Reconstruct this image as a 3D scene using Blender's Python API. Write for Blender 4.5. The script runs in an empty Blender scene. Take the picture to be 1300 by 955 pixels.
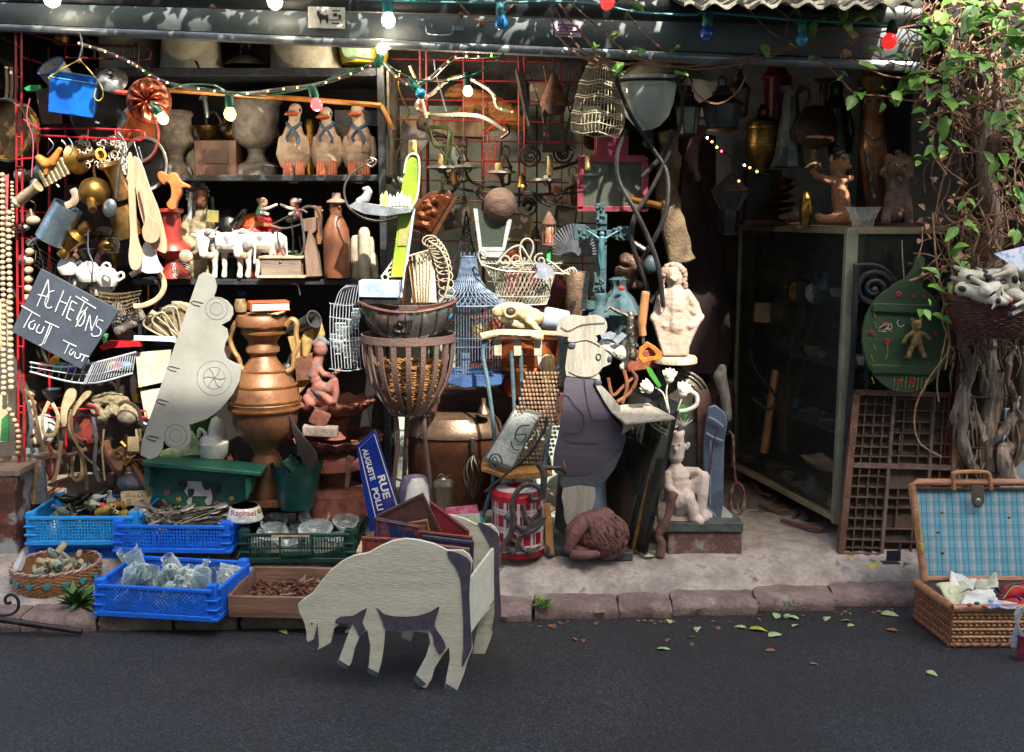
import bpy, math, random
from mathutils import Vector, Matrix, Euler, noise
R=math.radians; PI=math.pi
random.seed(7)
scn=bpy.context.scene
COL=scn.collection
F=1350.0; CAM=Vector((0,-4.6,1.6)); PITCH=math.atan(207/1350)
FW=Vector((0,math.cos(PITCH),-math.sin(PITCH))); UP=Vector((0,math.sin(PITCH),math.cos(PITCH)))
def ray(x,y): return Vector(((x-650)/F,0,0))+UP*((477.5-y)/F)+FW
def W(x,y,Y):
 d=ray(x,y); return CAM+d*((Y-CAM.y)/d.y)
def S(y,Y): return ((Y-CAM.y)/ray(650,y).y)/F
def G(x,y,z):
 d=ray(x,y); return CAM+d*((z-CAM.z)/d.z)
def rnd(a,b): return random.uniform(a,b)
def crom(P,n=6,closed=False):
 P=[Vector(p) for p in P]; N=len(P)
 if N<3: return P
 out=[]; rng=range(N if closed else N-1)
 for i in rng:
  if closed: a,b,c,d=P[(i-1)%N],P[i],P[(i+1)%N],P[(i+2)%N]
  else: a,b,c,d=P[max(i-1,0)],P[i],P[i+1],P[min(i+2,N-1)]
  for k in range(n):
   t=k/n
   out.append(0.5*((2*b)+(c-a)*t+(2*a-5*b+4*c-d)*t*t+(3*b-a-3*c+d)*t**3))
 if not closed: out.append(P[-1])
 return out
class M:
 def __init__(s): s.v=[]; s.f=[]; s.mi=[]; s.cur=0
 def add(s,vs,fs):
  o=len(s.v); s.v+= [Vector(v) for v in vs]
  for f in fs: s.f.append([i+o for i in f]); s.mi.append(s.cur)
  return s
 def box(s,c,size,rot=None):
  a,b,d=[k/2 for k in size]; c=Vector(c)
  vs=[Vector((x,y,z)) for x in(-a,a) for y in(-b,b) for z in(-d,d)]
  if rot is not None: vs=[rot@v for v in vs]
  return s.add([v+c for v in vs],[(0,1,3,2),(4,6,7,5),(0,4,5,1),(2,3,7,6),(0,2,6,4),(1,5,7,3)])
 def bx(s,x0,y0,x1,y1,Y,d,rot=0):
  k=S((y0+y1)/2,Y); c=W((x0+x1)/2,(y0+y1)/2,Y)+Vector((0,d/2,0))
  return s.box(c,(abs(x1-x0)*k,d,abs(W(650,y0,Y).z-W(650,y1,Y).z)),Matrix.Rotation(R(rot),3,'Y') if rot else None)
 def lat(s,o,ax,prof,seg=20,flute=None,sx=1,sy=1,arc=1.0):
  o=Vector(o); ax=Vector(ax).normalized()
  t=Vector((1,0,0)) if abs(ax.x)<.9 else Vector((0,1,0))
  u=(t-ax*t.dot(ax)).normalized(); w=ax.cross(u)
  vs=[];fs=[];n=len(prof)
  for (r,h) in prof:
   for k in range(seg):
    a=2*PI*arc*k/seg; rr=r*(1+(flute[1]*math.cos(flute[0]*a) if flute else 0))
    vs.append(o+ax*h+u*(rr*math.cos(a)*sx)+w*(rr*math.sin(a)*sy))
  for i in range(n-1):
   for k in range(seg if arc==1 else seg-1):
    a=i*seg+k;b=i*seg+(k+1)%seg
    fs.append((a,b,b+seg,a+seg))
  ring=abs(prof[0][1]-prof[-1][1])<.35*max(prof[0][0],prof[-1][0]) and min(prof[0][0],prof[-1][0])>1e-5
  if ring: fs+=[((n-1)*seg+k,(n-1)*seg+(k+1)%seg,(k+1)%seg,k) for k in range(seg)]
  elif arc==1:
   if prof[0][0]>1e-5: fs.append(tuple(range(seg-1,-1,-1)))
   if prof[-1][0]>1e-5: fs.append(tuple((n-1)*seg+k for k in range(seg)))
  return s.add(vs,fs)
 def lp(s,cx,Y,prof,seg=20,flute=None,sy=1):
  """vertical lathe; profile given as (half width, photo y) at depth Y"""
  b=W(cx,prof[-1][1],Y)
  pr=[(r*S(y,Y),W(cx,y,Y).z-b.z) for r,y in prof]
  if pr[0][1]>pr[-1][1]: pr=pr[::-1]
  base=Vector((W(cx,sum(p[1] for p in prof)/len(prof),Y).x,Y,b.z))
  return s.lat(base,(0,0,1),pr,seg,flute,1,sy)
 def tube(s,P,r,seg=6,closed=False,sm=0,flat=None):
  if sm: 
   P=crom(P,sm,closed)
  P=[Vector(p) for p in P]; n=len(P); vs=[];fs=[]
  rs=r if isinstance(r,(list,tuple)) else [r]*n
  if len(rs)!=n: rs=[rs[0]+(rs[-1]-rs[0])*i/(n-1) if len(rs)==2 else rs[min(int(i/(n-1)*(len(rs)-1)),len(rs)-1)] for i in range(n)]
  up=None
  for i,p in enumerate(P):
   t=(P[(i+1)%n]-P[i-1]) if closed else (P[min(i+1,n-1)]-P[max(i-1,0)])
   if t.length<1e-9: t=Vector((0,0,1))
   t.normalize()
   if up is None: up=t.orthogonal().normalized()
   up=(up-t*up.dot(t))
   if up.length<1e-6: up=t.orthogonal()
   up.normalize(); w=t.cross(up)
   for k in range(seg):
    a=2*PI*k/seg
    q=up*math.cos(a)+w*math.sin(a)
    if flat: q=Vector((q.x*flat[0],q.y*flat[1],q.z*flat[2]))
    vs.append(p+q*rs[i])
  for i in range(n if closed else n-1):
   for k in range(seg):
    a=i*seg+k;b=i*seg+(k+1)%seg;j=((i+1)%n)*seg
    fs.append((a,b,j+(k+1)%seg,j+k))
  if not closed: fs.append(tuple(range(seg-1,-1,-1))); fs.append(tuple((n-1)*seg+k for k in range(seg)))
  return s.add(vs,fs)
 def tp(s,P,Y,r,seg=6,closed=False,sm=5,flat=None):
  """tube through photo points (x,y[,extra depth in m]); r in photo px"""
  Q=[W(p[0],p[1],Y+(p[2] if len(p)>2 else 0)) for p in P]
  k=S(P[0][1],Y)
  rr=[x*k for x in r] if isinstance(r,(list,tuple)) else r*k
  return s.tube(Q,rr,seg,closed,sm if len(P)>2 else 0,flat)
 def prism(s,out,Y,d,lean=0,sm=0,y0=None,yaw=0):
  """outline in photo px, front face at depth Y (leaning back: Y grows with height by lean; yaw: with x)"""
  if sm: out=[(p.x,p.y) for p in crom([(a,b,0) for a,b in out],sm,True)]
  yb=y0 if y0 is not None else max(p[1] for p in out); xb=min(p[0] for p in out)
  A=[]
  for x,y in out:
   dY=(lean*(yb-y)+yaw*(x-xb))*S(y,Y)
   A.append(W(x,y,Y+dY))
  B=[p+Vector((0,d,0)) for p in A]; n=len(A)
  return s.add(A+B,[tuple(range(n)),tuple(range(2*n-1,n-1,-1))]+[(i,n+i,n+(i+1)%n,(i+1)%n) for i in range(n)])
 def ell(s,c,r,rot=None,seg=12,rings=8):
  vs=[];fs=[];c=Vector(c)
  if not isinstance(r,(tuple,list)): r=(r,r,r)
  for i in range(rings+1):
   th=PI*i/rings
   for k in range(seg):
    a=2*PI*k/seg; v=Vector((r[0]*math.sin(th)*math.cos(a),r[1]*math.sin(th)*math.sin(a),r[2]*math.cos(th)))
    if rot is not None: v=rot@v
    vs.append(c+v)
  for i in range(rings):
   for k in range(seg):
    a=i*seg+k;b=i*seg+(k+1)%seg; fs.append((a,a+seg,b+seg,b))
  return s.add(vs,fs)
 def ep(s,x,y,Y,rx,ry,rz=None,rot=0,seg=12,rings=8):
  k=S(y,Y)
  return s.ell(W(x,y,Y),(rx*k,(rz if rz else min(rx,ry))*k,ry*k),Matrix.Rotation(R(rot),3,'Y') if rot else None,seg,rings)
 def ch(s,P,Y):
  """chain of overlapping balls (x,y,r[,depth px]) for organic bodies; fuse afterwards"""
  for i in range(len(P)-1):
   a=P[i];b=P[i+1]
   a=tuple(a)+(0,)*(4-len(a)); b=tuple(b)+(0,)*(4-len(b))
   d=math.dist((a[0],a[1],a[3]),(b[0],b[1],b[3])); n=max(1,int(d/(0.45*min(a[2],b[2])+.2)))
   for j in range(n+1):
    t=j/n; q=[a[m]+(b[m]-a[m])*t for m in range(4)]
    k=S(q[1],Y); s.ell(W(q[0],q[1],Y)+Vector((0,q[3]*k,0)),q[2]*k,None,10,7)
  return s
 def fuse(s,vox=.004,sm=4,disp=0,dscale=60):
  me=bpy.data.meshes.new('tmp'); me.from_pydata([tuple(v) for v in s.v],[],s.f); me.update()
  o=bpy.data.objects.new('tmp',me); COL.objects.link(o)
  md=o.modifiers.new('r','REMESH'); md.mode='VOXEL'; md.voxel_size=vox
  if sm: m2=o.modifiers.new('s','SMOOTH'); m2.iterations=sm; m2.factor=.5
  dg=bpy.context.evaluated_depsgraph_get(); dg.update()
  e=o.evaluated_get(dg).to_mesh()
  vs=[v.co.copy() for v in e.vertices]; fs=[list(p.vertices) for p in e.polygons]
  ns=[v.normal.copy() for v in e.vertices]
  if disp:
   vs=[v+n*disp*noise.noise(v*dscale) for v,n in zip(vs,ns)]
  o.evaluated_get(dg).to_mesh_clear()
  bpy.data.objects.remove(o); bpy.data.meshes.remove(me)
  s.v=vs; s.f=fs; s.mi=[s.cur]*len(fs); return s
 def xf(s,mat,start=0):
  for i in range(start,len(s.v)): s.v[i]=mat@s.v[i]
  return s
 def wob(s,amp,sc,start=0):
  for i in range(start,len(s.v)):
   v=s.v[i]; s.v[i]=v+noise.noise_vector(v*sc)*amp
  return s
def circ(cx,cy,r,n=24,ry=None,a0=0,a1=360):
 ry=ry or r
 m=n if a1-a0>=360 else n+1
 return [(cx+r*math.cos(R(a0+(a1-a0)*i/n)),cy+ry*math.sin(R(a0+(a1-a0)*i/n))) for i in range(m)]
def spiral(cx,cy,r0,r1,a0,turns,n=20,dirn=1):
 return [(cx+(r0+(r1-r0)*i/n)*math.cos(R(a0+dirn*360*turns*i/n)),cy+(r0+(r1-r0)*i/n)*math.sin(R(a0+dirn*360*turns*i/n))) for i in range(n+1)]
ORG={}
def tag(o,label=None,cat=None,group=None,kind=None):
 if label: o['label']=label
 if cat: o['category']=cat
 if group: o['group']=group
 if kind: o['kind']=kind
 return o
def thing(name,label,cat,loc,group=None):
 o=bpy.data.objects.new(name,None); COL.objects.link(o); o.empty_display_size=.05
 o.location=loc; ORG[o.name]=Vector(loc); return tag(o,label,cat,group)
def obj(name,m,mat,parent=None,smooth=True,ang=40,bev=0,label=None,org=None):
 if parent is not None: L=ORG[parent.name]
 elif org is not None: L=Vector(org)
 else:
  xs=[v.x for v in m.v]; ys=[v.y for v in m.v]; L=Vector(((min(xs)+max(xs))/2,(min(ys)+max(ys))/2,min(v.z for v in m.v)))
 me=bpy.data.meshes.new(name); me.from_pydata([tuple(v-L) for v in m.v],[],m.f)
 mats=mat if isinstance(mat,(list,tuple)) else [mat]
 for q in mats: me.materials.append(q)
 if len(mats)>1: me.polygons.foreach_set('material_index',m.mi)
 me.update()
 if smooth:
  me.polygons.foreach_set('use_smooth',[True]*len(me.polygons))
  try: me.set_sharp_from_angle(angle=R(ang))
  except Exception: pass
 o=bpy.data.objects.new(name,me); COL.objects.link(o)
 ORG[o.name]=L
 if parent is not None: o.parent=parent
 else: o.location=L
 if bev:
  b=o.modifiers.new('bev','BEVEL'); b.width=bev; b.segments=2; b.limit_method='ANGLE'; b.angle_limit=R(40)
 if label: o['label']=label
 return o
def one(name,m,mat,label,cat,group=None,kind=None,**k):
 return tag(obj(name,m,mat,None,**k),label,cat,group,kind)
def struct(name,m,mat,**k): return tag(obj(name,m,mat,None,**k),kind='structure')
def clone(root,loc,rot=(0,0,0),label=None,scale=1,group=None,mat=None):
 def cp(o,par):
  c=o.copy(); COL.objects.link(c); c.parent=par
  for ch in list(o.children): cp(ch,c)
  return c
 c=cp(root,None); c.location=loc; c.rotation_euler=rot
 c.scale=(scale,)*3 if not isinstance(scale,(tuple,list)) else scale
 if label: c['label']=label
 if group: c['group']=group
 if mat is not None and c.data:
  c.data=c.data.copy(); c.data.materials[0]=mat
 return c
def text(name,body,size,mat,parent,mtx,depth=.0015,bold=0,sx=1):
 cu=bpy.data.curves.new('t','FONT'); cu.body=body; cu.size=size; cu.extrude=depth; cu.align_x='CENTER'; cu.align_y='CENTER'; cu.offset=bold
 o=bpy.data.objects.new('t',cu); COL.objects.link(o)
 dg=bpy.context.evaluated_depsgraph_get(); dg.update()
 e=o.evaluated_get(dg).to_mesh(); m=M()
 m.add([mtx@Vector((v.co.x*sx,v.co.y,v.co.z)) for v in e.vertices],[list(p.vertices) for p in e.polygons])
 o.evaluated_get(dg).to_mesh_clear(); bpy.data.objects.remove(o)
 return obj(name,m,mat,parent,smooth=False)
def lin(h):
 if isinstance(h,str):
  c=[int(h[i:i+2],16)/255 for i in (0,2,4)]
  return tuple((x/12.92 if x<=.04045 else ((x+.055)/1.055)**2.4) for x in c)+(1,)
 return tuple(h)+(1,)
MC={}
def mt(c1,c2=None,rough=.55,metal=0,scale=18,bump=.15,thr=(.42,.62),kind='noise',bs=None,em=None,c3=None,coat=0,fine=.12):
 key=str((c1,c2,rough,metal,scale,bump,thr,kind,bs,em,c3,coat,fine))
 if key in MC: return MC[key]
 m=bpy.data.materials.new('m_'+str(len(MC))); m.use_nodes=True; nt=m.node_tree; N=nt.nodes; L=nt.links
 p=N['Principled BSDF']; p.inputs['Roughness'].default_value=rough; p.inputs['Metallic'].default_value=metal
 if coat: p.inputs['Coat Weight'].default_value=coat; p.inputs['Coat Roughness'].default_value=.15
 tc=N.new('ShaderNodeTexCoord'); mp=N.new('ShaderNodeMapping'); L.new(tc.outputs['Object'],mp.inputs['Vector'])
 oi=N.new('ShaderNodeObjectInfo'); L.new(oi.outputs['Random'],mp.inputs['Location'])
 if kind=='wood': mp.inputs['Scale'].default_value=(1,1,.12)
 if kind=='woodx': mp.inputs['Scale'].default_value=(.12,1,1)
 n1=N.new('ShaderNodeTexNoise'); n1.inputs['Scale'].default_value=scale; n1.inputs['Detail'].default_value=7; n1.inputs['Roughness'].default_value=.62; L.new(mp.outputs[0],n1.inputs['Vector'])
 r=N.new('ShaderNodeValToRGB'); r.color_ramp.elements[0].position=thr[0]; r.color_ramp.elements[1].position=thr[1]
 a=lin(c1); b=lin(c2) if c2 else tuple(x*.72 for x in a[:3])+(1,)
 r.color_ramp.elements[0].color=a; r.color_ramp.elements[1].color=b
 if c3:
  e=r.color_ramp.elements.new(min(.95,thr[1]+.08)); e.color=lin(c3)
 L.new(n1.outputs['Fac'],r.inputs['Fac'])
 n2=N.new('ShaderNodeTexNoise'); n2.inputs['Scale'].default_value=scale*7; n2.inputs['Detail'].default_value=4; L.new(mp.outputs[0],n2.inputs['Vector'])
 mr=N.new('ShaderNodeMapRange'); mr.inputs['To Min'].default_value=1-fine*2; mr.inputs['To Max'].default_value=1+fine*1.4; L.new(n2.outputs['Fac'],mr.inputs['Value'])
 mx=N.new('ShaderNodeMix'); mx.data_type='RGBA'; mx.blend_type='MULTIPLY'; mx.inputs[0].default_value=1
 L.new(r.outputs['Color'],mx.inputs[6]); L.new(mr.outputs[0],mx.inputs[7]); L.new(mx.outputs[2],p.inputs['Base Color'])
 rr=N.new('ShaderNodeMapRange'); rr.inputs['To Min'].default_value=max(.03,rough-.13); rr.inputs['To Max'].default_value=min(1,rough+.16); L.new(n1.outputs['Fac'],rr.inputs['Value']); L.new(rr.outputs[0],p.inputs['Roughness'])
 if bump:
  bn=N.new('ShaderNodeBump'); bn.inputs['Strength'].default_value=bump; bn.inputs['Distance'].default_value=.01
  if bs:
   n3=N.new('ShaderNodeTexNoise'); n3.inputs['Scale'].default_value=bs; n3.inputs['Detail'].default_value=5; L.new(mp.outputs[0],n3.inputs['Vector']); L.new(n3.outputs['Fac'],bn.inputs['Height'])
  else: L.new(n2.outputs['Fac'],bn.inputs['Height'])
  L.new(bn.outputs[0],p.inputs['Normal'])
 if em: p.inputs['Emission Color'].default_value=lin(em[0]); p.inputs['Emission Strength'].default_value=em[1]
 MC[key]=m; return m
def glass(col='ffffff',rough=.05,ior=1.45,thin=False,alpha=None):
 if alpha is None: alpha=.11 if lin(col)[1]>.4 else .03
 key='g'+str((col,rough,ior,thin,alpha))
 if key in MC: return MC[key]
 m=bpy.data.materials.new('glass_'+str(len(MC))); m.use_nodes=True; nt=m.node_tree; N=nt.nodes; L=nt.links
 p=N['Principled BSDF']; p.inputs['Base Color'].default_value=lin(col); p.inputs['Roughness'].default_value=rough
 if alpha is None:
  p.inputs['Transmission Weight'].default_value=1; p.inputs['IOR'].default_value=ior
 else:
  fr=N.new('ShaderNodeFresnel'); ge=N.new('ShaderNodeNewGeometry'); mi=N.new('ShaderNodeMapRange'); mi.inputs['To Min'].default_value=1.5; mi.inputs['To Max'].default_value=.6667; L.new(ge.outputs['Backfacing'],mi.inputs['Value']); L.new(mi.outputs[0],fr.inputs['IOR'])
  tr=N.new('ShaderNodeBsdfTransparent'); tr.inputs[0].default_value=lin(col)
  gl=N.new('ShaderNodeBsdfGlossy'); gl.inputs['Roughness'].default_value=rough
  df=N.new('ShaderNodeBsdfDiffuse'); df.inputs[0].default_value=tuple(min(.95,x*1.05+.03) for x in lin(col)[:3])+(1,)
  m1=N.new('ShaderNodeMixShader'); L.new(fr.outputs[0],m1.inputs[0]); L.new(tr.outputs[0],m1.inputs[1]); L.new(gl.outputs[0],m1.inputs[2])
  m2=N.new('ShaderNodeMixShader'); lw=N.new('ShaderNodeLayerWeight'); lw.inputs[0].default_value=.35; mr=N.new('ShaderNodeMapRange'); mr.inputs['From Min'].default_value=.15; mr.inputs['To Min'].default_value=alpha; mr.inputs['To Max'].default_value=min(.6,alpha*7) if alpha>.08 else alpha*1.3; L.new(lw.outputs['Facing'],mr.inputs['Value']); L.new(mr.outputs[0],m2.inputs[0]); L.new(m1.outputs[0],m2.inputs[1]); L.new(df.outputs[0],m2.inputs[2])  # dusty pale film, stronger at grazing edges, also stands in for sky reflections
  L.new(m2.outputs[0],N['Material Output'].inputs[0])
 MC[key]=m; return m
RED=mt('b01822','7a1016',.4,bump=.05); DRED=mt('5a1014','34080a',.5,bump=.05)
BLK=mt('101012','1d1c1c',.45,bump=.1); IRON=mt('17171a','2a2624',.5,.3,bump=.2); RUST=mt('55403a','7a4c34',.8,.1,40,.4,c3='3d2c26')
BRASS=mt('8a6a34','6b4c22',.35,.9,25,.1); DBRASS=mt('5d4420','33230f',.4,.85,25,.15); COPPER=mt('9a5334','6e3720',.35,.85,14,.08); TIN=mt('8a9298','6d757c',.35,.9,20,.1); PEWTER=mt('7c7a74','54524d',.4,.85,20,.15)
CREAM=mt('c9bfa6','a89a7e',.6); WHITE=mt('d4d4ce','b4b2a8',.35,bump=.03,scale=9); BONE=mt('c2b08c','8f7a58',.6,scale=30)
WOODL=mt('a9835e','86623f',.6,0,26,.2,kind='wood'); WOODM=mt('7a4f30','55331d',.55,0,22,.2,kind='wood'); WOODD=mt('3a241a','22140e',.6,0,22,.2,kind='wood'); WOODP=mt('b99f80','94795a',.65,0,26,.15,kind='wood')
TERRA=mt('7a4638','5a3027',.8,0,20,.3); STONE=mt('6e665e','4c4640',.85,0,26,.4); STW=mt('b8a690','8e7560',.7,0,30,.3)
GREEN=mt('14483a','0d3228',.45,bump=.1); BLUEC=mt('0a66da','0854bc',.42,scale=22,bump=.1,fine=.12,c3='4a8ad0',thr=(.35,.72)); BLUEL=mt('2090d8','187cc0',.42,scale=22,bump=.1,fine=.12,c3='70b0d8',thr=(.35,.72))
KERB=-0.56; PAVZ=.12
def lerpt(T,x):
 if x<=T[0][0]: return T[0][1]
 for (a,p),(b_,q) in zip(T,T[1:]):
  if x<=b_: return p+(q-p)*(x-a)/(b_-a)
 return T[-1][1]
def kx(x): return lerpt([(-2.4,-.715),(-1.9,-.70),(-.75,-.66),(0,-.59),(.75,-.54),(1.5,-.43),(2.3,-.36)],x)
def pz(x,Y):
 k=kx(x)+.1; s=lerpt([(-.3,-.36),(.1,k)],x)
 return .066 if Y<k else .066+.012*min(1,(Y-k)/.1)+.072*max(0,min(1,(Y-max(s,k))/(-.12-max(s,k)-.02)))
def GP(x,y):
 z=.1
 for i in range(8): p=G(x,y,z); z=pz(p.x,p.y)
 return p   # the kerb comes forward a little towards the left
m=M(); m.add([(-40,-30,0),(40,-30,0),(40,-.3,0),(-40,-.3,0)],[(0,1,2,3)])
def road_mat():
 m=bpy.data.materials.new('asphalt'); m.use_nodes=True; nt=m.node_tree;N=nt.nodes;L=nt.links;p=N['Principled BSDF']
 tc=N.new('ShaderNodeTexCoord')
 n=N.new('ShaderNodeTexNoise'); n.inputs['Scale'].default_value=2.2; n.inputs['Detail'].default_value=8; L.new(tc.outputs['Object'],n.inputs['Vector'])
 v=N.new('ShaderNodeTexVoronoi'); v.inputs['Scale'].default_value=210; L.new(tc.outputs['Object'],v.inputs['Vector'])
 r=N.new('ShaderNodeValToRGB'); r.color_ramp.elements[0].color=lin('040509'); r.color_ramp.elements[1].color=lin('080b11'); L.new(n.outputs['Fac'],r.inputs['Fac'])
 r2=N.new('ShaderNodeValToRGB'); r2.color_ramp.elements[0].position=.55; r2.color_ramp.elements[1].position=.98; r2.color_ramp.elements[0].color=(0,0,0,1); r2.color_ramp.elements[1].color=(.06,.062,.07,1)
 sp=N.new('ShaderNodeSeparateColor'); L.new(v.outputs['Color'],sp.inputs[0]); L.new(sp.outputs[0],r2.inputs['Fac'])
 a=N.new('ShaderNodeMix'); a.data_type='RGBA'; a.blend_type='ADD'; a.inputs[0].default_value=.5; L.new(r.outputs[0],a.inputs[6]); L.new(r2.outputs[0],a.inputs[7]); L.new(a.outputs[2],p.inputs['Base Color'])
 n5=N.new('ShaderNodeTexNoise'); n5.inputs['Scale'].default_value=.9; n5.inputs['Detail'].default_value=5; n5.inputs['Distortion'].default_value=1.2; L.new(tc.outputs['Object'],n5.inputs['Vector'])
 r5=N.new('ShaderNodeMapRange'); r5.inputs['From Min'].default_value=.35; r5.inputs['From Max'].default_value=.7; r5.inputs['To Min'].default_value=.6; r5.inputs['To Max'].default_value=1.5; L.new(n5.outputs['Fac'],r5.inputs['Value'])
 m5=N.new('ShaderNodeMix'); m5.data_type='RGBA'; m5.blend_type='MULTIPLY'; m5.inputs[0].default_value=1; L.new(a.outputs[2],m5.inputs[6]); L.new(r5.outputs[0],m5.inputs[7])
 v2=N.new('ShaderNodeTexVoronoi'); v2.inputs['Scale'].default_value=34; L.new(tc.outputs['Object'],v2.inputs['Vector']); l2=N.new('ShaderNodeMath'); l2.operation='LESS_THAN'; l2.inputs[1].default_value=.085; L.new(v2.outputs['Distance'],l2.inputs[0])
 m6=N.new('ShaderNodeMix'); m6.data_type='RGBA'; L.new(l2.outputs[0],m6.inputs[0]); L.new(m5.outputs[2],m6.inputs[6]); m6.inputs[7].default_value=lin('4a4a48'); L.new(m6.outputs[2],p.inputs['Base Color'])
 p.inputs['Roughness'].default_value=.75
 b=N.new('ShaderNodeBump'); b.inputs['Strength'].default_value=.9; b.inputs['Distance'].default_value=.004; L.new(v.outputs['Distance'],b.inputs['Height']); L.new(b.outputs[0],p.inputs['Normal'])
 return m
struct('road',m,road_mat(),smooth=False)
PAVM=mt('7c736c','a0968e',.85,0,8,.8,(.38,.6),bs=60,c3='5e544e',fine=.2)
KST=mt('604e4a','7b6a64',.85,0,9,.9,(.38,.6),bs=55,c3='857b74',fine=.22)
m=M(); x=-2.6
while x<2.6:
 w=rnd(.2,.42); d=rnd(.14,.16); st=len(m.v)
 nx=16; ny=6
 g=rnd(.003,.008)
 y0=kx(x+w/2)
 vs=[];fs=[]
 for j in range(ny+1):
  for i in range(nx+1):
   X=x+g+(w-2*g)*i/nx; Yv=y0+.02+(d-.02)*j/ny
   edge=(i in(0,nx)) or (j in (0,ny))
   vs.append(Vector((X,Yv,.064-(.006 if edge else 0)-.008*(j==0))))
 for j in range(ny):
  for i in range(nx): a=j*(nx+1)+i; fs.append((a,a+1,a+nx+2,a+nx+1))
 base=len(vs)
 for i in range(nx+1): vs.append(Vector((x+g+(w-2*g)*i/nx,y0,.03)))
 for i in range(nx+1): vs.append(Vector((x+g+(w-2*g)*i/nx,y0+.02,-.03)))
 for i in range(nx):
  fs.append((base+i,base+i+1,i+1,i)); fs.append((base+nx+1+i,base+nx+2+i,base+i+1,base+i))
 for (i,s2) in ((0,1),(nx,-1)):
  q=[base+nx+1+i,base+i]+[j*(nx+1)+i for j in range(ny+1)]; vs.append(Vector((vs[i].x,y0+d,-.03))); q.append(len(vs)-1)
  fs.append(tuple(q if s2<0 else q[::-1]))
 m.add(vs,fs); m.wob(.006,8,st); m.wob(.006,26,st); m.wob(.004,80,st)
 x+=w
m.cur=1
for i in range(26):
 X=-2.6+i*.2; m.box((X+.1,kx(X+.1)+.125,.004),(.21,.16,.06))
struct('kerb',m,[KST,mt('3a3431','26221f',.95,0,20,.8)],ang=70)
m=M(); NX=220; NY=26
vs=[];fs=[]
for j in range(NY+1):
 for i in range(NX+1):
  X=-2.7+5.4*i/NX; y0=kx(X)+.125+.012*noise.noise(Vector((X*7,0,0))); Yv=y0+(.5-y0)*j/NY
  h=.006*noise.noise(Vector((X*3,Yv*5,0)))+.007*noise.noise(Vector((X*14,Yv*14,3)))+.003*noise.noise(Vector((X*50,Yv*50,3)))
  c=abs(noise.noise(Vector((X*1.3,Yv*7+4+.3*noise.noise(Vector((X*9,0,5))),1)))); h-= .014*max(0,1-c/.03)
  vs.append((X,Yv,pz(X,Yv)+h-(.035 if j==0 else .006 if j==1 else 0)))
for j in range(NY):
 for i in range(NX): a=j*(NX+1)+i; fs.append((a,a+1,a+NX+2,a+NX+1))
m.add(vs,fs); struct('pavement',m,PAVM,ang=80)
m=M(); m.box((0,1.25,.075),(5.4,1.6,.15)); m.wob(.004,5); struct('floor',m,mt('54463f','6f625a',.8,0,7,.5,bs=40),smooth=False)
shop=thing('shop_building','open junk shop front with a raised grey metal roller shutter and dark interior','shop',(0,.2,0))
DARKW=mt('5a5048','3c342e',.9,0,5,.3)
m=M(); m.box((0,2.05,1.5),(5.6,.1,3.4)); obj('back_wall',m,DARKW,shop)
m=M(); m.box((-2.6,1.0,1.4),(.12,2.1,3.0)); obj('side_wall',m,mt('6b675f','4b4741',.9,0,5,.3),shop)
m=M(); m.box((2.62,.95,1.4),(.12,2.0,3.0)); obj('side_wall',m,mt('a2a29e','7c7c78',.8,0,5,.3),shop)
m=M(); m.box((0,1.1,2.75),(5.6,2.2,.1)); 
for i in range(9): m.box((-2.3+i*.58,1.1,2.66),(.07,2.1,.1))
obj('ceiling',m,WOODD,shop)
m=M(); m.box((0,.02,2.95),(5.6,.3,.6)); m.box((2.24,.05,2.45),(.85,.06,1.0)); m.box((0,.07,2.56),(5.5,.04,.36)); obj('lintel_and_sun_block',m,mt('2c2c2c','1b1b1b',.8),shop)  # lower boxes added behind vine and shutter to block stray sun
SY=-.07
def strip(m,yl,yr,yl2,yr2,Y,d,x0=-12,x1=1168,n=24,curve=0):
 vs=[];fs=[]
 K=6
 for i in range(n+1):
  t=i/n; x=x0+(x1-x0)*t
  top=W(x,yl+(yr-yl)*t,Y); bot=W(x,yl2+(yr2-yl2)*t,Y)
  for k in range(K+1):
   s=k/K; p=top.lerp(bot,s); p.y=Y-curve*math.sin(PI*s); vs.append(p)
 for i in range(n):
  for k in range(K): a=i*(K+1)+k; fs.append((a,a+1,a+K+2,a+K+1))
 o=len(vs); vs+= [v+Vector((0,d+ (Y-v.y),0)) for v in vs[:]]
 fs+=[tuple(o+q for q in f[::-1]) for f in fs[:]]
 for i in range(n):
  a=i*(K+1); fs.append((a,a+K+1,o+a+K+1,o+a)); b=a+K; fs.append((b,o+b,o+b+K+1,b+K+1))
 m.add(vs,fs)
SHM=mt('4a5355','5c6466',.55,.15,5,.1,(.35,.7),c3='2a3032')
sh=M(); strip(sh,3,37,29,77,SY,.03,curve=.012); shut=obj('shutter_slat',sh,SHM,shop,ang=50)
sh=M(); strip(sh,-26,8,1,35,SY+.03,.03,curve=.015); obj('shutter_slat',sh,mt('2a2d2e','35393a',.45,.3,5,.1),shop,ang=50)
sh=M(); strip(sh,30,79,38,91,SY-.012,.05,curve=.006); obj('shutter_rail',sh,mt('8d9499','6b7074',.32,.6,9,.1),shop,ang=50)
m=M(); m.tp([(541,34),(543,43),(552,45),(566,45),(574,43),(577,34)],SY-.035,1.5,8); m.bx(531,29,547,35,SY-.035,.012); m.bx(573,33,589,39,SY-.035,.012)
obj('handle',m,TIN,shop)
m=M(); m.bx(391,9,438,36,SY-.032,.002,1.5); st=obj('sticker',m,mt('c8c8c0','a9a9a0',.6,0,14),shop,smooth=False)
m=M(); m.cur=0
m.prism([(402,15),(405,13),(406,17),(413,20),(416,18),(417,26),(415,31),(413,25),(408,25),(407,31),(405,24),(403,20)],SY-.035,.002)
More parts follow.
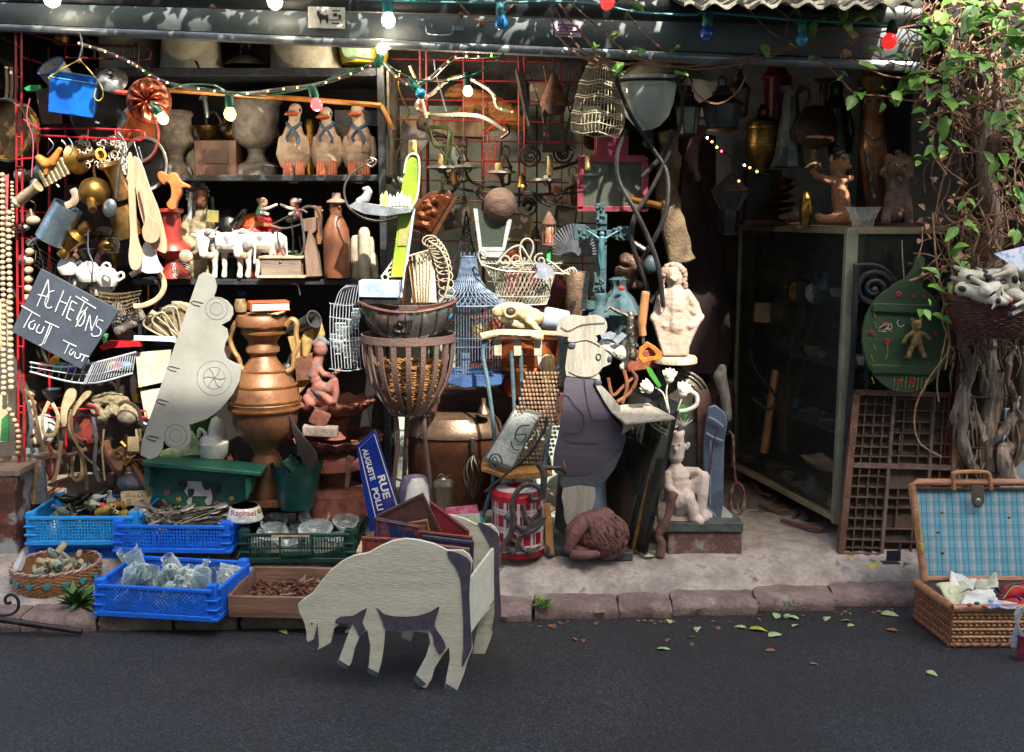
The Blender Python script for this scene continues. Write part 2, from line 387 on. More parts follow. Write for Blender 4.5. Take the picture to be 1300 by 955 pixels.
for (a,b,c,d) in ((422,13,432,14.5),(423,17,428,21),(430,19,433,24),(419,25,434,26),(421,29,431,30.5)): m.bx(a,b,c,d,SY-.035,.002)
obj('print',m,BLK,st,smooth=False)
m=M(); m.bx(705,27,738,47,SY-.032,.002,2); st=obj('sticker',m,mt('b9a3b6','cbbfca',.6,0,40),shop,smooth=False)
m=M()
for k in range(4): m.bx(708,31+k*4,735-(k%2)*7,32.5+k*4,SY-.035,.002,2)
obj('print',m,mt('7a4470'),st,smooth=False)
for (x,y) in ((585,19),(612,31),(270,9)): m=M(); m.lat(W(x,y,SY-.02),(0,-1,0),[(.012,0),(.012,.006),(.006,.012),(0,.013)],10); obj('bolt',m,RUST,shop)
def sheet(x0,x1,y,Y0,Y1,z1):
 vs=[];fs=[];n=70
 A=W(x0,y,Y0);B=W(x1,y,Y0)
 for i in range(n+1):
  t=i/n; X=A.x+(B.x-A.x)*t; h=.012*math.sin(i*.9)
  for (Yv,dz) in((Y0,0),(Y1,z1)):
   for e in (0,.012): vs.append((X,Yv,A.z+(B.z-A.z)*t+h+dz+e))
 for i in range(n):
  a=i*4; fs+= [(a,a+4,a+6,a+2),(a+1,a+3,a+7,a+5),(a,a+1,a+5,a+4)]
 return vs,fs
m=M(); m.add(*sheet(868,1172,8,-.42,.1,.14)); m.wob(.01,6); one('corrugated_sheet',m,mt('7c786c','5a564c',.8,.1,14,.4),'weathered corrugated roof edge above the shutter on the right','roof sheet',ang=80)
m=M()
for k in range(5): m.tube([W(-30,30+k*30,.05),W(26,58+k*32,.9)],.014,4)
one('slatted_panel',m,mt('8a8578','6a665c',.7),'weathered pale slatted panel at the top left edge','panel',smooth=False)
m=M(); m.bx(-40,604,20,720,-.16,.25); 
c=thing('metal_cabinet','rusty white metal cabinet behind the left blue crates','cabinet',W(-10,720,-.1))
obj('body',m,mt('8e9290','64382a',.7,.1,7,.3,(.44,.50),c3='432820'),c,bev=.004)
m=M(); m.bx(-40,597,24,605,-.17,.27); obj('top',m,mt('7c6a5c','5a3a2a',.7,0,8,.3),c,bev=.003)
bk=thing('partition','pale green painted board partition behind the middle red grid','partition',W(600,640,.95))
m=M(); 
for i,(a,b) in enumerate(((470,545),(547,612),(614,680),(682,760))): m.bx(a,142,b,640,.95+.004*i,.03)
obj('board',m,mt('a3b0a6','7f8c84',.7,0,6,.15),bk)
m=M(); m.bx(464,60,770,141,1.0,.06); obj('stone_top',m,mt('4c4a4b','35332f',.9,0,14,.6),bk)
m=M(); m.bx(495,148,615,172,.90,.02,2); obj('rail',m,WOODP,bk)
m=M(); m.bx(1150,92,1214,560,.42,.03); one('backboard',m,mt('7d7a79','6b6867',.8,0,4,.05),'plain grey board standing behind the vine on the right','panel')
m=M(); m.bx(884,78,1090,300,1.1,.03); one('backboard',m,mt('8f959c','7c8086',.7),'pale blue grey board at the back above the cabinet','panel')
m=M(); m.bx(1272,520,1330,640,.1,.03); one('backboard',m,mt('9fb2c4','8296a8',.7),'pale blue board low behind the vine trunk','panel')
def house(name,label,x0,x1,h,wall):
 t=thing(name,label,'house',((x0+x1)/2,-9.5,0))
 m=M(); m.box(((x0+x1)/2,-10.5,h/2),(x1-x0,4.9,h)); obj('wall',m,wall,t,smooth=False)
 m=M(); m.box(((x0+x1)/2,-10.4,h+.05),(x1-x0+.02,5.0,.1)); obj('roof',m,mt('3f4146','2c2e33',.7),t,smooth=False)
 n=int((x1-x0)/1.9)
 for fl in range(int(h/2.9)):
  for i in range(n):
   X=x0+(i+.5)*(x1-x0)/n; Z=1.6+fl*2.9
   fr=M(); fr.box((X,-8.03,Z),(1.1,.06,1.6)); w=obj('window',fr,mt('b8b4a8','9a968a',.6),t,smooth=False)
   g=M(); g.box((X,-7.995,Z),(.95,.02,1.45)); obj('pane',g,mt('20262c','2a3138',.1),w,smooth=False)
 return t
house('house','low cream rendered house across the street',-14,4.85,10.15,mt('d8cdb4','c4b898',.85))
house('house','taller ochre rendered house across the street',4.92,14,11.5,mt('a08a64','857050',.85))
w=bpy.data.worlds.new('World'); scn.world=w; w.use_nodes=True; nt=w.node_tree
sky=nt.nodes.new('ShaderNodeTexSky'); sky.sky_type='NISHITA'; sky.sun_disc=False; sky.dust_density=4; sky.air_density=1.0
EL=R(48); AZ=R(25)
sky.sun_elevation=EL; sky.sun_rotation=PI-AZ
nt.links.new(sky.outputs[0],nt.nodes['Background'].inputs[0]); nt.nodes['Background'].inputs[1].default_value=.15
sd=bpy.data.lights.new('sun','SUN'); sd.energy=3.1; sd.angle=R(.5); sd.color=(1,.94,.85)
so=bpy.data.objects.new('sun',sd); COL.objects.link(so)
dv=Vector((-math.sin(AZ)*math.cos(EL),math.cos(AZ)*math.cos(EL),-math.sin(EL)))
so.rotation_euler=dv.to_track_quat('-Z','Y').to_euler()
cd=bpy.data.cameras.new('camera'); co=bpy.data.objects.new('camera',cd); COL.objects.link(co)
co.location=CAM; co.rotation_euler=(PI/2-PITCH,0,0); cd.sensor_width=36; cd.lens=36*F/1300; cd.clip_end=200; cd.clip_start=.05
scn.camera=co
scn.view_settings.view_transform='Standard'; scn.view_settings.look='None'; scn.view_settings.exposure=2.2; scn.view_settings.gamma=1
try:
 scn.view_settings.use_white_balance=True; scn.view_settings.white_balance_temperature=6800; scn.view_settings.white_balance_tint=8
except Exception: pass
g=thing('display_rack','red wire display rack standing at the left end of the shop front','rack',W(26,650,-.02))
m=M()
for x in (22,29): m.tp([(x-2,42),(x,340),(x+2.5,648)],-.02,1.5,6)
for k in range(16): y=60+k*38; m.tp([(20.5+k*.2,y),(28.5+k*.2,y)],-.02,1,5)
obj('post',m,RED,g)
m=M()
for (x,Y,y0,y1) in ((62,.35,60,610),(83,.55,60,590)): m.tp([(x,y0),(x+1,y1)],Y,1.6,5)
def P2(x,y,Y): return W(x,y,Y)
for (y0,y1,z) in ((72,90,0),(175,180,0),(268,272,0),(302,303,0),(385,380,0),(480,460,0),(524,500,0),(560,540,0),(605,580,0),(648,612,0)):
 m.tube([W(26,y0,-.02),W(83,y1,.55)],.004,5)
obj('side_grid',m,RED,g)
m=M(); m.tp([(48,172),(178,178),(184,172),(183,168),(177,166),(112,163)],-.06,1.3,6,sm=0); m.tp([(112,163),(111,177)],-.06,1.1); m.tp([(146,165),(147,178)],-.06,1.1); m.tp([(30,152),(50,164),(112,163)],-.06,1.2,sm=0); m.tp([(48,150),(48,205)],-.05,1.2); m.tp([(20,203),(48,200)],-.05,1.2)
obj('hanging_arm',m,RED,g)
m=M(); m.tp([(84,56),(185,60),(192,66),(190,75),(182,76),(84,73)],.12,1.6,6,sm=0,closed=True)
for x in (105,120,155,170): m.tp([(x,57),(x,75)],.12,1.2)
m.tp([(30,40),(84,56)],.1,1.8); m.tp([(86,38),(120,56)],.2,2.4)
obj('hanging_arm',m,DRED,g)
m=M(); m.tp([(60,518),(185,522),(187,530),(61,530)],-.02,1.4,6,sm=0,closed=True); m.tp([(92,522),(92,546)],-.02,1.3); m.tp([(148,519),(146,532)],-.02,1.2)
obj('hanging_arm',m,RED,g)
def cup(x,y,Y,r,h,tilt,yaw,mat,rim,name,label,cat,handle=None,hm=None,wall=.08):
 """open vessel, mouth towards camera by tilt"""
 k=S(y,Y); o=W(x,y,Y); rm=Matrix.Rotation(R(yaw),3,'Y')@Matrix.Rotation(R(tilt),3,'X')
 ax=rm@Vector((0,0,1)); rr=r*k; hh=h*k
 t=thing(name,label,cat,o-ax*hh)
 m=M(); m.lat(o-ax*hh,ax,[(0,0),(rr*.9,0),(rr*.97,hh*.5),(rr,hh),(rr*(1-wall),hh*.99),(rr*(1-wall)*.96,hh*.5),(rr*.82,hh*.06),(0,hh*.05)],28); obj('body',m,mat,t)
 m=M(); n=28; u=ax.orthogonal().normalized(); w2=ax.cross(u)
 m.tube([o+(u*math.cos(2*PI*i/n)+w2*math.sin(2*PI*i/n))*rr for i in range(n)],rr*.06,6,True); obj('rim',m,rim,t)
 if handle:
  m=M(); m.tp(handle,Y,1.8,8); obj('handle',m,hm or rim,t)
 return t
cup(64,84,.05,18,26,38,-24,mt('b4b6ae','8a8d86',.3),mt('2a48a0'),'enamel_pot','white enamel pot with a blue rim hanging mouth outwards at the top left','pot')
t=thing('blue_bucket','bright blue rectangular metal box bucket hung by a yellow cord','bucket',W(90,148,-.1))
BB=mt('0b62c4','0a3f9a',.3,scale=6,bump=.03)
m=M(); a=[(63,98),(122,107),(118,150),(61,142)]; st=0
fr=[W(x,y,-.12) for x,y in a]; bk_=[W(x+4,y-8,.02) for x,y in a]
m.add([fr[0],fr[1],fr[2],fr[3],bk_[0],bk_[1],bk_[2],bk_[3]],[(0,3,2,1),(1,2,6,5),(0,4,7,3),(4,5,6,7),(3,7,6,2)]); obj('body',m,BB,t,bev=.002)
m=M(); m.tube(fr[:2]+[bk_[1],bk_[0]],.004,6,True); obj('rim',m,mt('3f9acb','2a7fb4'),t)
m=M(); m.tp([(64,100),(64,97),(99,77),(104,79),(126,105),(131,120),(126,128),(120,124),(122,112)],-.12,.8,5,sm=4); obj('cord',m,mt('c8a83c'),t)
def hook(pts,Y,label,r=.9,mat=None,group='metal hooks on the red rack'):
 m=M(); m.tp(pts,Y,r,6,sm=5); one('hook',m,mat or TIN,label,'hook',group)
hook([(97,42),(102,44),(104,60),(101,72),(100,80),(103,76)],-.1,'pale metal hook holding the blue bucket cord',1.2)
hook([(170,58),(174,55),(176,62),(175,90),(178,96)],.1,'dark hook on the upper red arm',1.3,IRON)
t=thing('jelly_mould','fluted copper jelly mould hanging from the upper red arm','mould',W(189,157,-.08))
k=S(128,-.08); o=W(189,128,-.06)
m=M(); vs=[];fs=[];n=72;prof=[(28,0),(28,2),(26,3),(25,8),(21,14),(14,17),(7,14),(4,9),(3,6),(0,5)]
for i,(r,h) in enumerate(prof):
 for j in range(n):
  a=2*PI*j/n; fl=abs(math.sin(a*4.5)); amp=(0 if i<3 else .0+.16*(fl)) if i<8 else 0
  hh=h*(1 if i<3 else (.62+.5*fl if i<7 else 1)); rr=r*(1-(0 if i<3 or i>6 else .1*(1-fl)))
  vs.append(o+Vector((rr*math.cos(a)*k,-hh*k,rr*math.sin(a)*k)))
for i in range(len(prof)-1):
 for j in range(n): a=i*n+j;b=i*n+(j+1)%n; fs.append((a,b,b+n,a+n))
m.add(vs,fs); obj('body',m,mt('b0644a','7a3c2a',.28,.85,16,.1),t,ang=60)
m=M(); m.tube([o+Vector((math.cos(2*PI*j/36)*28*k,0,math.sin(2*PI*j/36)*28*k)) for j in range(36)],.0035,6,True); obj('rim',m,COPPER,t)
m=M(); m.tp([(189,100),(186,95),(188,84),(190,95)],-.06,.8); obj('hanging_loop',m,IRON,t)
def disc(x,y,Y,r,prof,mat,name,label,cat,tilt=(0,0),parts=(),ry=None,group=None,flute=None,seg=32):
 """round thing facing the camera; prof (radius fraction, height px toward camera)"""
 k=S(y,Y); o=W(x,y,Y); rm=Matrix.Rotation(R(tilt[0]),3,'X')@Matrix.Rotation(R(tilt[1]),3,'Z'); ax=rm@Vector((0,-1,0))
 m=M(); m.lat(o,ax,[(f*r*k,h*k) for f,h in prof],seg,flute)
 if not parts: return one(name,m,mat,label,cat,group)
 t=thing(name,label,cat,o-Vector((0,0,r*k)),group); obj('body',m,mat,t)
 for (pn,pm,fn) in parts: q=M(); fn(q,o,ax,k); obj(pn,q,pm,t)
 return t
disc(142,101,.0,19,[(0,-3),(1,-3),(1.03,-1),(1,0),(.8,4),(.3,7),(0,8)],mt('9a9c9c','77797a',.3,.7),'tin_cover','pale grey round pan lid beside the copper mould','lid',(-35,10),[('knob',IRON,lambda q,o,ax,k:q.lat(o+ax*7*k,ax,[(2*k,0),(2*k,3*k),(5*k,5*k),(4*k,8*k),(0,9*k)],12))])
disc(136,150,.18,44,[(0,-8),(1,-8),(1.0,0),(.95,2),(.9,-5),(0,-5)],mt('2c2d33','1c1d22',.4,.3),'frying_pan','large dark grey pan behind the small brass bells','pan',(-25,25),[('handle',TIN,lambda q,o,ax,k:q.tp([(150,140),(158,150),(153,162)],.12,4,8))])
disc(178,170,.12,36,[(0,-6),(.8,-6),(1,2),(1.03,3),(1,4),(.8,-3),(0,-3)],mt('b9622a','8d431c',.35),'enamel_bowl','orange enamel bowl with a white and red rim behind the copper mould','bowl',(0,-28),[('rim',mt('b8b2a8'),lambda q,o,ax,k:q.lat(o+ax*2*k,ax,[(33*k,0),(37*k,1.5*k),(36.5*k,3*k),(32.6*k,1*k)],36)),('rim_edge',RED,lambda q,o,ax,k:q.lat(o+ax*3*k,ax,[(37*k,0),(38.2*k,1*k),(36.8*k,2*k)],36))])
disc(186,208,.1,34,[(0,-6),(.85,-6),(1,2),(1.03,3),(1,4),(.8,-3),(0,-3)],mt('26282c','17181b',.35),'enamel_bowl','black enamel bowl with a grey rim below the orange one','bowl',(0,-20),[('rim',mt('8f8f8b'),lambda q,o,ax,k:q.lat(o+ax*2*k,ax,[(31*k,0),(35*k,1.5*k),(34.5*k,3*k),(30.6*k,1*k)],36))])
m=M(); m.tp([(140,115),(152,117),(165,119)],-.02,3.4,8); m.tp([(130,112),(141,115)],-.02,2,8); one('red_utensil',m,mt('b03a26','84281a'),'short red pan handle poking out left of the copper mould','handle')
t=cup(112,103,.15,14,22,30,20,mt('2f3c46','1f2a33',.4),TIN,'saucepan','small dark blue grey saucepan between the blue bucket and the lid','saucepan')
m=M(); m.bx(48,112,76,158,.12,.12,-6); one('tin_box',m,mt('4b342c','6b5648',.6,.2,9,.3),'old brown metal box behind the blue bucket','box',bev=.004)
m=M(); m.prism([(30,112),(38,108),(50,108),(51,114),(42,116),(33,115)],.0,.02); one('plastic_scoop',m,mt('1d8a4e'),'small green plastic scoop beside the red rack post','scoop')
disc(6,165,-.0,38,[(0,-20),(1,-20),(1.02,0),(.97,1),(.95,-12),(0,-12)],mt('7d6032','54401f',.5,.3),'sieve','round brown drum sieve hanging at the far left edge','sieve',(0,-18),[('hoop',TIN,lambda q,o,ax,k:q.lat(o-ax*6*k,ax,[(38.2*k,0),(40*k,0),(40*k,3*k),(38.2*k,3*k)],36))])
m=M(); m.lp(78,.25,[(7,36),(9,40),(8,46),(10,48),(9,55),(7,58)],16); one('brass_tin',m,BRASS,'small brass canister high up inside the red rack','canister')
for i,(x,d) in enumerate(((8,0),(14,.02),(20,.05))):
 m=M(); m.tp([(x,85),(x+1,110),(x-1,130)],.15+d,2.3,6,flat=(1,.5,1)); one('wooden_stave',m,WOODP,'bare pale wooden slat hanging at the top left','slat','pale wooden slats hung at the top left')
m=M()
for i in range(70):
 cx=rnd(98,160); cy=rnd(176,212); r=rnd(2,5); m.tp(circ(cx,cy,r,8),-.02+rnd(-.02,.04),.9,4,closed=True,sm=0)
one('lace_bundle',m,mt('c6bcb0','9c8f86',.8),'bundle of white crochet lace draped over the red arm','lace')
for i,(pts,mat_) in enumerate((([(78,178),(84,186),(80,200),(86,208),(84,214)],TIN),([(86,174),(92,184),(88,196)],mt('8aa0c0')),([(150,168),(158,180),(160,200),(152,216),(146,250)],TIN),([(170,180),(176,200),(181,206),(176,186)],TIN),([(62,176),(68,185),(60,196)],TIN),([(38,125),(34,150),(42,178),(40,225)],mt('b0506a')))):
 hook(pts,-.06-.01*i,['bent wire hook left of the brass bells','pale blue wire hook under the red arm','long wire whisk loop above the brass teapot','wire loop at the end of the red arm','small curled wire hook beside the rack post','pink cord loop on the left rack post'][i],.7,mat_)
def beads(x0,y0,x1,y1,Y,r,mat,label,sag=0):
 m=M(); L=math.hypot(x1-x0,y1-y0); n=int(L/(r*1.9))
 for i in range(n+1):
  t=i/n; m.ep(x0+(x1-x0)*t+sag*math.sin(PI*t)+rnd(-.5,.5),y0+(y1-y0)*t,Y,r,r*.85,r,rnd(-20,20),8,5)
 one('bead_string',m,mat,label,'bead string','strings of wooden beads at the left edge')
WB=mt('bfa98c','8f7a5e',.6,0,60)
beads(3,222,5,500,-.08,3.6,WB,'long string of pale beads at the extreme left edge')
beads(11,270,14,492,-.10,4,WB,'string of larger pale beads just left of the red post')
beads(15,232,17,300,-.04,2.5,WB,'short string of tiny beads touching the red post')
beads(38,308,34,402,.02,6,mt('b79c82','8f765c',.6,0,60),'thick string of chunky beads right of the red post')
beads(40,500,44,560,.05,6,mt('b79c82','8f765c',.6,0,60),'lower thick string of chunky beads by the belts')
beads(12,520,22,575,-.06,3.4,mt('a88c70'),'looped brown bead string over the green cloth',sag=6)
m=M(); m.prism([(3,224),(11,221),(9,288),(5,290)],-.05,.004); one('ribbon',m,mt('a02434','c06a70',.7,0,120),'red ribbon hanging beside the beads at the left edge','ribbon')
m=M(); m.prism([(-6,380),(9,380),(10,440),(-6,443)],-.04,.01); one('card',m,mt('b8a88a','9a8a6c',.7),'upper cream card hanging at the far left edge','card')
m=M(); m.prism([(-6,500),(6,504),(9,500),(10,562),(-6,560)],-.03,.01); one('card',m,mt('b8a88a','9a8a6c',.7),'lower cream card hanging at the far left edge','card')
m=M(); m.prism([(2,532),(11,524),(10,560),(0,560)],-.08,.01,sm=0); one('green_cloth',m,mt('206a38','124a26',.8),'small green cloth hanging at the far left','cloth')
def candlestick(P0,P1,Y,prof,mat,label,name='candlestick',cat='candlestick',flute=None,group=None,seg=18):
 """lathe between two photo points, prof (radius px, fraction)"""
 a=W(P0[0],P0[1],Y+(P0[2] if len(P0)>2 else 0)); b=W(P1[0],P1[1],Y+(P1[2] if len(P1)>2 else 0)); ax=b-a; k=S(P0[1],Y)
 m=M(); m.lat(a,ax,[(r*k,f*ax.length) for r,f in prof],seg,flute)
 return one(name,m,mat,label,cat,group)
candlestick((97,202,0),(128,196,-.1),-.02,[(0,0),(19,0),(20,.05),(17,.1),(6,.16),(4,.3),(4,.7),(6,.85),(8,1),(5,1.0),(3,.9)],BRASS,'brass candlestick with a wide round foot turned outwards')
t=thing('teapot','round brass teapot with lid and short spout hanging on the rack','teapot',W(120,262,-.1))
m=M(); m.lp(120,-.1,[(0,225),(6,226),(13,229),(17,234),(20,243),(18,254),(12,260),(0,262)],22); obj('body',m,BRASS,t)
m=M(); m.lp(120,-.1,[(0,224),(3,226),(2.5,229),(6,231),(12,234),(13,236)],20); obj('lid',m,DBRASS,t)
m=M(); m.tp([(116,255,-.05),(117,262,-.08),(118,267,-.1)],-.1,[6,5,5],8); m.lat(W(118,265,-.17),(0,-1,-.3),[(3*.0034,0),(5*.0034,.006),(3*.0034,.008)],12); obj('spout',m,BRASS,t)
m=M(); m.tp([(121,226),(119,215),(121,208),(119,214)],-.1,1.6); obj('handle',m,BRASS,t)
candlestick((158,250,0),(140,208,-.05),-.07,[(0,0),(15,0),(15,.03),(11,.25),(9,.6),(11,.85),(13,1),(11,1),(8,.7)],mt('a07c50','74542e',.35,.8),'bell shaped brass jug with flared mouth beside the teapot',name='brass_jug',cat='jug')
candlestick((165,300,0),(150,262,-.03),-.04,[(0,0),(15,0),(17,.3),(15,.7),(14,1),(12,1),(12,.4)],mt('9a7a4a','6c5028',.35,.8),'squat brass cup under the bell shaped jug',name='brass_cup',cat='cup')
candlestick((78,325,0),(112,285,-.02),-.09,[(0,0),(7,0),(8,.1),(5,.2),(9,.5),(11,.6),(13,.62),(6,.72),(8,.85),(6,1),(0,1)],BRASS,'brass candlestick hanging at a slant below the tin jug')
t=thing('tin_jug','dented galvanised tin jug hanging tilted from the red rack','jug',W(65,310,-.1))
a=W(63,306,-.1); b=W(87,262,-.1); k=S(290,-.1)
m=M(); ax=b-a; m.lat(a,ax,[(0,0),(19*k,0),(19*k,ax.length),(17.5*k,ax.length),(17.5*k,.01),(0,.01)],26); obj('body',m,mt('8fa0ac','6d7e8a',.3,.85,12,.2),t)
m=M(); m.tp([(84,262),(92,258),(96,250),(92,240)],-.12,[5,5,4],8,flat=(1,.5,1)); obj('handle',m,mt('a08876'),t)
m=M(); m.tp([(52,302),(42,306),(36,312)],-.1,[3,1.5],8); obj('spout',m,TIN,t)
candlestick((20,258,0),(48,236,-.03),-.12,[(0,0),(7,0),(8,.08),(6,.15),(7,.4),(6,.8),(8,1),(0,1)],mt('a8977c','7c6a50',.4,.4),'dull silver pepper mill hanging across the red post',name='pepper_mill',cat='mill')
candlestick((24,224,.05),(56,218,0),-.03,[(0,0),(9,0),(9,.2),(5,.3),(6,.7),(10,.8),(8,1),(0,1)],PEWTER,'tarnished silver cup lying across the rack',name='silver_cup',cat='cup')
m=M(); 
for i in range(6): m.tp([(50+i*5.2,216-i*3.0),(60+i*5.2,237-i*3.0)],-.07,3.4,8,flat=(1,.6,1))
m.tp([(48,206),(75,238)],-.06,1.5); one('metal_rack',m,mt('9a8e72','6c5f46',.35,.7),'stack of dull metal spoons on the upper left of the rack','spoon stack')
m=M().ch([(50,201,5),(58,208,7),(66,206,6),(72,196,4),(76,190,3.5)],-.08).ch([(60,210,4),(58,220,3)],-.08).fuse(.003); one('amber_ornament',m,mt('b57a34','80501e',.4),'small amber coloured ornament shaped like a bird','ornament')
for i in range(5):
 x,y=[(28,290),(42,280),(30,330),(120,300),(135,312)][i]
 m=M(); m.ep(x,y,.02,rnd(7,11),rnd(5,8),6,rnd(-40,40)); m.tp([(x,y),(x+rnd(-10,14),y-rnd(14,24))],.02,1.4)
 one('ladle',m,[PEWTER,mt('9c8a78'),TIN,DBRASS,BRASS][i],['tarnished ladle low beside the red post','pinkish ladle behind the tin jug','tin ladle above the wire basket','dark brass ladle in the shade below the teapot','brass ladle under the squat brass cup'][i],'ladle')
m=M(); m.ep(133,297,.06,14,9,9,10); m.wob(.006,60); one('bottle_brush',m,mt('5a4a40','3b302a',.9,0,80,1),'bristly brown brush behind the brass cup','brush')
m=M(); m.lp(140,.05,[(0,301),(10,303),(12,311),(9,320),(0,322)],16); one('glass_jar',m,glass('9ab8a8',.1),'round greenish glass jar under the bristly brush','jar')
PINKW=mt('b8987e','9a7a62',.6,0,26,.12,kind='wood')
def paddle(pts,Y,d,label,mat=PINKW,name='wooden_paddle',cat='paddle',sm=3):
 m=M(); m.prism(pts,Y,d,sm=sm); return one(name,m,mat,label,cat,bev=.001)
paddle([(162,199),(167,199),(171,250),(174,300),(180,320),(178,338),(172,343),(166,340),(163,325),(165,300),(163,250)],-.14,.012,'long pale wooden paddle with a slotted lower end')
paddle([(168,203),(178,206),(190,240),(202,270),(212,318),(200,318),(190,310),(184,290),(176,262)],-.115,.015,'broad pale wooden bat widening towards the bottom')
paddle([(175,234),(183,240),(190,274),(200,282),(203,298),(196,308),(184,306),(180,292),(184,276)],-.15,.012,'pale wooden spoon with a round bowl in front of the bat')
paddle([(182,310),(194,308),(200,330),(206,345),(178,344)],-.10,.01,'white cloth rag tucked behind the wooden spoons',WHITE,'rag','rag')
m=M(); m.ep(139,264,-.15,9,12,4,18); m.tp([(147,252),(151,215),(157,185)],-.15,1.2); one('serving_spoon',m,TIN,'long handled steel serving spoon hanging in front of the brass jug','spoon')
t=one('turned_vase',M().lp(219,.12,[(0,264),(15,265),(16,269),(11,272),(12,280),(12,300),(13,306),(21,312),(23,318),(16,324),(9,330),(11,338),(19,346),(21,353),(0,353)],28),mt('962f28','6e1f1b',.35,0,10,.08),'red lacquered turned wooden vase standing at the left end of the cow shelf','vase')
m=M(); m.prism([(199,221),(204,217),(212,222),(218,219),(224,221),(229,230),(239,235),(240,239),(231,238),(230,246),(224,257),(222,266),(214,265),(211,258),(217,250),(216,236),(211,231),(208,235),(202,229)],.02,.03,sm=2); one('hand_saw',m,mt('a5683a','7c4822',.45,0,20,.1),'orange wooden saw handle standing above the red vase','saw handle',bev=.004)
m=M(); 
for i in range(5): m.tp(circ(232+i*.6,341+i*.8,14-i*2.2,18,12-i*2),.04+i*.006,.6,4,closed=True,sm=0)
one('wire_coil',m,mt('8f8272','5e5448',.4,.8),'loose coil of thin wire in front of the red vase','wire coil')
m=M(); m.ep(236,326,-.02,9,9,5); one('cork_disc',m,STW,'round pale cork disc under the figurine','disc')
m=M(); m.tp([(166,350),(178,343),(196,342),(206,352),(208,366),(199,380),(182,388),(170,389)],-.06,[3.5,3.5],8,sm=6,flat=(1,.6,1)); one('wooden_hoop',m,WOODP,'open pale wooden hoop hanging below the shelf end','hoop')
m=M(); m.tp([(200,358),(203,372),(196,392)],.1,1.6); m.tp([(188,362),(188,392)],.1,1.4); one('wire_hook',m,COPPER,'copper coloured wire hooks beside the wooden hoop','hook')
t=thing('wire_basket','small brown wire basket tilted behind the slate board','basket',W(120,395,0))
m=M()
for i in range(15): x=46+i*5; y=318+i*3.6; m.tp([(x,y),(x-2,y+20)],-.02,.5,4)
for i in range(5): m.tp([(50-i*1.3,316+i*5),(122-i*1.3,368+i*5)],-.02,.5,4)
obj('side_mesh',m,mt('8c7c60','5c4e3a',.5,.5),t)
m=M()
for i in range(14): x=127+i*3.7; m.tp([(x,372),(x+6*math.sin(i),390)],-.05+.0*i,.8,4); m.tp([(x+3,372),(x-5,388),(x-2,398)],-.04,.7,4)
for i in range(5): m.tp([(126,371+i*5),(150,373+i*5.5),(180-i*2,369+i*4.5)],-.06,.8,4)
obj('front_mesh',m,mt('8c7c60','5c4e3a',.5,.5),t)
CER=mt('cfcfc8','b8b8b0',.25,bump=.02)
crk=[(86,338,13,12,'small round white teapot at the left of the crockery heap'),(112,345,16,14,'white sugar bowl behind the slate board'),(136,352,15,13,'white teapot at the right of the crockery heap'),(100,356,13,11,'white cup low in the crockery heap'),(126,366,13,10,'white lidded pot above the lower wire basket')]
for i,(x,y,rx,ry,l) in enumerate(crk):
 t=thing('china_pot',l,'pot',W(x,y+ry,-.04),'white china pots heaped behind the slate board')
 m=M(); m.lp(x,-.04+.02*i,[(0,y-ry),(rx*.3,y-ry*.95),(rx*.6,y-ry*.8),(rx*.95,y-ry*.2),(rx,y+ry*.2),(rx*.7,y+ry*.9),(0,y+ry)],20); obj('body',m,CER,t)
 m=M(); m.tp([(x+rx*.8,y-3),(x+rx*1.25,y-6),(x+rx*1.4,y),(x+rx*.9,y+5)],-.05+.02*i,1.7,6); obj('handle',m,CER,t)
m=M(); m.tp(circ(135,339,5,14),-.09,1.6,6,closed=True,sm=0); one('china_ring',m,CER,'small white china ring on top of the heap','ring')
m=M(); m.tp([(112,290),(112,318),(118,335),(116,358)],-.12,1.1); one('bent_wire',m,TIN,'long bent steel wire hanging over the white crockery','wire')
t=thing('slate_board','slanting slate board chalked ACHETONS hanging on the left rack','slate sign',W(80,470,-.16))
q=[(52,341),(151,394),(103,469),(14,421)]
m=M(); m.prism(q,-.17,.012); obj('slate',m,mt('2b3340','39424e',.7,0,6,.1,(.35,.7),c3='4a525c'),t,bev=.002)
CH=mt('c8ccd0','9aa0a6',.9)
def strokes(L,Y,r,mat,par,name='chalk_writing'):
 m=M()
 for s in L: m.tp(s,Y,r,4,sm=3,flat=(1,.4,1))
 return obj(name,m,mat,par)
A=[[(47,389),(61,355)],[(61,355),(62,376),(58,388)],[(48,374),(61,377)],
[(69,369),(62,372),(57,384),(60,391),(66,390)],
[(81,369),(70,396)],[(90,376),(79,401)],[(75,382),(86,386)],
[(91,382),(84,404)],[(91,382),(98,386)],[(88,391),(94,395)],[(84,403),(90,407)],
[(96,376),(122,392)],[(107,384),(97,406)],
[(107,394),(101,399),(98,410),(102,414),(107,407),(108,397),(107,394)],[(111,390),(96,415)],
[(108,420),(114,400)],[(114,400),(116,420)],[(116,420),(124,401)],
[(131,408),(125,406),(122,413),(128,419),(126,426),(118,427),(116,423)],
[(27,388),(51,402)],[(41,396),(30,416)],[(44,407),(38,410),(37,416),(42,418),(45,411)],[(50,412),(46,420),(52,423),(56,415)],[(57,408),(75,416)],[(64,411),(54,436),(50,438)],[(66,414),(56,437)],
[(80,432),(97,440)],[(88,436),(82,449)],[(92,443),(88,447),(90,451),(94,446)],[(96,447),(95,453),(100,455),(103,449)],[(101,449),(113,453)],[(108,451),(104,459)],
[(104,377),(109,380),(112,382)]]
strokes(A,-.173,.75,CH,t)
m=M(); m.tp([(40,300),(50,318),(56,345)],-.12,.5); obj('hanging_wire',m,IRON,t)
t=thing('wire_basket','white wire letter basket full of small toys under the slate board','basket',W(105,488,-.1))
WW=mt('b8c0c8','98a0a8',.4,.4)
m=M(); top=[(38,452),(75,452),(110,455),(172,446)]; 
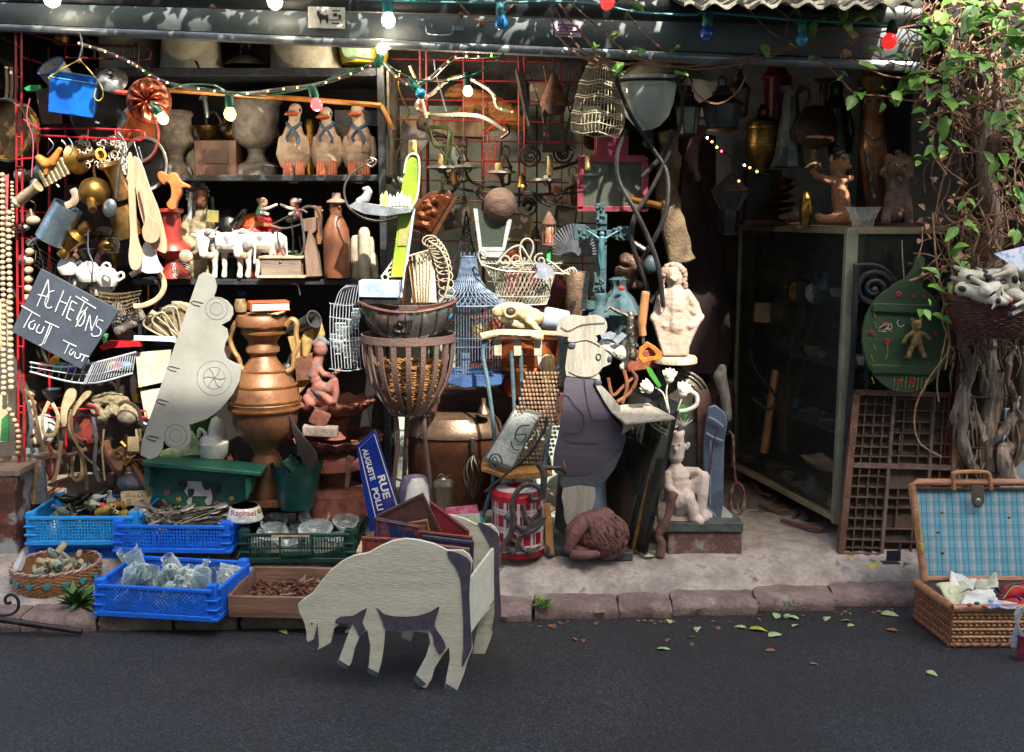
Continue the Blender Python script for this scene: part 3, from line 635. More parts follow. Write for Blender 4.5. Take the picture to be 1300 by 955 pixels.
for i in range(19):
 u=i/18; xt=118+(172-118)*u; yt=461-(13)*u; m.tp([(xt,yt),(xt-8*(1-u)-4,487-u*14)],-.14+.05*u,.75,4)
for i in range(9):
 u=i/8; xt=40+(118-40)*u; yt=462-.0*u; m.tp([(xt,yt),(40+u*68,471+u*16)],-.02-.12*u,.75,4)
m.tp([(38,460),(80,466),(118,461),(173,447)],-.1,1.2); m.tp([(38,472),(108,487),(168,474)],-.12,1.2); m.tp([(38,466),(112,476),(170,462)],-.12,.7)
obj('wires',m,WW,t)
toyc=['c04030','d08a20','2a8a70','6a3a9a','e0d8c8','30404a','b05a30','9a8a70','a04a60','4a7aa0']
TOY=['red plastic brick','orange plastic peel','teal plastic peg','purple doll shoe','off white plastic rabbit','dark toy wheel','rust brown toy block','beige toy block','pink doll cup','blue toy lid']
for i in range(10):
 u=i/9; x=55+u*105; y=468-6*abs(u-.5)+rnd(-3,3); m=M()
 if i%3==0: m.ell(W(x,y,.0),(.03,.02,.018),Matrix.Rotation(rnd(-1,1),3,'Y'))
 elif i%3==1: m.lat(W(x,y,.0),(rnd(-1,1),-.3,.6),[(0,0),(.015,0),(.02,.02),(.012,.05),(0,.05)],12)
 else: m.box(W(x,y,.0),(.05,.04,.035),Matrix.Rotation(rnd(-.6,.6),3,'Y'))
 one('toy',m,mt(toyc[i]),TOY[i]+' in the white wire basket','toy',bev=.002)
m=M(); m.prism([(126,440),(136,433),(176,434),(178,440),(140,442),(130,446)],-.04,.03); one('red_ruler',m,RED,'red wooden ruler lying across the wire basket','ruler')
m=M(); m.tp([(135,424),(133,432),(136,440)],-.02,3); one('green_toy',m,mt('3a8a4a'),'small green toy frog behind the slate corner','toy')
m=M().ch([(148,392,9),(152,408,12),(158,424,10),(170,430,7)],.06).ch([(165,405,8),(176,398,6),(186,410,5)],.02).ch([(150,420,6),(170,410,6)],0).fuse(.004,disp=.004); one('stone_carving',m,mt('6b6660','3e3a36',.8,0,30,.6),'broken grey stone carving behind the slate board','carving')
m=M(); c0=W(236,450,.08)
for i,(x,y) in enumerate(((186,402),(199,398),(214,388),(230,384))):
 m.cur=0; a=W(x,y,.02); b=W(238-i*4,440,.04)
 m.tube([a,a.lerp(b,.3),b],[.045,.04,.012],12,flat=(1,.35,1))
m.fuse(.005,6)
sm_=one('shell_mould',m,mt('8d8168','6c6048',.6,0,14,.2),'fan shaped scalloped mould standing behind the grey board','mould')
m=M()
for i,(x,y) in enumerate(((186,402),(199,398),(214,388),(230,384))):
 a=W(x,y+3,-.015); b=W(238-i*4,440,.025); n=14
 d=(b-a); w_=Vector((d.z,0,-d.x)).normalized()*.033
 m.tube([a+w_*.2-d*.02,a+w_+d*.12,b,a-w_+d*.12,a-w_*.2-d*.02],.004,5,True,4)
ORG[sm_.name]=sm_.location.copy(); obj('rim',m,mt('a89a80'),sm_)
m=M(); m.prism([(172,448),(217,444),(213,484),(176,492)],.0,.01); one('card',m,mt('b5ad9c','a09684',.7),'blank cream card standing left of the grey board','card')
m=M(); m.prism([(178,496),(212,492),(190,532),(184,530)],.02,.01); one('card',m,mt('b5ad9c','a09684',.7),'pointed lower cream card left of the grey board','card')
m=M(); m.bx(170,427,222,433,-.03,.01,2); one('wooden_strip',m,WHITE,'thin white strip lying in front of the shell mould','strip')
bm_=[mt('6a5038','3f2c1c',.5),mt('8a7454','5f4a30',.6),mt('54565c','35363a',.5),mt('9a8a6a','74603e',.6),mt('7a2a24','511512',.5),mt('3a2c22','241a14',.5)]
def belt(pts,Y,i,label,w=3.0):
 m=M(); m.tp(pts,Y,w,6,sm=6,flat=(1,.35,1)); one('belt',m,bm_[i%6],label,'belt','leather belts hanging over the lower red arm')
BL=[([(60,590),(52,560),(46,530),(40,505),(30,495)],'wide brown belt against the red post'),([(42,640),(46,600),(50,580),(70,575),(88,578),(110,570)],'stiff belt sticking out to the right at knee height'),
([(36,510),(40,540),(36,560),(44,575)],'grey brown belt loop behind the red post'),([(62,510),(54,530),(56,550),(68,552),(74,530),(66,512)],'grey belt curled into a ring'),
([(82,540),(84,515),(98,512),(120,516),(124,526)],'pale belt curved over the arm'),([(84,600),(80,560),(86,520),(100,512)],'dark belt with studs left of the red cord'),
([(96,515),(90,540),(100,570),(108,595),(110,622)],'long dark brown strap ending in the blue crate'),([(90,520),(88,545),(104,575),(122,592),(126,598)],'thin red strap crossing the others'),
([(118,530),(122,560),(120,590),(126,612)],'brown strap with buckle hanging left of the gloves'),([(132,545),(130,575),(133,610)],'thin grey cord strap with a ring'),
([(60,560),(70,590),(66,605),(58,580)],'beige folded belt below the arm'),([(150,515),(160,510),(175,520),(180,540)],'pale belt heaped at the right of the arm'),
([(34,578),(60,582),(80,575),(70,565)],'short tan belt looped around the rack'),([(78,560),(72,600),(66,612)],'olive strap hanging at the left')]
for i,(p,l) in enumerate(BL): belt(p,-.06-.006*i,i,l,2.6 if i not in (7,9) else 1.2)
def spoonlike(pts,Y,label,mat): m=M(); m.prism(pts,Y,.012,sm=3); one('wooden_spoon',m,mat,label,'spoon',bev=.001)
spoonlike([(78,540),(77,520),(83,498),(91,493),(96,497),(95,508),(86,522),(84,540)],-.1,'wide pale wooden spoon rising left above the belts',mt('a09274','7d6c4c',.5))
spoonlike([(92,526),(98,510),(107,498),(114,497),(114,502),(105,511),(98,520),(94,528)],-.11,'pale wooden spoon rising right above the belts',mt('a09274','7d6c4c',.5))
m=M().ch([(124,508,7),(140,506,9),(156,510,8)],-.04).ch([(122,520,7),(132,530,6),(140,522,7),(160,520,8),(172,528,7)],-.06).fuse(.004,2,.006,60); one('straw_hat',m,mt('8f8468','6a5f46',.8,0,80,.8),'crumpled straw hat thrown over the red arm','hat')
m=M(); m.ep(162,530,-.08,13,10,9,0); m.wob(.003,30); one('leather_purse',m,mt('7c6f60','4e443a',.6),'round grey leather purse above the playing cards','purse')
m=M(); m.tp([(133,560),(138,575),(150,592),(158,596)],-.02,[6,9,10,6],8); one('glove',m,mt('6a4428','3e2414',.6),'brown leather glove hanging behind the straps','glove')
for i in range(16):
 x=rnd(148,170);y=rnd(558,592); m=M(); m.box(W(x,y,-.03+rnd(-.01,.02)),(.03,.003,.008),Euler((rnd(-1,1),rnd(-1,1),rnd(-1,1))).to_matrix()); one('brass_link',m,BRASS,'small brass link in the cluster beside the belts','link','brass links clustered beside the belts',smooth=False)
m=M(); m.bx(162,555,176,573,-.06,.006,2); m.bx(172,545,179,560,-.055,.006); one('label_card',m,mt('a8966e'),'small square tan card above the green shelf','card')
m=M(); 
for i in range(12): m.tp([(94+i*2.2,530),(112+i*1.2,556)],-.03,.5,4); m.tp([(120-i*2,530+i*.3),(98+i*1.4,552+i)],-.03,.5,4)
m.tp(circ(108,543,15,20),-.03,1,5,closed=True,sm=0); one('red_net',m,mt('7a3028'),'small round red net bag among the belts','net')
m=M(); m.ep(170,612,.05,22,12,14); m.wob(.012,18); one('plastic_bag',m,mt('767c88','5a606c',.35,0,12,.3),'crumpled grey plastic bag behind the upper blue crate','bag')
m=M(); m.tp([(166,585),(178,604),(190,622)],.0,4.5,8); one('wooden_rod',m,WOODM,'thick brown wooden rod slanting towards the blue crate','rod')
m=M(); m.bx(34,570,56,640,.02,.02,-2); one('zinc_sheet',m,mt('8f979b','71797d',.4,.3),'dull zinc panel behind the lower left rack','panel')
m=M(); m.ep(56,545,.06,16,20,8); m.wob(.006,20); one('white_bag',m,mt('b4b4b0','8e8e8c',.6),'pale cloth bag behind the belts on the left','bag')
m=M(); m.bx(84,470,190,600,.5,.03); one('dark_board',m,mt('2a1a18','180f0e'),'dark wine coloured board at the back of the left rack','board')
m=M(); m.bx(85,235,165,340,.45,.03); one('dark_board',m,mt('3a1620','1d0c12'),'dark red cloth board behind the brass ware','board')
UK={'ladle':0,'funnel':1,'key ring':2,'padlock':3,'strap':4,'brush':5,'bowl':6}
for x,y,Y,k,mm,l in ((44,232,.1,'ladle',TIN,'tin ladle behind the pepper mill'),(38,262,.12,'key ring',RUST,'rusty ring of keys left of the tin jug'),(112,322,.1,'bowl',PEWTER,'grey bowl in the dark below the brass teapot'),(146,330,.08,'funnel',DBRASS,'small brass funnel right of the white teapots'),(160,322,.12,'padlock',IRON,'black padlock in the shade right of the teapots'),(96,320,.15,'brush',WOODM,'short brown brush above the white crockery'),
 (66,500,.08,'bowl',TIN,'tin bowl above the belts'),(110,500,.1,'strap',bm_[0],'brown strap loop just under the wire basket'),(150,492,.1,'brush',bm_[3],'pale bristle brush under the wire basket'),(176,500,.06,'padlock',BRASS,'brass padlock beside the pointed cream card'),(186,545,.02,'funnel',TIN,'tin funnel left of the grey board'),(72,566,.08,'key ring',PEWTER,'steel key ring among the belts'),(98,590,.06,'strap',bm_[1],'tan strap loop low among the belts'),(140,598,.04,'strap',bm_[5],'black strap loop above the bottle crate'),(118,566,.1,'bowl',COPPER,'copper bowl behind the straps'),(182,588,.0,'ladle',DBRASS,'brass ladle beside the wooden rod'),(46,600,.06,'strap',bm_[2],'grey strap hanging beside the zinc sheet'),(160,570,.06,'brush',WOODM,'worn brush behind the brass links'),
 (54,168,.12,'bowl',CI_ if False else IRON,'black bowl under the old brown metal box'),(108,140,.15,'ladle',TIN,'long tin ladle behind the blue bucket'),(152,96,.2,'funnel',PEWTER,'pewter funnel behind the tin cover'),(34,180,.14,'key ring',BRASS,'brass key ring behind the pink cord'),(190,268,.1,'brush',WOODL,'pale brush behind the wooden bat'),(150,228,.12,'bowl',DBRASS,'dark brass bowl behind the bell shaped jug'),(206,300,.2,'ladle',RUST,'rusty ladle left of the red vase')):
 m=M(); q=UK[k]
 if q==0: m.ep(x,y,Y,7,6,5); m.tp([(x,y-4),(x+3,y-18),(x+1,y-34)],Y,1.3)
 elif q==1: m.lp(x,Y,[(10,y-8),(3,y+4),(2,y+16),(1.4,y+16),(2,y+4),(9,y-8)],16)
 elif q==2:
  m.tp(circ(x,y,7,14),Y,.9,5,closed=True,sm=0)
  for i in range(5): m.tp([(x-4+i*2,y+6),(x-8+i*4,y+20)],Y-.004*i,1.3,5)
 elif q==3: m.bx(x-6,y,x+6,y+11,Y,.02); m.tp([(x-4,y),(x-4,y-6),(x,y-10),(x+4,y-6),(x+4,y)],Y+.01,1.3)
 elif q==4: m.tp([(x-3,y-22),(x-7,y),(x-4,y+18),(x+4,y+18),(x+7,y),(x+3,y-22)],Y,2.6,6,sm=5,flat=(1,.35,1))
 elif q==5:
  m.tp([(x,y-18),(x,y)],Y,2.4,8)
  for i in range(26): m.tp([(x,y),(x+rnd(-7,7),y+rnd(10,16),rnd(-.02,.02))],Y,.7,4)
 else: m.lp(x,Y,[(0,y+8),(6,y+7),(11,y-2),(12,y-6),(11,y-6),(6,y+4),(0,y+5)],20)
 one(k.replace(' ','_'),m,mm,l,k)
t=thing('shelf_unit','black painted shelf unit with three boards left of the doorway','shelves',W(335,640,.35))
SF=.16
BP=mt('15181f','2e3640',.5,0,30,.4,(.5,.72))
ZS={}
for nm,yt,yb,x0,x1 in (('c',355,362,168,486),('b',222,230,196,486),('a',86,97,120,486)):
 z1=W(300,yt,SF).z; z0=W(300,yb,SF).z; xa=W(x0,yt,SF).x; xb=W(x1,yt,SF).x
 ZS[nm]=z1; m=M(); m.box(((xa+xb)/2,SF+.24,(z0+z1)/2),(xb-xa,.48,z1-z0)); obj('shelf_board',m,BP,t,bev=.003)
for x,Y in ((487,SF-.005),(487,SF+.45),(174,SF+.45)):
 m=M(); xx=W(x,300,Y).x; m.box((xx,Y,.15+1.1),(.03,.03,2.3)); obj('post',m,BP,t,bev=.002)
m=M(); xx=W(491,300,SF).x; m.box((xx+.014,SF+.24,(ZS['b']+ZS['a'])/2),(.01,.44,ZS['a']-ZS['b'])); obj('side_panel',m,mt('5d574e','3c3832',.6),t)
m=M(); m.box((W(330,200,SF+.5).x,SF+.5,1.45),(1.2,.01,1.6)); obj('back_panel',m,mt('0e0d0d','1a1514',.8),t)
def zy(z,Y,x=300):
 """photo y of height z at depth Y"""
 v=Vector((0,Y,z))-CAM; return 477.5-F*v.dot(UP)/v.dot(FW)
m=M(); m.tp([(178,112),(330,122),(484,134)],SF-.02,3.2,8); m.tp([(484,134),(500,165)],SF-.02,2.6,8); one('wooden_pole',m,mt('b0702a','8a5218',.4),'long orange wooden pole fixed across the shelf above the geese','pole')
ya=zy(ZS['a'],.34)
def toppot(x,r0,r1,ytop,Y,mat,label,knob=True,handle=False):
 t=thing('enamel_pail',label,'pail',W(x,ya,Y))
 m=M(); m.lp(x,Y,[(r0,ytop),(r0+(r1-r0)*.6,ya-14),(r1,ya-1),(r1+2,ya),(r1-4,ya),(r0-3,ytop+3)],30); obj('body',m,mat,t)
 if knob:
  m=M(); m.tp([(x-6,ya-2),(x-8,ya-10),(x-3,ya-15),(x,ya-12),(x+5,ya-14),(x+11,ya-2)],Y-.12,3,6); m.tp([(x-2,ya-14),(x-2.5,ya-30)],Y-.12,[3,.8],6); obj('lug_handle',m,DBRASS,t)
 return t
EW=mt('bdb9a6','a8a38e',.5,0,7,.05)
toppot(165,36,38,20,.40,EW,'off white enamel pail at the left of the top shelf',False)
toppot(243,34,41,20,.33,EW,'off white upturned enamel pail with brass lug on the top shelf')
toppot(388,41,46,22,.33,mt('b0ab98','8f8b7c',.5),'large pale upturned enamel tub on the top shelf')
t=thing('oil_lamp','dark glass funnel lamp with a white reflector between the two pails','lamp',W(313,ya,.33))
m=M(); m.lp(313,.33,[(16,30),(14,46),(10,60),(12,70)],22); obj('chimney',m,mt('1b2224','2a3234',.15),t)
m=M(); m.lp(313,.33,[(9,70),(14,73),(24,79),(29,84),(27,84),(14,77)],26); obj('reflector',m,mt('9a968c','7a766c',.3,.3),t)
t=thing('yellow_pot','yellow enamel pot with a green painted medallion at the right of the top shelf','pot',W(462,ya,.30))
m=M(); m.lp(462,.30,[(32,30),(32,40),(31,70),(28,82),(25,83)],28); obj('body',m,mt('b8a01e','9a8414',.35,0,6),t)
m=M(); 
k=S(65,.3); c=W(452,64,.30)
m.lat(c+Vector((-.0,-30*k,0)),(-.25,-1,0),[(0,.001),(15*k,.0),(16*k,-.006)],20); obj('medallion',m,mt('8fae8e','6a8f6a',.5,0,30),t)
m=M(); m.tp([(438,76),(452,73),(475,75),(484,70)],.19,1.2); obj('wire_handle',m,TIN,t)
yb=zy(ZS['b'],.33)
m=M(); m.lp(222,.33,[(0,140),(22,141),(25,145),(22,150),(21,170),(24,178),(23,184),(14,192),(10,198),(11,206),(18,212),(20,yb),(0,yb)],26,flute=(16,.02)); one('stone_urn',m,STONE,'small dark stone urn at the left of the middle shelf','urn')
m=M(); m.lp(325,.36,[(0,132),(34,126),(36,130),(31,135),(29,160),(30,172),(26,182),(12,190),(10,196),(14,205),(22,209),(30,212),(31,yb),(0,yb)],30,flute=(20,.015)); one('stone_urn',m,mt('5b5652','3c3835',.85,0,20,.4),'large grey garden urn left of the geese','urn')
t=thing('coffee_grinder','old wooden box coffee grinder with a crank handle','grinder',W(272,yb,.28))
m=M(); m.bx(247,178,300,yb,.26,.2); obj('box',m,mt('4a2a1a','2e170d',.5,0,16,.2,kind='wood'),t,bev=.003)
m=M(); m.bx(258,190,289,208,.255,.006); obj('drawer',m,mt('3a2013'),t,bev=.002)
m=M(); m.lp(262,.34,[(14,160),(12,170),(4,178)],18); obj('hopper',m,DBRASS,t)
m=M(); m.tp([(262,158),(262,148),(270,142),(276,146),(283,160)],.33,2,6); m.ep(284,163,.33,6,6); obj('crank',m,IRON,t)
m=M(); m.tp([(256,122),(260,127),(263,150)],.26,[6,3,2.4],8); one('enamel_spoon',m,TIN,'white enamel spoon handle hanging above the grinder','spoon')
m=M(); m.lp(245,.42,[(0,158),(9,162),(10,172),(7,186),(12,196),(12,yb),(0,yb)],16); one('white_figurine',m,mt('a8a48e','86826e'),'small white china figurine between urn and grinder','figurine')
m=M().ch([(286,150,5),(282,160,7),(292,170,8),(300,160,6)],.36).fuse(.005); one('brass_figure',m,DBRASS,'small dark brass animal on top of the coffee grinder','ornament')
def goose(x,yh,w,Y,label,hx=0,scarf='33506a'):
 t=thing('goose_figure',label,'goose figure',W(x,yb,Y),'painted terracotta geese on the middle shelf')
 bt=yb; k=w/20
 m=M()
 m.ch([(x,bt-14,15*k),(x,bt-34,17.5*k),(x,bt-48,15.5*k),(x,bt-60,11*k)],Y).ch([(x,bt-60,11*k),(x+hx*.3,bt-70,7.5*k),(x+hx,yh+11,7.8*k)],Y)
 m.ch([(x,bt-10,14*k),(x,bt-4,13.5*k)],Y).ch([(x+hx,yh+9,9*k),(x+hx-1,yh+12,8.5*k)],Y)
 m.ch([(x-15*k,bt-46,5,-2),(x-17*k,bt-28,6,-1),(x-14*k,bt-14,4)],Y).ch([(x+15*k,bt-46,5,-2),(x+17*k,bt-28,6,-1),(x+14*k,bt-14,4)],Y)
 m.fuse(.0045,5,.0012,90); obj('body',m,mt('a4907e','8a7464',.7,0,24,.25,(.45,.7),c3='6a564a'),t)
 kk=S(yh,Y)
 b=W(x+hx-3,yh+14,Y)+Vector((0,-8*k*kk,0)); m=M(); m.tube([b+Vector((2*kk,4*kk,0)),b+Vector((-2*kk,-6*kk,-.5*kk)),b+Vector((-5*kk,-13*kk,-2*kk))],[6.5*kk,5.2*kk,1.6*kk],10,flat=(1.1,1,.62)); obj('beak',m,mt('a85430','7e3c20',.5),t)
 for sx in (-1,1):
  m=M(); m.ep(x+hx+sx*6.0*k,yh+9,Y-.018,1.5,1.9,1.5); obj('eye',m,BLK,t)
  m=M()
  for j in (-1,0,1): m.tube([W(x+sx*8*k+j*3.2,bt-19,Y-.045),W(x+sx*8*k+j*3.4,bt-9,Y-.055),W(x+sx*8*k+j*3.6,bt-1.5,Y-.058)],[.006,.0095,.0075],8)
  obj('foot',m,mt('b05a34','8a4022',.5),t)
 m=M(); SC=mt(scarf,'1f3548',.7)
 m.tp([(x-8*k,bt-66,-.02),(x-2,bt-60,-.045),(x+8*k,bt-66,-.02),(x+7*k,bt-68,.03),(x-7*k,bt-68,.03)],Y,2.2,6,closed=True,sm=4)
 m.tp([(x-2,bt-61),(x-9,bt-50),(x-7,bt-44)],Y-.058,1.9,5); m.tp([(x-1,bt-61),(x+6,bt-48),(x+5,bt-42)],Y-.06,1.9,5); obj('scarf',m,SC,t)
 return t
goose(373,131,19.5,.27,'left goose with a plain breast and its beak turned left',2)
goose(415,135,18.6,.29,'middle goose with a long blue scarf under the red bulb',-1)
goose(456,132,21,.30,'right goose half behind the shelf post with a blue scarf',-2)
m=M(); m.lp(394,.5,[(0,150),(6,152),(8,160),(6,168),(8,176),(6,190),(8,yb),(0,yb)],14); one('brass_lamp',m,BRASS,'brass lamp body glimpsed between the left and middle geese','lamp')
m=M(); m.bx(425,140,480,160,.5,.05); one('picture',m,mt('5a7f9a','8a6a5a',.6,0,30),'small blue picture behind the right goose','picture')
m=M(); m.lp(440,.48,[(18,160),(20,163),(18,178),(20,yb)],18); one('cream_jug',m,mt('8a8266'),'cream jug hidden behind the right goose','jug')
yc=zy(ZS['c'],.26)
t=thing('painted_figurine','painted plaster figurine of a man in a feather headdress','figurine',W(254,yc,.24))
m=M().ch([(252,290,15),(253,312,17),(254,335,18),(254,yc-8,18)],.25).ch([(252,290,14),(256,272,9),(257,262,7)],.25).ch([(240,278,7,-2),(236,300,7,-10),(248,312,5,-16)],.25).ch([(266,278,7,-2),(271,300,6,-10),(262,308,5,-16)],.25).fuse(.004,3,.002,60)
obj('body',m,mt('8a8266','5c5240',.7,0,30,.3,c3='a89a6c'),t)
m=M().ch([(257,256,8.5,-6),(258,247,8.5,-6)],.25); m.ep(258.5,253,.21,2,3,3); m.ell(W(258,262,.215),(.007,.005,.003)); m.fuse(.0025,2); obj('face',m,mt('5e3826','3f2417',.6),t)
m=M()
for i in range(11): a=-200+i*20; m.tube([W(253,250,.25),W(251+15*math.cos(R(a)),247+17*math.sin(R(a)),.26)],[.006,.009],6)
for i in range(5): m.tp([(243,244+i*6),(240,262+i*7)],.23,2.3)
obj('headdress',m,mt('b4b8bc','70747c',.8,0,40),t)
m=M(); m.bx(263,267,277,282,.165,.01,4); obj('breastplate',m,mt('8f7a3a','5a6a48'),t)
m=M(); m.tp([(247,250),(246,268)],.205,2.5); m.tp([(269,250),(270,266)],.205,2.3); obj('braid',m,BLK,t)
m=M(); m.lp(292,.36,[(0,262),(10,263),(14,268),(24,282),(26,300),(20,320),(22,yc),(0,yc)],24); one('pewter_jug',m,mt('2e2d2c','1b1a1a',.25,.7),'dark shiny metal jug behind the figurine','jug')
t=thing('lidded_tureen','orange and red lidded bowl behind the white cows','bowl',W(322,yc,.36))
m=M(); m.lp(326,.36,[(0,270),(12,272),(24,279),(28,287)],24); obj('lid',m,mt('b0602a','8f3c1c',.3),t)
m=M(); m.lp(326,.36,[(30,287),(34,293),(30,302),(20,312),(18,yc),(0,yc)],24); obj('bowl',m,mt('9a1c18','6e100e',.3),t)
m=M(); m.tube([W(292,287,.22),W(312,266,.24),W(296,300,.22)],.008,8,sm=6); one('bent_tube',m,mt('2a2a2a','444',.2,.8) if False else mt('2e2d2c','4a4744',.2,.8),'curved dark metal spout in front of the jug','spout')
def doll(x,y,Y,s,top,bot,hat,label):
 t=thing('wooden_doll',label,'doll',W(x,y+22,Y),'small wooden dolls above the cows')
 m=M().ch([(x,y,6.0),(x,y-1,6.2)],Y).fuse(.002); obj('head',m,mt('b88a70','a07458'),t)
 m=M(); m.lp(x+s*1.5,Y,[(0,y-7),(6,y-5),(7,y-1),(5,y-1)],14); m.ep(x+s*6,y-4,Y-.005,3,2); obj('hat',m,mt(hat),t)
 m=M().ch([(x+s*2,y+6,5),(x+s*3,y+14,7)],Y).fuse(.0025); obj('torso',m,mt(top),t)
 m=M().ch([(x+s*1,y+8,2.4),(x-s*8,y+6,2),(x-s*17,y+2,1.8)],Y-.02).ch([(x+s*2,y+12,2.4),(x-s*6,y+14,2)],Y-.02).fuse(.002); obj('arms',m,mt('c0bcb0'),t)
 m=M().ch([(x+s*3,y+16,6.5),(x-s*3,y+20,5),(x-s*8,y+22,3.5)],Y).fuse(.003); obj('skirt',m,mt(bot),t)
 return t
doll(334,258,.22,-1,'1f4a34','9a1420','2a1614','left little doll with a green top and red skirt facing right')
doll(374,258,.22,1,'8f1420','1c1c22','9a9a94','right little doll with a red waistcoat and grey cap facing left')
m=M()
for (p) in ([(340,285),(362,290),(392,282)],[(346,290),(350,320)],[(368,268),(372,300),(372,325)],[(380,300),(384,325)],[(346,285),(372,272),(396,262),(410,268)]): m.tp(p,.22,1.4,5)
one('toy_mechanism',m,BLK,'black wire mechanism joining the two small dolls','toy')
t=one('clown_head',M().ch([(356,305,6),(353,314,7),(356,322,6)],.24).fuse(.003),mt('a07f70','8f3038',.6,0,50),'small pale clown head hanging under the dolls','ornament')
m=M(); m.tp([(352,292),(354,310),(362,326),(374,326),(378,322)],.12,1.2); m.tp([(374,278),(374,270),(382,266),(390,270)],.12,1.2); m.tp([(335,328),(345,340),(365,336),(384,320),(386,300),(382,270),(392,262),(404,270),(408,300)],.13,1.5); one('metal_snake',m,PEWTER,'thin curling metal rod in front of the small box','rod')
def cow(x,Y,label,head,s=1,legs=True):
 t=thing('cow_figure',label,'cow figure',W(x,yc,Y),'white painted cow figures on the lower shelf')
 y0=yc
 m=M().ch([(x-20*s,308,12),(x-4*s,308,13.5),(x+12*s,308,13.5),(x+24*s,306,12)],Y)
 m.ch([(x-20*s,302,9),(x-28*s,298,8,-10)],Y).ch([(x-34*s,300,8.5,-18),(x-33*s,304,9,-20),(x-31*s,314,6.8,-26),(x-29*s,322,6,-28)],Y)
 for dx,dy in ((-20,-4),(-8,4),(18,-4),(28,4)): m.ch([(x+dx*s,312,7,dy),(x+(dx-.5)*s,328,4.2,dy),(x+dx*s,342,3.2,dy),(x+(dx-1)*s,y0-3,4,dy)],Y)
 m.ch([(x-42*s,300,3,-16),(x-50*s,298,2.4,-16)],Y).ch([(x-26*s,300,3,-16),(x-18*s,300,2.4,-16)],Y)
 m.ch([(x+36*s,302,2.5),(x+39*s,318,1.8),(x+38*s,334,2)],Y)
 m.fuse(.0035,3,.001,80); obj('body',m,mt('bebcb4','a6a49c',.5,0,12,.08),t)
 m=M(); m.ep(x-29*s,325,Y-.108,6,4.6,4); obj('muzzle',m,mt('b58f80','906c60'),t)
 for q in (-38,-28): m=M(); m.ep(x+q*s,305,Y-.094,1.3,1.6,1.2); obj('eye',m,BLK,t)
 m=M(); m.ep(x-33*s,296,Y-.088,5,3.5,3); obj('forelock',m,mt('77787e','4d4e54'),t)
 m=M(); m.ep(x-3*s,306,Y-.038,5,8,2,-20); obj('patch',m,mt('77787e','4d4e54'),t); m=M(); m.ep(x+24*s,310,Y-.034,4,7,2); obj('patch',m,mt('77787e','4d4e54'),t)
 m=M(); m.tp([(x-44*s,297),(x-48*s,290)],Y-.02,[1.5,.5]); m.tp([(x-22*s,294),(x-17*s,288)],Y-.03,[1.5,.5]); obj('horns',m,mt('8e8674'),t)
 m=M(); m.tp([(x-20*s,296),(x-23*s,304),(x-20*s,314)],Y-.038,1.3); obj('collar',m,mt('4a4f5c'),t)
cow(333,.24,'right white cow figure with a grey patch on its flank','f',.8)
cow(291,.17,'front left white cow figure lowering its pink muzzle','f',.84)
t=thing('keepsake_box','small weathered wooden box with finger joints on the cow shelf','box',W(356,yc,.14))
m=M(); m.bx(331,328,382,yc-2,.12,.13); obj('body',m,mt('7e7164','5f5348',.7,0,30,.3,kind='woodx'),t,bev=.002)
m=M(); m.bx(328,325.5,384,328.5,.112,.146); obj('lid',m,WOODP,t,bev=.002); 
m=M(); m.bx(326,yc-3,387,yc,.105,.15); obj('base',m,WOODP,t,bev=.002)
m=M(); m.ep(356,333,.118,1.6,1.6); obj('stud',m,PEWTER,t)
m=M(); m.bx(335,318,378,321,.26,.01); m.bx(335,318,338,327,.26,.01); m.bx(375,318,378,327,.26,.01); one('green_stand',m,mt('6aa07a','4a7a5a'),'small pale green frame behind the wooden box','frame')
m=M(); m.prism([(383,278),(401,276),(401,293),(396,297),(402,320),(408,351),(389,352),(386,320),(391,294),(383,294)],.14,.06); one('wooden_block',m,mt('7a6254','57443a',.7,0,30,.3,kind='wood'),'tall worn wooden block shaped like a letter beside the bottle','block',bev=.003)
m=M(); m.bx(400,262,408,310,.2,.04); one('wooden_stick',m,WOODM,'brown wooden stick behind the tall block','stick')
t=thing('figure_bottle','brown stoneware bottle shaped like a person wearing a hat','bottle',W(427,yc,.16))
m=M(); m.lp(427,.16,[(0,258),(7,258),(8,266),(7,272),(11,280),(16,292),(17,310),(16.5,345),(15,yc-1),(0,yc)],28); m.wob(.0015,40); obj('body',m,mt('7a4c34','52301f',.35,0,9,.15,(.35,.65),c3='3a2218'),t)
m=M(); m.lp(427,.16,[(0,245),(5,245),(6,252),(12,255),(13,257),(9,259)],20); obj('hat',m,mt('8a6c60','644a40'),t)
m=M(); m.ell(W(431,263,.135),.006); m.tp([(426,268),(431,269)],.125,.6); obj('face',m,mt('6e4430'),t)
m=M()
for (x,a,b,r) in ((452,298,yc,7),(463,288,yc,8),(470,300,yc,6),(458,310,yc,8),(473,320,yc,7)): m.lp(x,.16+(x%3)*.03,[(0,a),(r*.6,a+1),(r*.9,a+6),(r,a+20),(r,b),(0,b)],14)
m.wob(.004,25); one('candle_group',m,mt('a8a08c','857c68',.5,0,20),'cluster of thick off white candles melted together at the shelf end','candles')
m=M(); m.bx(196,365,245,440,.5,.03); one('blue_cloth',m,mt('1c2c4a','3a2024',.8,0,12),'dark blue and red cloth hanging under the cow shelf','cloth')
for i,(x,y,r,c) in enumerate(((308,372,7,'2a3a6a'),(303,388,6,'25345e'),(312,402,7,'1e2b50'))):
 m=M(); m.ep(x,y,.3,r,r,r); one('blue_ball',m,mt(c,rough=.2),['dark blue ball highest under the shelf','dark blue ball second under the shelf','dark blue ball lowest under the shelf'][i],'ball')
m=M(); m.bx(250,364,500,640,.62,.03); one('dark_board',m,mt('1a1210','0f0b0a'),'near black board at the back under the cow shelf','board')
m=M(); m.tp([(370,360),(378,362),(381,375)],.15,1); one('hook',m,TIN,'small white hook under the cow shelf','hook')
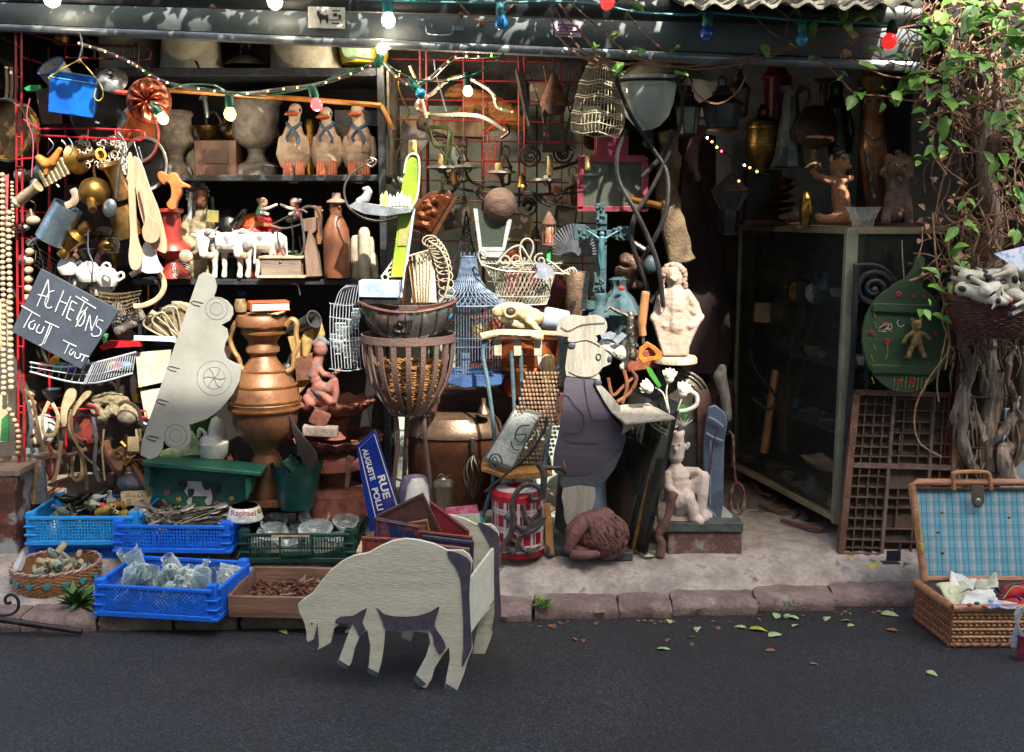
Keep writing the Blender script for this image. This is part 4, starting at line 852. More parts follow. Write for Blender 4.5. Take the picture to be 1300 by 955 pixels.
m=M(); m.lp(400,.35,[(0,390),(8,392),(10,410),(14,420),(14,460),(0,461)],14); one('green_bottle',m,glass('1c4a20',.1),'dark green bottle in the shade right of the copper urn','bottle')
t=thing('wire_rack','white wire plate rack crowded with glassware right of the urn','rack',W(438,470,.05))
m=M()
for i in range(9): m.tp([(424+i*3.8,392-i),(430+i*3.4,372-i*1.0),(440+i*2,362)],.06+.01*i,.55,4)
for i in range(10): x=420+i*4; m.tp([(x,385),(x-1,420),(x+2,468)],.0,.6,4)
for y in (385,402,430,468): m.tp([(418,y),(440,y+3),(460,y)],.0,.8,4)
obj('wires',m,WW,t)
for i in range(14):
 x=rnd(424,454); y=400+i*4.6; m=M(); r=rnd(5,8)
 m.lp(x,.06+rnd(-.03,.05),[(r,y-8),(r*.9,y),(r*.2,y+4),(r*.2,y+7),(r*.6,y+8),(0,y+8)],14); one('wine_glass',m,glass('e8eef0',.06),'clear stemmed glass in the wire plate rack','glass','clear glasses in the wire plate rack')
t=thing('display_grid','large red wire display grid hanging behind the middle of the stall','rack',W(640,440,.42))
m=M()
for x in (533,541,588,613,658,665,712,738): m.tp([(x,50),(x+1,250),(x+2,430)],.42,1.5 if x in(533,541,658,665) else 1.0,5)
for i in range(15): m.tp([(497,75+i*25.5),(765,80+i*25.5)],.43,1,5)
obj('wires',m,mt('84141c','5c1016',.5,bump=.03),t)
m=M()
for i in range(5): m.tp([(614+i*5,170),(612+i*5,225)],.36,.7,4)
for i in range(6): m.tp([(612,172+i*10),(636,174+i*10)],.36,.7,4)
m.tp([(614,170),(640,150),(640,175)],.37,1.2,5,sm=0); obj('small_basket',m,RED,t)
m=M(); m.tp([(660,70),(676,190)],.3,3.5,4); m.tp([(668,74),(745,78)],.3,3.5,4); m.tp([(742,82),(716,180)],.3,3.5,4); m.tp([(672,90),(700,180)],.3,.8,4); m.tp([(735,90),(690,170)],.3,.8,4)
one('folding_stand','' or m,IRON,'black folding metal stand hanging at the top centre of the grid','stand')
m=M(); m.tp([(655,88),(664,130),(672,160)],.26,2.5,5,sm=3); one('metal_rod',m,PEWTER,'grey metal rod beside the black folding stand','rod')
t=thing('stuffed_animal','small stuffed brown animal lying along the top of the red grid','stuffed animal',W(610,165,.52))
m=M().ch([(574,117,8),(584,116,9),(600,122,10),(618,132,14),(634,140,16),(650,150,14),(664,160,8)],.55).ch([(594,124,7),(592,136,5),(582,143,4),(574,146,3.5)],.53).ch([(600,126,6),(598,142,4),(590,150,3)],.53).ch([(571,118,5),(567,121,3.5)],.55).ch([(640,154,7),(628,160,6),(616,163,4)],.52).ch([(578,109,2.5),(586,108,2.5)],.54).fuse(.005,3,.003,90)
obj('body',m,mt('8a5a2c','5c3818',.85,0,50,.8,kind='woodx'),t)
m=M(); m.ep(573,116,.505,1.3,1.3); m2=obj('eye',m,BLK,t)
m=M(); m.tp(circ(544,212,44,28),.32,2.0,6,closed=True,sm=0); one('metal_hoop',m,mt('4c4632','2f2b20',.5,.4),'large thin metal hoop hanging behind the lime stand','hoop')
m=M(); m.tp([(545,162),(568,163),(569,178),(560,250),(554,290),(546,300),(538,296)],.28,2.2,6,sm=3); m.tp([(570,165),(575,172),(567,215)],.3,1.8,5); m.tp([(545,162),(552,185),(566,185)],.28,2); m.tp([(545,170),(570,205)],.28,1.2)
one('green_bracket',m,mt('3e4a2c','2a321e',.5,.2),'olive green iron bracket hanging in front of the hoop','bracket')
m=M(); m.prism([(511,152),(518,158),(528,164),(540,168),(544,172),(542,182),(532,196),(529,204),(520,202),(513,190),(509,172)],.12,.03,sm=2); one('metal_fin',m,mt('7a726c','4c4642',.3,.6,14,.1),'twisted grey metal shade above the lime green stand','lamp shade')
m=M(); m.lp(524,.08,[(5,178),(6,196),(5,200),(3,206)],14); one('candle_stub',m,mt('b8a070','8e7446'),'pale yellow tube under the twisted metal shade','tube')
LIME=mt('8fae2c','6f8e20',.5,0,10,.1); WHT=mt('c4c4b8','a6a698',.5)
t=thing('novelty_stand','lime green and white wooden stand with a tiny picket fence on its tray','stand',W(485,378,-.05))
m=M(); m.prism([(515,202),(520,196),(527,195),(531,200),(532,225),(530,250),(522,264),(506,262),(510,240),(513,215)],-.06,.02,sm=2); obj('panel',m,LIME,t)
m=M(); m.tp([(513,220),(516,203),(522,196),(529,197),(532,205),(532,226),(529,252),(522,264)],-.065,1.5,6,sm=4); obj('panel_edge',m,WHT,t)
m=M(); m.prism([(441,262),(452,256),(500,263),(525,264),(521,270),(488,275),(462,272)],-.12,.11); obj('tray',m,mt('6c7278','8f959a',.4,.2),t,bev=.002)
for i in range(8):
 x=483+i*5; h=14+3*math.sin(i*1.7); m=M(); m.prism([(x,262),(x,262-h),(x+2,259-h),(x+4,262-h),(x+4,262)],-.10-.0*i,.008); obj('picket',m,mt('b4c060','c4c8a0',.5) if i<2 else WHT,t)
m=M(); m.bx(482,252,518,254.5,-.092,.006); m.bx(482,259,518,261,-.092,.006); obj('fence_rail',m,WHT,t)
m=M(); m.ch([(456,256,5),(464,252,6),(468,244,5),(467,239,3),(462,240,2.5)],-.08).fuse(.003); obj('wave_ornament',m,mt('9a9a9a','7c7c7e'),t)
m=M(); m.prism([(507,270),(524,268),(514,352),(496,352)],-.06,.025); obj('post',m,LIME,t,bev=.002)
m=M(); m.prism([(507,288),(520,290),(516,312),(505,312)],-.065,.004); obj('post_patch',m,mt('a0945a','857b48'),t)
m=M(); m.prism([(524,264),(527,266),(518,330),(511,378),(508,378)],-.07,.02); obj('side_rail',m,mt('8ea2b4','a8b8c4'),t)
m=M(); m.bx(455,357,506,378,-.14,.12,1); obj('base',m,mt('7e93a8','9aabb8',.5),t,bev=.003)
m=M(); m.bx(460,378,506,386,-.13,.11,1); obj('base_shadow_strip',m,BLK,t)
m=M(); m.tp([(504,276),(485,281),(460,276),(442,262),(437,240),(445,222),(460,211),(474,205)],-.0,1.4,6,sm=5); m.tp([(474,205),(470,200),(478,204),(472,212),(464,206),(476,200)],-.0,1.2); one('iron_ring',m,PEWTER,'thin iron ring curling round the left of the lime stand','ring')
t=thing('relief_plaque','embossed copper relief panel in a wooden frame tilted behind the stand','panel',W(545,305,.15))
m=M(); m.prism([(515,290),(552,303),(580,252),(568,240),(545,244),(522,262)],.17,.03); obj('frame',m,mt('5a3018','3a1e10',.4),t,bev=.003)
m=M(); m.prism([(522,285),(548,295),(574,252),(560,246),(545,250),(528,264)],.155,.012); 
for i in range(8): m.ep(rnd(530,562),rnd(256,286),.155,rnd(4,9),rnd(3,6),3,rnd(-50,50))
m.fuse(.004,2); obj('relief',m,mt('6e3c20','4a2512',.28,.7,30,.3),t)
t=thing('wire_letter_rack','white heart shaped wire rack with looped edge in front of the grid','rack',W(540,388,.02))
m=M()
for i in range(12):
 u=i/11; x=546+u*22; y=306+u*76-14*math.sin(u*PI); m.tp(circ(x+4*math.sin(u*PI),y,10,10,7),.0+.004*i,.8,4,closed=True,sm=0)
m.tp([(544,306),(560,318),(570,345),(566,372),(558,384)],.0,1.2,5,sm=5); m.tp([(516,326),(544,318)],.0,1.2)
for i in range(7): m.tp([(518+i*5,326-i),(526+i*3,384)],.03,.8,4)
obj('wires',m,mt('b4a890','8e8068',.5),t)
m=M(); m.prism([(528,324),(544,320),(552,345),(554,384),(522,384)],.04,.02); obj('white_insert',m,mt('c0b8a6','a89e88',.7,0,12,.3),t)
m=M(); m.tp([(484,352),(500,330),(512,316),(515,322),(502,340),(490,350)],-.04,1.1,5,sm=5); m.tp(circ(497,346,6,12),-.05,1,5,closed=True,sm=0); m.tp(circ(489,352,4,12),-.05,1,5,closed=True,sm=0); one('wire_scroll',m,WHT,'white wire scrolls curling beside the lime post','wire scroll')
t=thing('fire_basket','tall rusty iron fire basket of vertical bars on three legs','fire basket',G(520,650,.14)*1.0)
FI=mt('5c4640','3f5a48',.75,.2,16,.4,(.58,.7),c3='4f7a60')
FY=-.10; kk=S(430,FY); c=W(518.5,428,FY); 
m=M(); m.lat(c,(0,0,1),[(59*kk,-.016),(60*kk,-.016),(60*kk,.016),(58*kk,.016),(57*kk,0)],40); obj('rim',m,FI,t); m=M(); m.lat(W(518.5,524,FY),(0,0,1),[(24*kk,-.004),(25*kk,0),(24*kk,.004)],30); obj('bottom_ring',m,FI,t)
z1=W(518,428,FY).z; z0=W(518,524,FY).z
m=M(); m.cur=0
for i in range(20):
 a=2*PI*(i+.3)/20; P=[]
 for s in range(9):
  u=s/8; r=(58-36*(u**2.6) if u<1 else 23)*kk; P.append(Vector((c.x+r*math.cos(a),FY+r*math.sin(a),z1+(z0-z1)*u)))
 wv=Vector((-math.sin(a),math.cos(a),0))*3.1*kk; n=len(P); ra=Vector((math.cos(a),math.sin(a),0))*.004
 vs=[p-wv-ra for p in P]+[p+wv-ra for p in P]+[p-wv+ra for p in P]+[p+wv+ra for p in P]; fs=[]
 for j in range(n-1): fs+=[(j,j+1,n+j+1,n+j),(2*n+j,3*n+j,3*n+j+1,2*n+j+1),(j,2*n+j,2*n+j+1,j+1),(n+j,n+j+1,3*n+j+1,3*n+j)]
 b=M(); b.add(vs,fs); obj('bar',b,FI,t)
for P in ([(502,524,0),(505,560,-.02),(500,610,-.03),(494,655,-.05)],[(538,524,0),(540,560,-.02),(546,610,-.03),(554,655,-.05)],[(517,524,.04),(515,570,.08),(513,610,.12)]):
 m=M(); m.tp(P,FY,3,8,sm=4); obj('leg',m,FI,t)
m=M(); m.tp([(497,606,.0),(520,612,.08),(546,606,0)],FY,1.5); obj('brace',m,FI,t)
WK=mt('9a6a34','6b4420',.65,0,50,.8)
def wicker(name,label,cat,prof,x,Y,mat,rimr=2.2,seg=40,parent=None,strands=True):
 """basket from real woven strands on a lathe profile in photo px"""
 t=thing(name,label,cat,W(x,prof[-1][1],Y))
 m=M(); k=S(prof[0][1],Y); n=len(prof)
 H=int(abs(prof[-1][1]-prof[0][1])/3.0)+2
 cx=W(x,prof[0][1],Y).x
 def at(u):
  f=u*(n-1); i=min(int(f),n-2); g=f-i; r=prof[i][0]*(1-g)+prof[i+1][0]*g; y=prof[i][1]*(1-g)+prof[i+1][1]*g; return r*k,W(x,y,Y).z
 for h in range(H):
  r,z=at(h/(H-1)); P=[Vector((cx+(r+.0022*math.sin(PI*(s+h)))*math.cos(2*PI*s/seg),Y+(r+.0022*math.sin(PI*(s+h)))*math.sin(2*PI*s/seg),z)) for s in range(seg)]
  P=[Vector((cx+(r+(.003 if (s+h)%2 else -.003))*math.cos(2*PI*s/seg),Y+(r+(.003 if (s+h)%2 else -.003))*math.sin(2*PI*s/seg),z)) for s in range(seg)]
  m.tube(P,1.35*k,5,True)
 for s in range(seg//2):
  P=[]; 
  for j in range(n): r,z=at(j/(n-1)); P.append(Vector((cx+r*math.cos(2*PI*(s*2+.5)/seg),Y+r*math.sin(2*PI*(s*2+.5)/seg),z)))
  m.tube(P,1.2*k,4)
 m.lat(Vector((cx,Y,at(1)[1])),(0,0,1),[(0,0),(at(1)[0],0),(at(1)[0],.004),(0,.004)],seg)
 obj('weave',m,mat,t)
 if rimr:
  m=M(); r,z=at(0); 
  for q in (0,1): m.tube([Vector((cx+(r+.004*math.sin(s*1.3+q*PI))*math.cos(2*PI*s/80),Y+(r+.004*math.sin(s*1.3+q*PI))*math.sin(2*PI*s/80),z+.004*math.cos(s*1.3+q*PI))) for s in range(80)],rimr*k,5,True)
  obj('rim',m,mat,t)
 return t
wicker('wicker_bowl','honey coloured wicker bowl lying inside the fire basket','basket',[(40,462),(38,475),(34,490),(26,500)],522,FY+.0,WK,2)
wicker('wicker_bowl','lower brown wicker bowl at the bottom of the fire basket','basket',[(33,492),(30,503),(24,513),(18,519)],520,FY,WK,1.6)
t=thing('wire_fruit_basket','dark oval wire basket of glass balls resting on the fire basket','basket',W(518,424,FY))
m=M(); A=61;k=S(400,FY)
def ov(u,rx,z): a=2*PI*u; return Vector((c.x+rx*k*math.cos(a),FY+rx*.62*k*math.sin(a),z+ .018*math.cos(2*a)*(rx/61)))
zt=W(518,388,FY).z; zb=W(518,423,FY).z
m.tube([ov(i/40,61,zt) for i in range(40)],.0065,6,True); obj('rim',m,mt('6a4434','45302a',.5,.3),t)
m=M(); m.tube([ov(i/40,44,zb) for i in range(40)],.004,6,True)
for i in range(18): 
 P=[ov((i+.5)/18,61,zt),ov((i+.5)/18,60,zt+(zb-zt)*.4),ov((i+.5)/18,54,zt+(zb-zt)*.8),ov((i+.5)/18,44,zb)]; m.tube(P,.003,5,sm=3)
obj('ribs',m,IRON,t)
m=M(); vs=[];fs=[]
for j in range(6):
 for i in range(40): q=ov(i/40,[59,58.5,57,53,48,43][j],zt+(zb-zt)*j/5); vs.append(q)
for j in range(5):
 for i in range(40): fs.append((j*40+i,j*40+(i+1)%40,j*40+40+(i+1)%40,j*40+40+i))
m.add(vs,fs); obj('mesh_side',m,glass('6a645e',.25,alpha=.25),t)
m=M(); m.tp([(511,390),(514,360),(517,338),(521,338),(524,360),(527,390)],FY-.06,1.3,6,sm=3); m.tp([(519,338),(519,332)],FY-.06,1.6); obj('handle',m,COPPER,t)
m=M(); m.bx(507,388,530,395,FY-.185,.012); obj('clasp',m,mt('4a3c36'),t,bev=.002)
GB=[(470,402,7,'7a6a50'),(484,406,8,'6e3c34'),(499,398,7,'7040a0'),(512,404,8,'a090c0'),(526,402,8,'3a6a70'),(540,404,9,'8a9a90'),(554,402,8,'6a8a90'),(571,399,9,'2c8fb4'),(492,412,7,'44403a'),(533,413,7,'2a5a6a'),(548,414,6,'9ab0b0'),(506,414,6,'5a3a5a')]
cn=['olive','dark red','purple','pale lilac','deep teal','grey green','pale blue grey','bright turquoise','smoky brown','dark blue green','silvery','plum']
for i,(x,y,r,cc) in enumerate(GB): m=M(); m.ep(x-(x-518)*.1,y,FY-.05+.04*(i%3),r,r,r,0,16,10); one('glass_ball',m,mt(cc,rough=.12,bump=0,coat=.5),cn[i]+' glass ball in the oval wire basket','ball')
BLW=mt('5a6e86','3e5068',.5,.2,30,.1)
t=thing('birdcage','blue wire birdcage with a pagoda roof standing behind the chair','birdcage',W(592,490,.10))
Yc=.12
m=M(); prof=[(10,326),(11,338),(14,352),(22,366),(38,376),(53,386)]
k=S(360,Yc); cx=W(595,360,Yc).x; n=40
def cp(j,i,q=0): r,y=prof[j]; rr=r*k; a=2*PI*(i+q)/n; s=1.0; return Vector((cx+rr*math.cos(a),Yc+rr*.7*math.sin(a),W(595,y,Yc).z))
for i in range(n):
 m.tube([cp(j,i,j*.8) for j in range(6)],.0014,3); m.tube([cp(j,i,-j*.8) for j in range(6)],.0014,3)
for j,r_ in ((0,.003),(5,.004)): m.tube([cp(j,i) for i in range(n)],r_,5,True)
for jj in range(14):
 f=jj/13*5; j=min(int(f),4); u=f-j; m.tube([cp(j,i).lerp(cp(j+1,i),u) for i in range(n)],.0012,3,True)
for i in range(9): m.tube([cp(0,i*4.4),cp(0,i*4.4)+Vector((0,0,.02))],.002,4)
obj('roof',m,BLW,t)
m=M(); x0,x1=578,636
for i in range(17):
 x=x0+(x1-x0)*i/16
 for YY in (Yc-.10,Yc+.10): m.tp([(x,385),(x,484)],YY,.55,4)
for i in range(6):
 for x in (x0,x1): m.tube([W(x,385,Yc-.10+.04*i),W(x,484,Yc-.10+.04*i)],.0018,4)
for y in (430,441,470,484): m.tp([(x0,y),(x1,y)],Yc-.1,.9,4); m.tp([(x0,y),(x1,y)],Yc+.1,.9,4)
obj('bars',m,BLW,t)
m=M(); m.prism([(570,478),(642,476),(636,488),(590,492),(568,486)],Yc-.13,.26); obj('base',m,mt('3a5a8a','27426a',.5,.1),t)
m=M(); m.bx(586,450,596,484,Yc-.05,.05); obj('feeder',m,mt('5a6a80'),t)
t=thing('wire_planter','cream wirework planter with scroll crest above the birdcage','planter',W(660,388,.08))
CW=mt('a8a494','848070',.5,.1,20,.1); Yp=.12; cx=W(663,345,Yp).x; k=S(350,Yp)
prof=[(52,334),(46,341),(40,352),(36,366),(35,376),(31,386)]
def wp(j,i,n=44): r,y=prof[j]; a=2*PI*i/n; return Vector((cx+r*k*math.cos(a),Yp+r*.45*k*math.sin(a),W(663,y,Yp).z+.0))
m=M()
for i in range(44):
 m.tube([wp(j,i+j*1.1) for j in range(6)],.0016,3); m.tube([wp(j,i-j*1.1) for j in range(6)],.0016,3)
for j in (0,1,4,5): m.tube([wp(j,i) for i in range(44)],.0034 if j in(0,5) else .0025,5,True)
for i in range(44): m.tube([wp(0,i)*1.0+Vector((0,0,.012)),wp(1,i+1)],.0015,3)
obj('basket_wires',m,CW,t)
m=M()
for P in ([(612,338),(607,325),(610,319),(616,321),(616,328),(611,327)],spiral(640,331,2,9,0,1.3),spiral(656,330,2,10,90,1.3,dirn=-1),[(630,336),(645,318),(660,312),(668,322),(680,342)],
 [(664,338),(660,320),(662,308),(669,303),(676,308),(676,320),(668,336)],spiral(686,331,2,9,180,1.3),spiral(725,344,1,5,90,1.3),[(694,330),(704,336),(716,346),(730,351)],[(612,336),(640,344),(690,346),(716,348)],[(716,345),(728,340),(735,352)]):
 m.tp(P,Yp-.08,1.3,5,sm=3)
obj('scroll_crest',m,CW,t)
m=M(); m.prism([(678,332),(686,334),(697,336),(704,346),(694,356),(678,352),(683,343)],Yp-.1,.003); one('grey_rag',m,mt('8a90a0','6c7282',.7),'small grey rag thrown over the scroll crest of the planter','rag')
def candle(x,y0,y1,r,Y,label):
 m=M(); m.lp(x,Y,[(0,y0),(r*.7,y0),(r,y0+2),(r,y1),(0,y1)],12); one('candle',m,mt('b0985c','8c7440',.5),label,'candle')
t=thing('chandelier','dark iron chandelier arms with candle cups hanging in the middle','chandelier',W(650,300,.15))
CI=mt('3a2e28','241c18',.5,.4,20,.2)
m=M()
for P in ([(560,206),(575,235),(620,245),(690,247),(740,244)],[(590,212),(600,232),(640,240)],[(636,180),(634,210),(640,240),(655,247)],[(694,200),(697,225),(699,262)],[(662,245),(680,246),(694,256),(704,258),(720,240),(760,225)],[(700,215),(715,212),(735,205)],[(636,176),(646,168),(643,160)],[(616,230),(605,245),(620,258)],[(700,262),(690,258),(672,244)]): m.tp(P,.16,2,6,sm=4)
obj('arms',m,CI,t)
for (x,y) in ((560,212),(594,211),(636,218),(694,228),(748,222)):
 m=M(); m.lp(x,.16,[(0,y-5),(4,y-5),(5,y-2),(18,y-1),(19,y+2),(6,y+4),(3,y+8)],20); obj('drip_pan',m,mt('7a746c','5a544c',.35,.5),t)
candle(559,196,208,3.5,.16,'short candle in the left arm of the chandelier'); candle(633,207,217,5,.16,'stubby candle above the brown ball'); candle(698,197,223,4,.16,'tall candle in the middle of the chandelier'); candle(746,198,216,3.4,.10,'thin candle in front of the pink lantern')
m=M(); m.ep(635,260,.12,21,22,21,0,24,16); one('wicker_ball',m,mt('5a4436','3c2c22',.7,0,40,.6,kind='woodx'),'dull brown ball hanging below the chandelier','ball')
for i,(x,y,r) in enumerate(((673,198,10),(670,262,8),(715,195,9))):
 m=M(); m.tp(spiral(x,y,2,r,0,2,26),.2,1.6,5); m.tp(circ(x,y,r+3,16),.2,1.6,5,closed=True,sm=0); one('iron_scroll',m,CI,['round black iron scroll on the grid','smaller iron scroll lower on the grid','iron scroll right of the rusty lantern'][i],'scroll')
t=thing('window_lantern','white framed tapered lantern hanging in front of the grid','lantern',W(626,322,.1))
fr_=[(602,262),(612,262),(613,312),(640,314),(645,270),(650,272),(642,320),(608,318)]
m=M(); m.prism([(601,265),(606,265),(612,316),(608,317)],.1,.02); m.prism([(644,278),(650,279),(641,318),(637,317)],.1,.02); m.prism([(608,314),(641,314),(640,319),(608,319)],.098,.024); m.prism([(608,319),(640,319),(634,327),(614,326)],.1,.05); obj('frame',m,mt('a4a6a8','86888a',.5),t)
m=M(); m.prism([(606,266),(646,278),(638,314),(612,314)],.112,.004); obj('pane',m,glass('9aa89a',.1,alpha=.1),t)
t=thing('miniature_tower','small dark lattice metal tower ornament behind the birdcage','ornament',W(590,335,.3))
m=M()
for s in (-1,1):
 m.tp([(592,268),(592+s*4,290),(592+s*8,312),(592+s*18,336)],.3,1.6,4)
for y,wd in ((285,3),(296,5),(308,7),(320,11)): m.tp([(592-wd,y),(592+wd,y)],.3,1.2,4); m.tp([(592-wd,y),(592+wd+2,y+11)],.3,.8,4); m.tp([(592+wd,y),(592-wd-2,y+11)],.3,.8,4)
obj('lattice',m,IRON,t)
t=thing('rusty_lantern','rusty bird house lantern with a conical roof hanging from the shutter','lantern',W(703,178,.12))
m=M(); m.lp(703,.13,[(0,92),(4,95),(6,101),(17,128),(18,132),(16,136),(14,132)],20); obj('roof',m,mt('6a4432','45291c',.8,.1,30,.4),t)
m=M(); m.lp(703,.13,[(15,134),(15,140),(11,146),(0,147)],20); m.bx(690,138,694,186,.1,.01); m.bx(711,138,716,186,.1,.01); m.bx(695,145,700,180,.16,.02); m.bx(688,182,718,192,.1,.1); obj('house',m,mt('4a3026','2e1c14',.8,.1),t)
m=M(); m.tp([(703,60),(702,80),(705,84),(701,92)],.13,.8); obj('hanging_wire',m,IRON,t)
t=thing('tea_light_lantern','tiny rusty lantern with red glass hanging above the planter','lantern',W(697,314,.1))
m=M(); m.lp(697,.1,[(0,268),(3,271),(9,282),(9,285),(8,286)],12); m.lp(697,.1,[(8,309),(9,311),(8,313),(0,313)],12)
for a in range(6): m.tube([W(697+8*math.cos(a*PI/3),285,.1+.025*math.sin(a*PI/3)),W(697+8*math.cos(a*PI/3),310,.1+.025*math.sin(a*PI/3))],.002,4)
obj('frame',m,RUST,t); m=M(); m.lp(697,.1,[(6,287),(6,308)],12); obj('glass',m,mt('8a2a2a','b09a80',.2,0,40),t)
m=M(); m.bx(694,316,699,332,.1,.01); obj('green_tag',m,mt('3a9a4a'),t)
t=thing('wicker_birdcage','pale bell shaped wicker birdcage hanging under the shutter','birdcage',W(765,176,-.02))
CWK=mt('b0a48c','8c8068',.7,0,40,.3); k=S(120,-.0); prof=[(8,70),(13,76),(20,88),(27,108),(31,130),(34,150),(33,164),(28,172)]
tilt=Matrix.Translation(W(765,70,0))@Matrix.Rotation(R(4),4,'Y')@Matrix.Translation(-W(765,70,0))
m=M(); cx=W(765,100,0).x
def bp(r,y,a): return Vector((cx+r*k*math.cos(a),r*k*math.sin(a),W(765,y,0).z))
for i in range(44): m.tube(crom([bp(r,y,2*PI*i/44) for r,y in prof],2),.0017,3)
for r,y in ((8,70),(9,72),(17,83),(20,88),(26.4,106),(27.6,110),(30,124),(30.6,127),(33,145),(33.8,148),(33.6,160),(29,171)): m.tube([bp(r,y+1.5*math.sin(s*.8),2*PI*s/40) for s in range(40)],.003,4,True)
m.xf(tilt); obj('cage',m,CWK,t)
m=M(); m.tp([(762,60),(764,68),(768,72)],0,1.2); obj('hanging_hook',m,COPPER,t)
m=M(); m.ep(762,148,-.0,3,3); m.ep(761,155,0,2.4,2.4); obj('small_bells',m,mt('c8c8c8',rough=.3),t)
t=thing('torchere','tall black iron stand of crossing curved legs holding a clear glass bowl','floor lamp',W(860,640,-.05))
m=M()
k=S(100,-.02); cc=W(823,104,-.02)
m.tube([cc+Vector((43*k*math.cos(a*PI/12),30*k*math.sin(a*PI/12),.0)) for a in range(24)],.007,6,True)
obj('ring',m,IRON,t)
m=M(); m.ep(781,100,-.05,4,4); m.ep(853,96,-.05,4,4); obj('ball_tips',m,IRON,t)
LG=[[(782,102,-.06),(800,145,-.04),(826,185,0),(845,215,0),(848,250,-.02),(840,285,-.03),(815,330,0)],[(858,98,-.06),(866,125,-.02),(862,165,0),(830,235,0),(806,275,0),(803,310,0),(820,360,.02),(826,380,.03)],[(796,165,.02),(784,195,0),(786,230,-.02),(805,265,-.05),(822,300,-.05),(836,340,-.05),(842,390,-.04)],[(856,170,.05),(838,200,.05),(815,225,.05)]]
for P in LG: m=M(); m.tp(P,-.03,[2.7,3.3,2.6],8,sm=6); obj('curved_leg',m,IRON,t)
m=M(); m.lp(822,-.0,[(36,98),(35.5,112),(33,130),(27,148),(16,160),(4,166),(3.6,165),(15,158.5),(26,146.5),(32,129),(34.5,112),(35,98)],36); obj('glass_bowl',m,glass('e8eeea',.03,alpha=.22),t)
m=M(); m.lp(823,.0,[(3,164),(8,170),(5,176),(8,182),(4,188)],14); obj('socket',m,IRON,t)
m=M(); m.tp([(826,384),(834,372),(842,366)],-.04,2.5,6); m.tp([(842,390),(838,430),(836,500)],-.02,3,6); obj('stem',m,IRON,t)
m=M(); m.lp(905,.5,[(30,84),(46,150)],24,sy=.5); one('lamp_shade',m,mt('a8acb0','8c9094'),'large pale lampshade behind the black lanterns','lampshade')
m=M(); m.lp(838,.42,[(14,68),(30,80),(60,100),(62,104),(60,104),(12,72)],28,sy=.6); one('beige_shade',m,mt('a8a090','8c8474',.6),'wide beige cloth lampshade behind the glass bowl stand','lampshade')
def lantern(x,y0,y1,w,Y,label,mat,glassm,cat='lantern',n=6,name='lantern',hook_=True,mull=False):
 t=thing(name,label,cat,W(x,y1,Y)); h=y1-y0; k=S(y0,Y)
 m=M(); m.lp(x,Y,[(0,y0),(w*.25,y0+1),(w*.3,y0+h*.12),(w*.42,y0+h*.14),(w*.45,y0+h*.24),(w,y0+h*.40),(w*.95,y0+h*.43),(w*.7,y0+h*.42)],n); obj('roof',m,mat,t,smooth=False)
 m=M(); a=W(x,y0+h*.42,Y); b=W(x,y1-h*.08,Y)
 for i in range(n):
  q=2*PI*i/n; m.tube([a+Vector((w*.86*k*math.cos(q),w*.86*k*math.sin(q),0)),b+Vector((w*.62*k*math.cos(q),w*.62*k*math.sin(q),0))],.0035,4)
 m.lp(x,Y,[(w*.66,y1-h*.09),(w*.7,y1-h*.06),(w*.5,y1-h*.02),(w*.2,y1),(0,y1)],n); obj('frame',m,mat,t,smooth=False)
 m=M(); m.lp(x,Y,[(w*.84,y0+h*.42),(w*.6,y1-h*.09)],n)
 gq=obj('glass',m,glassm,t,smooth=False)
 if hook_: m=M(); m.tp([(x-4,y0+2),(x-5,y0-6),(x,y0-11),(x+5,y0-6),(x+4,y0+2)],Y,1.2,5); obj('ring',m,mat,t)
 return t
FROST=mt('8c8c84','74746c',.4); DG=glass('4a5254',.08,alpha=.15)
lantern(873,108,176,19,.18,'smaller black lantern with small frosted panes left of its neighbour',IRON,FROST)
lantern(917,108,168,30,.15,'wide black six sided hanging lantern with grey glass',IRON,mt('4c5050','3a3e40',.2))
lantern(938,88,150,16,.35,'dark brown lantern behind the wide black one',mt('2c1c16'),mt('4a3420',rough=.3))
t=thing('pink_lantern','large pink metal lantern with glass sides and a chimney above the crucifix','lantern',W(780,268,.12))
PK=mt('8c3444','6c2632',.45,.1,10,.1)
m=M(); m.prism([(732,200),(740,197),(818,197),(824,203),(820,206),(736,207)],.1,.22); obj('roof',m,PK,t,bev=.003)
m=M(); m.bx(757,172,798,199,.16,.12); obj('chimney',m,PK,t,bev=.003)
m=M()
for (x0,x1) in ((733,741),(815,823)):
 for YY in (.1,.3): m.bx(x0,206,x1,266,YY,.02)
m.bx(733,262,823,269,.1,.22); obj('frame',m,PK,t,bev=.002)
m=M(); m.bx(741,206,815,263,.108,.003); obj('glass',m,glass('b0b4a8',.06,alpha=.12),t)
m=M(); m.bx(750,212,800,262,.27,.01); obj('white_back',m,mt('8a8a7c'),t)
m=M(); m.lp(757,.2,[(7,232),(10,240),(11,250),(8,262),(0,262)],16); one('brass_jug',m,DBRASS,'small brass jug inside the pink lantern','jug')
m=M(); m.box(W(781,250,.2),(.08,.05,.07),Euler((.2,.3,.3)).to_matrix()); one('tin_box',m,mt('5c6054','44483c',.4,.4),'tilted grey tin box inside the pink lantern','box')
candlestick((795,252,0),(841,262,-.06),.05,[(0,0),(5,0),(4,.1),(6,.15),(4,.2),(4.5,.95),(5,1),(0,1)],mt('8a5a24','6b4218',.35,.6),'brown wooden telescope tube resting below the pink lantern',name='telescope',cat='telescope')
TQ=mt('36545a','24393f',.7,.1,26,.4,c3='5c8080')
t=thing('crucifix','verdigris iron crucifix with ornate ends and a small figure','crucifix',W(763,400,-.02))
m=M(); m.bx(757,272,770,385,-.0,.02)
m.bx(735,292,800,301,-.0,.02)
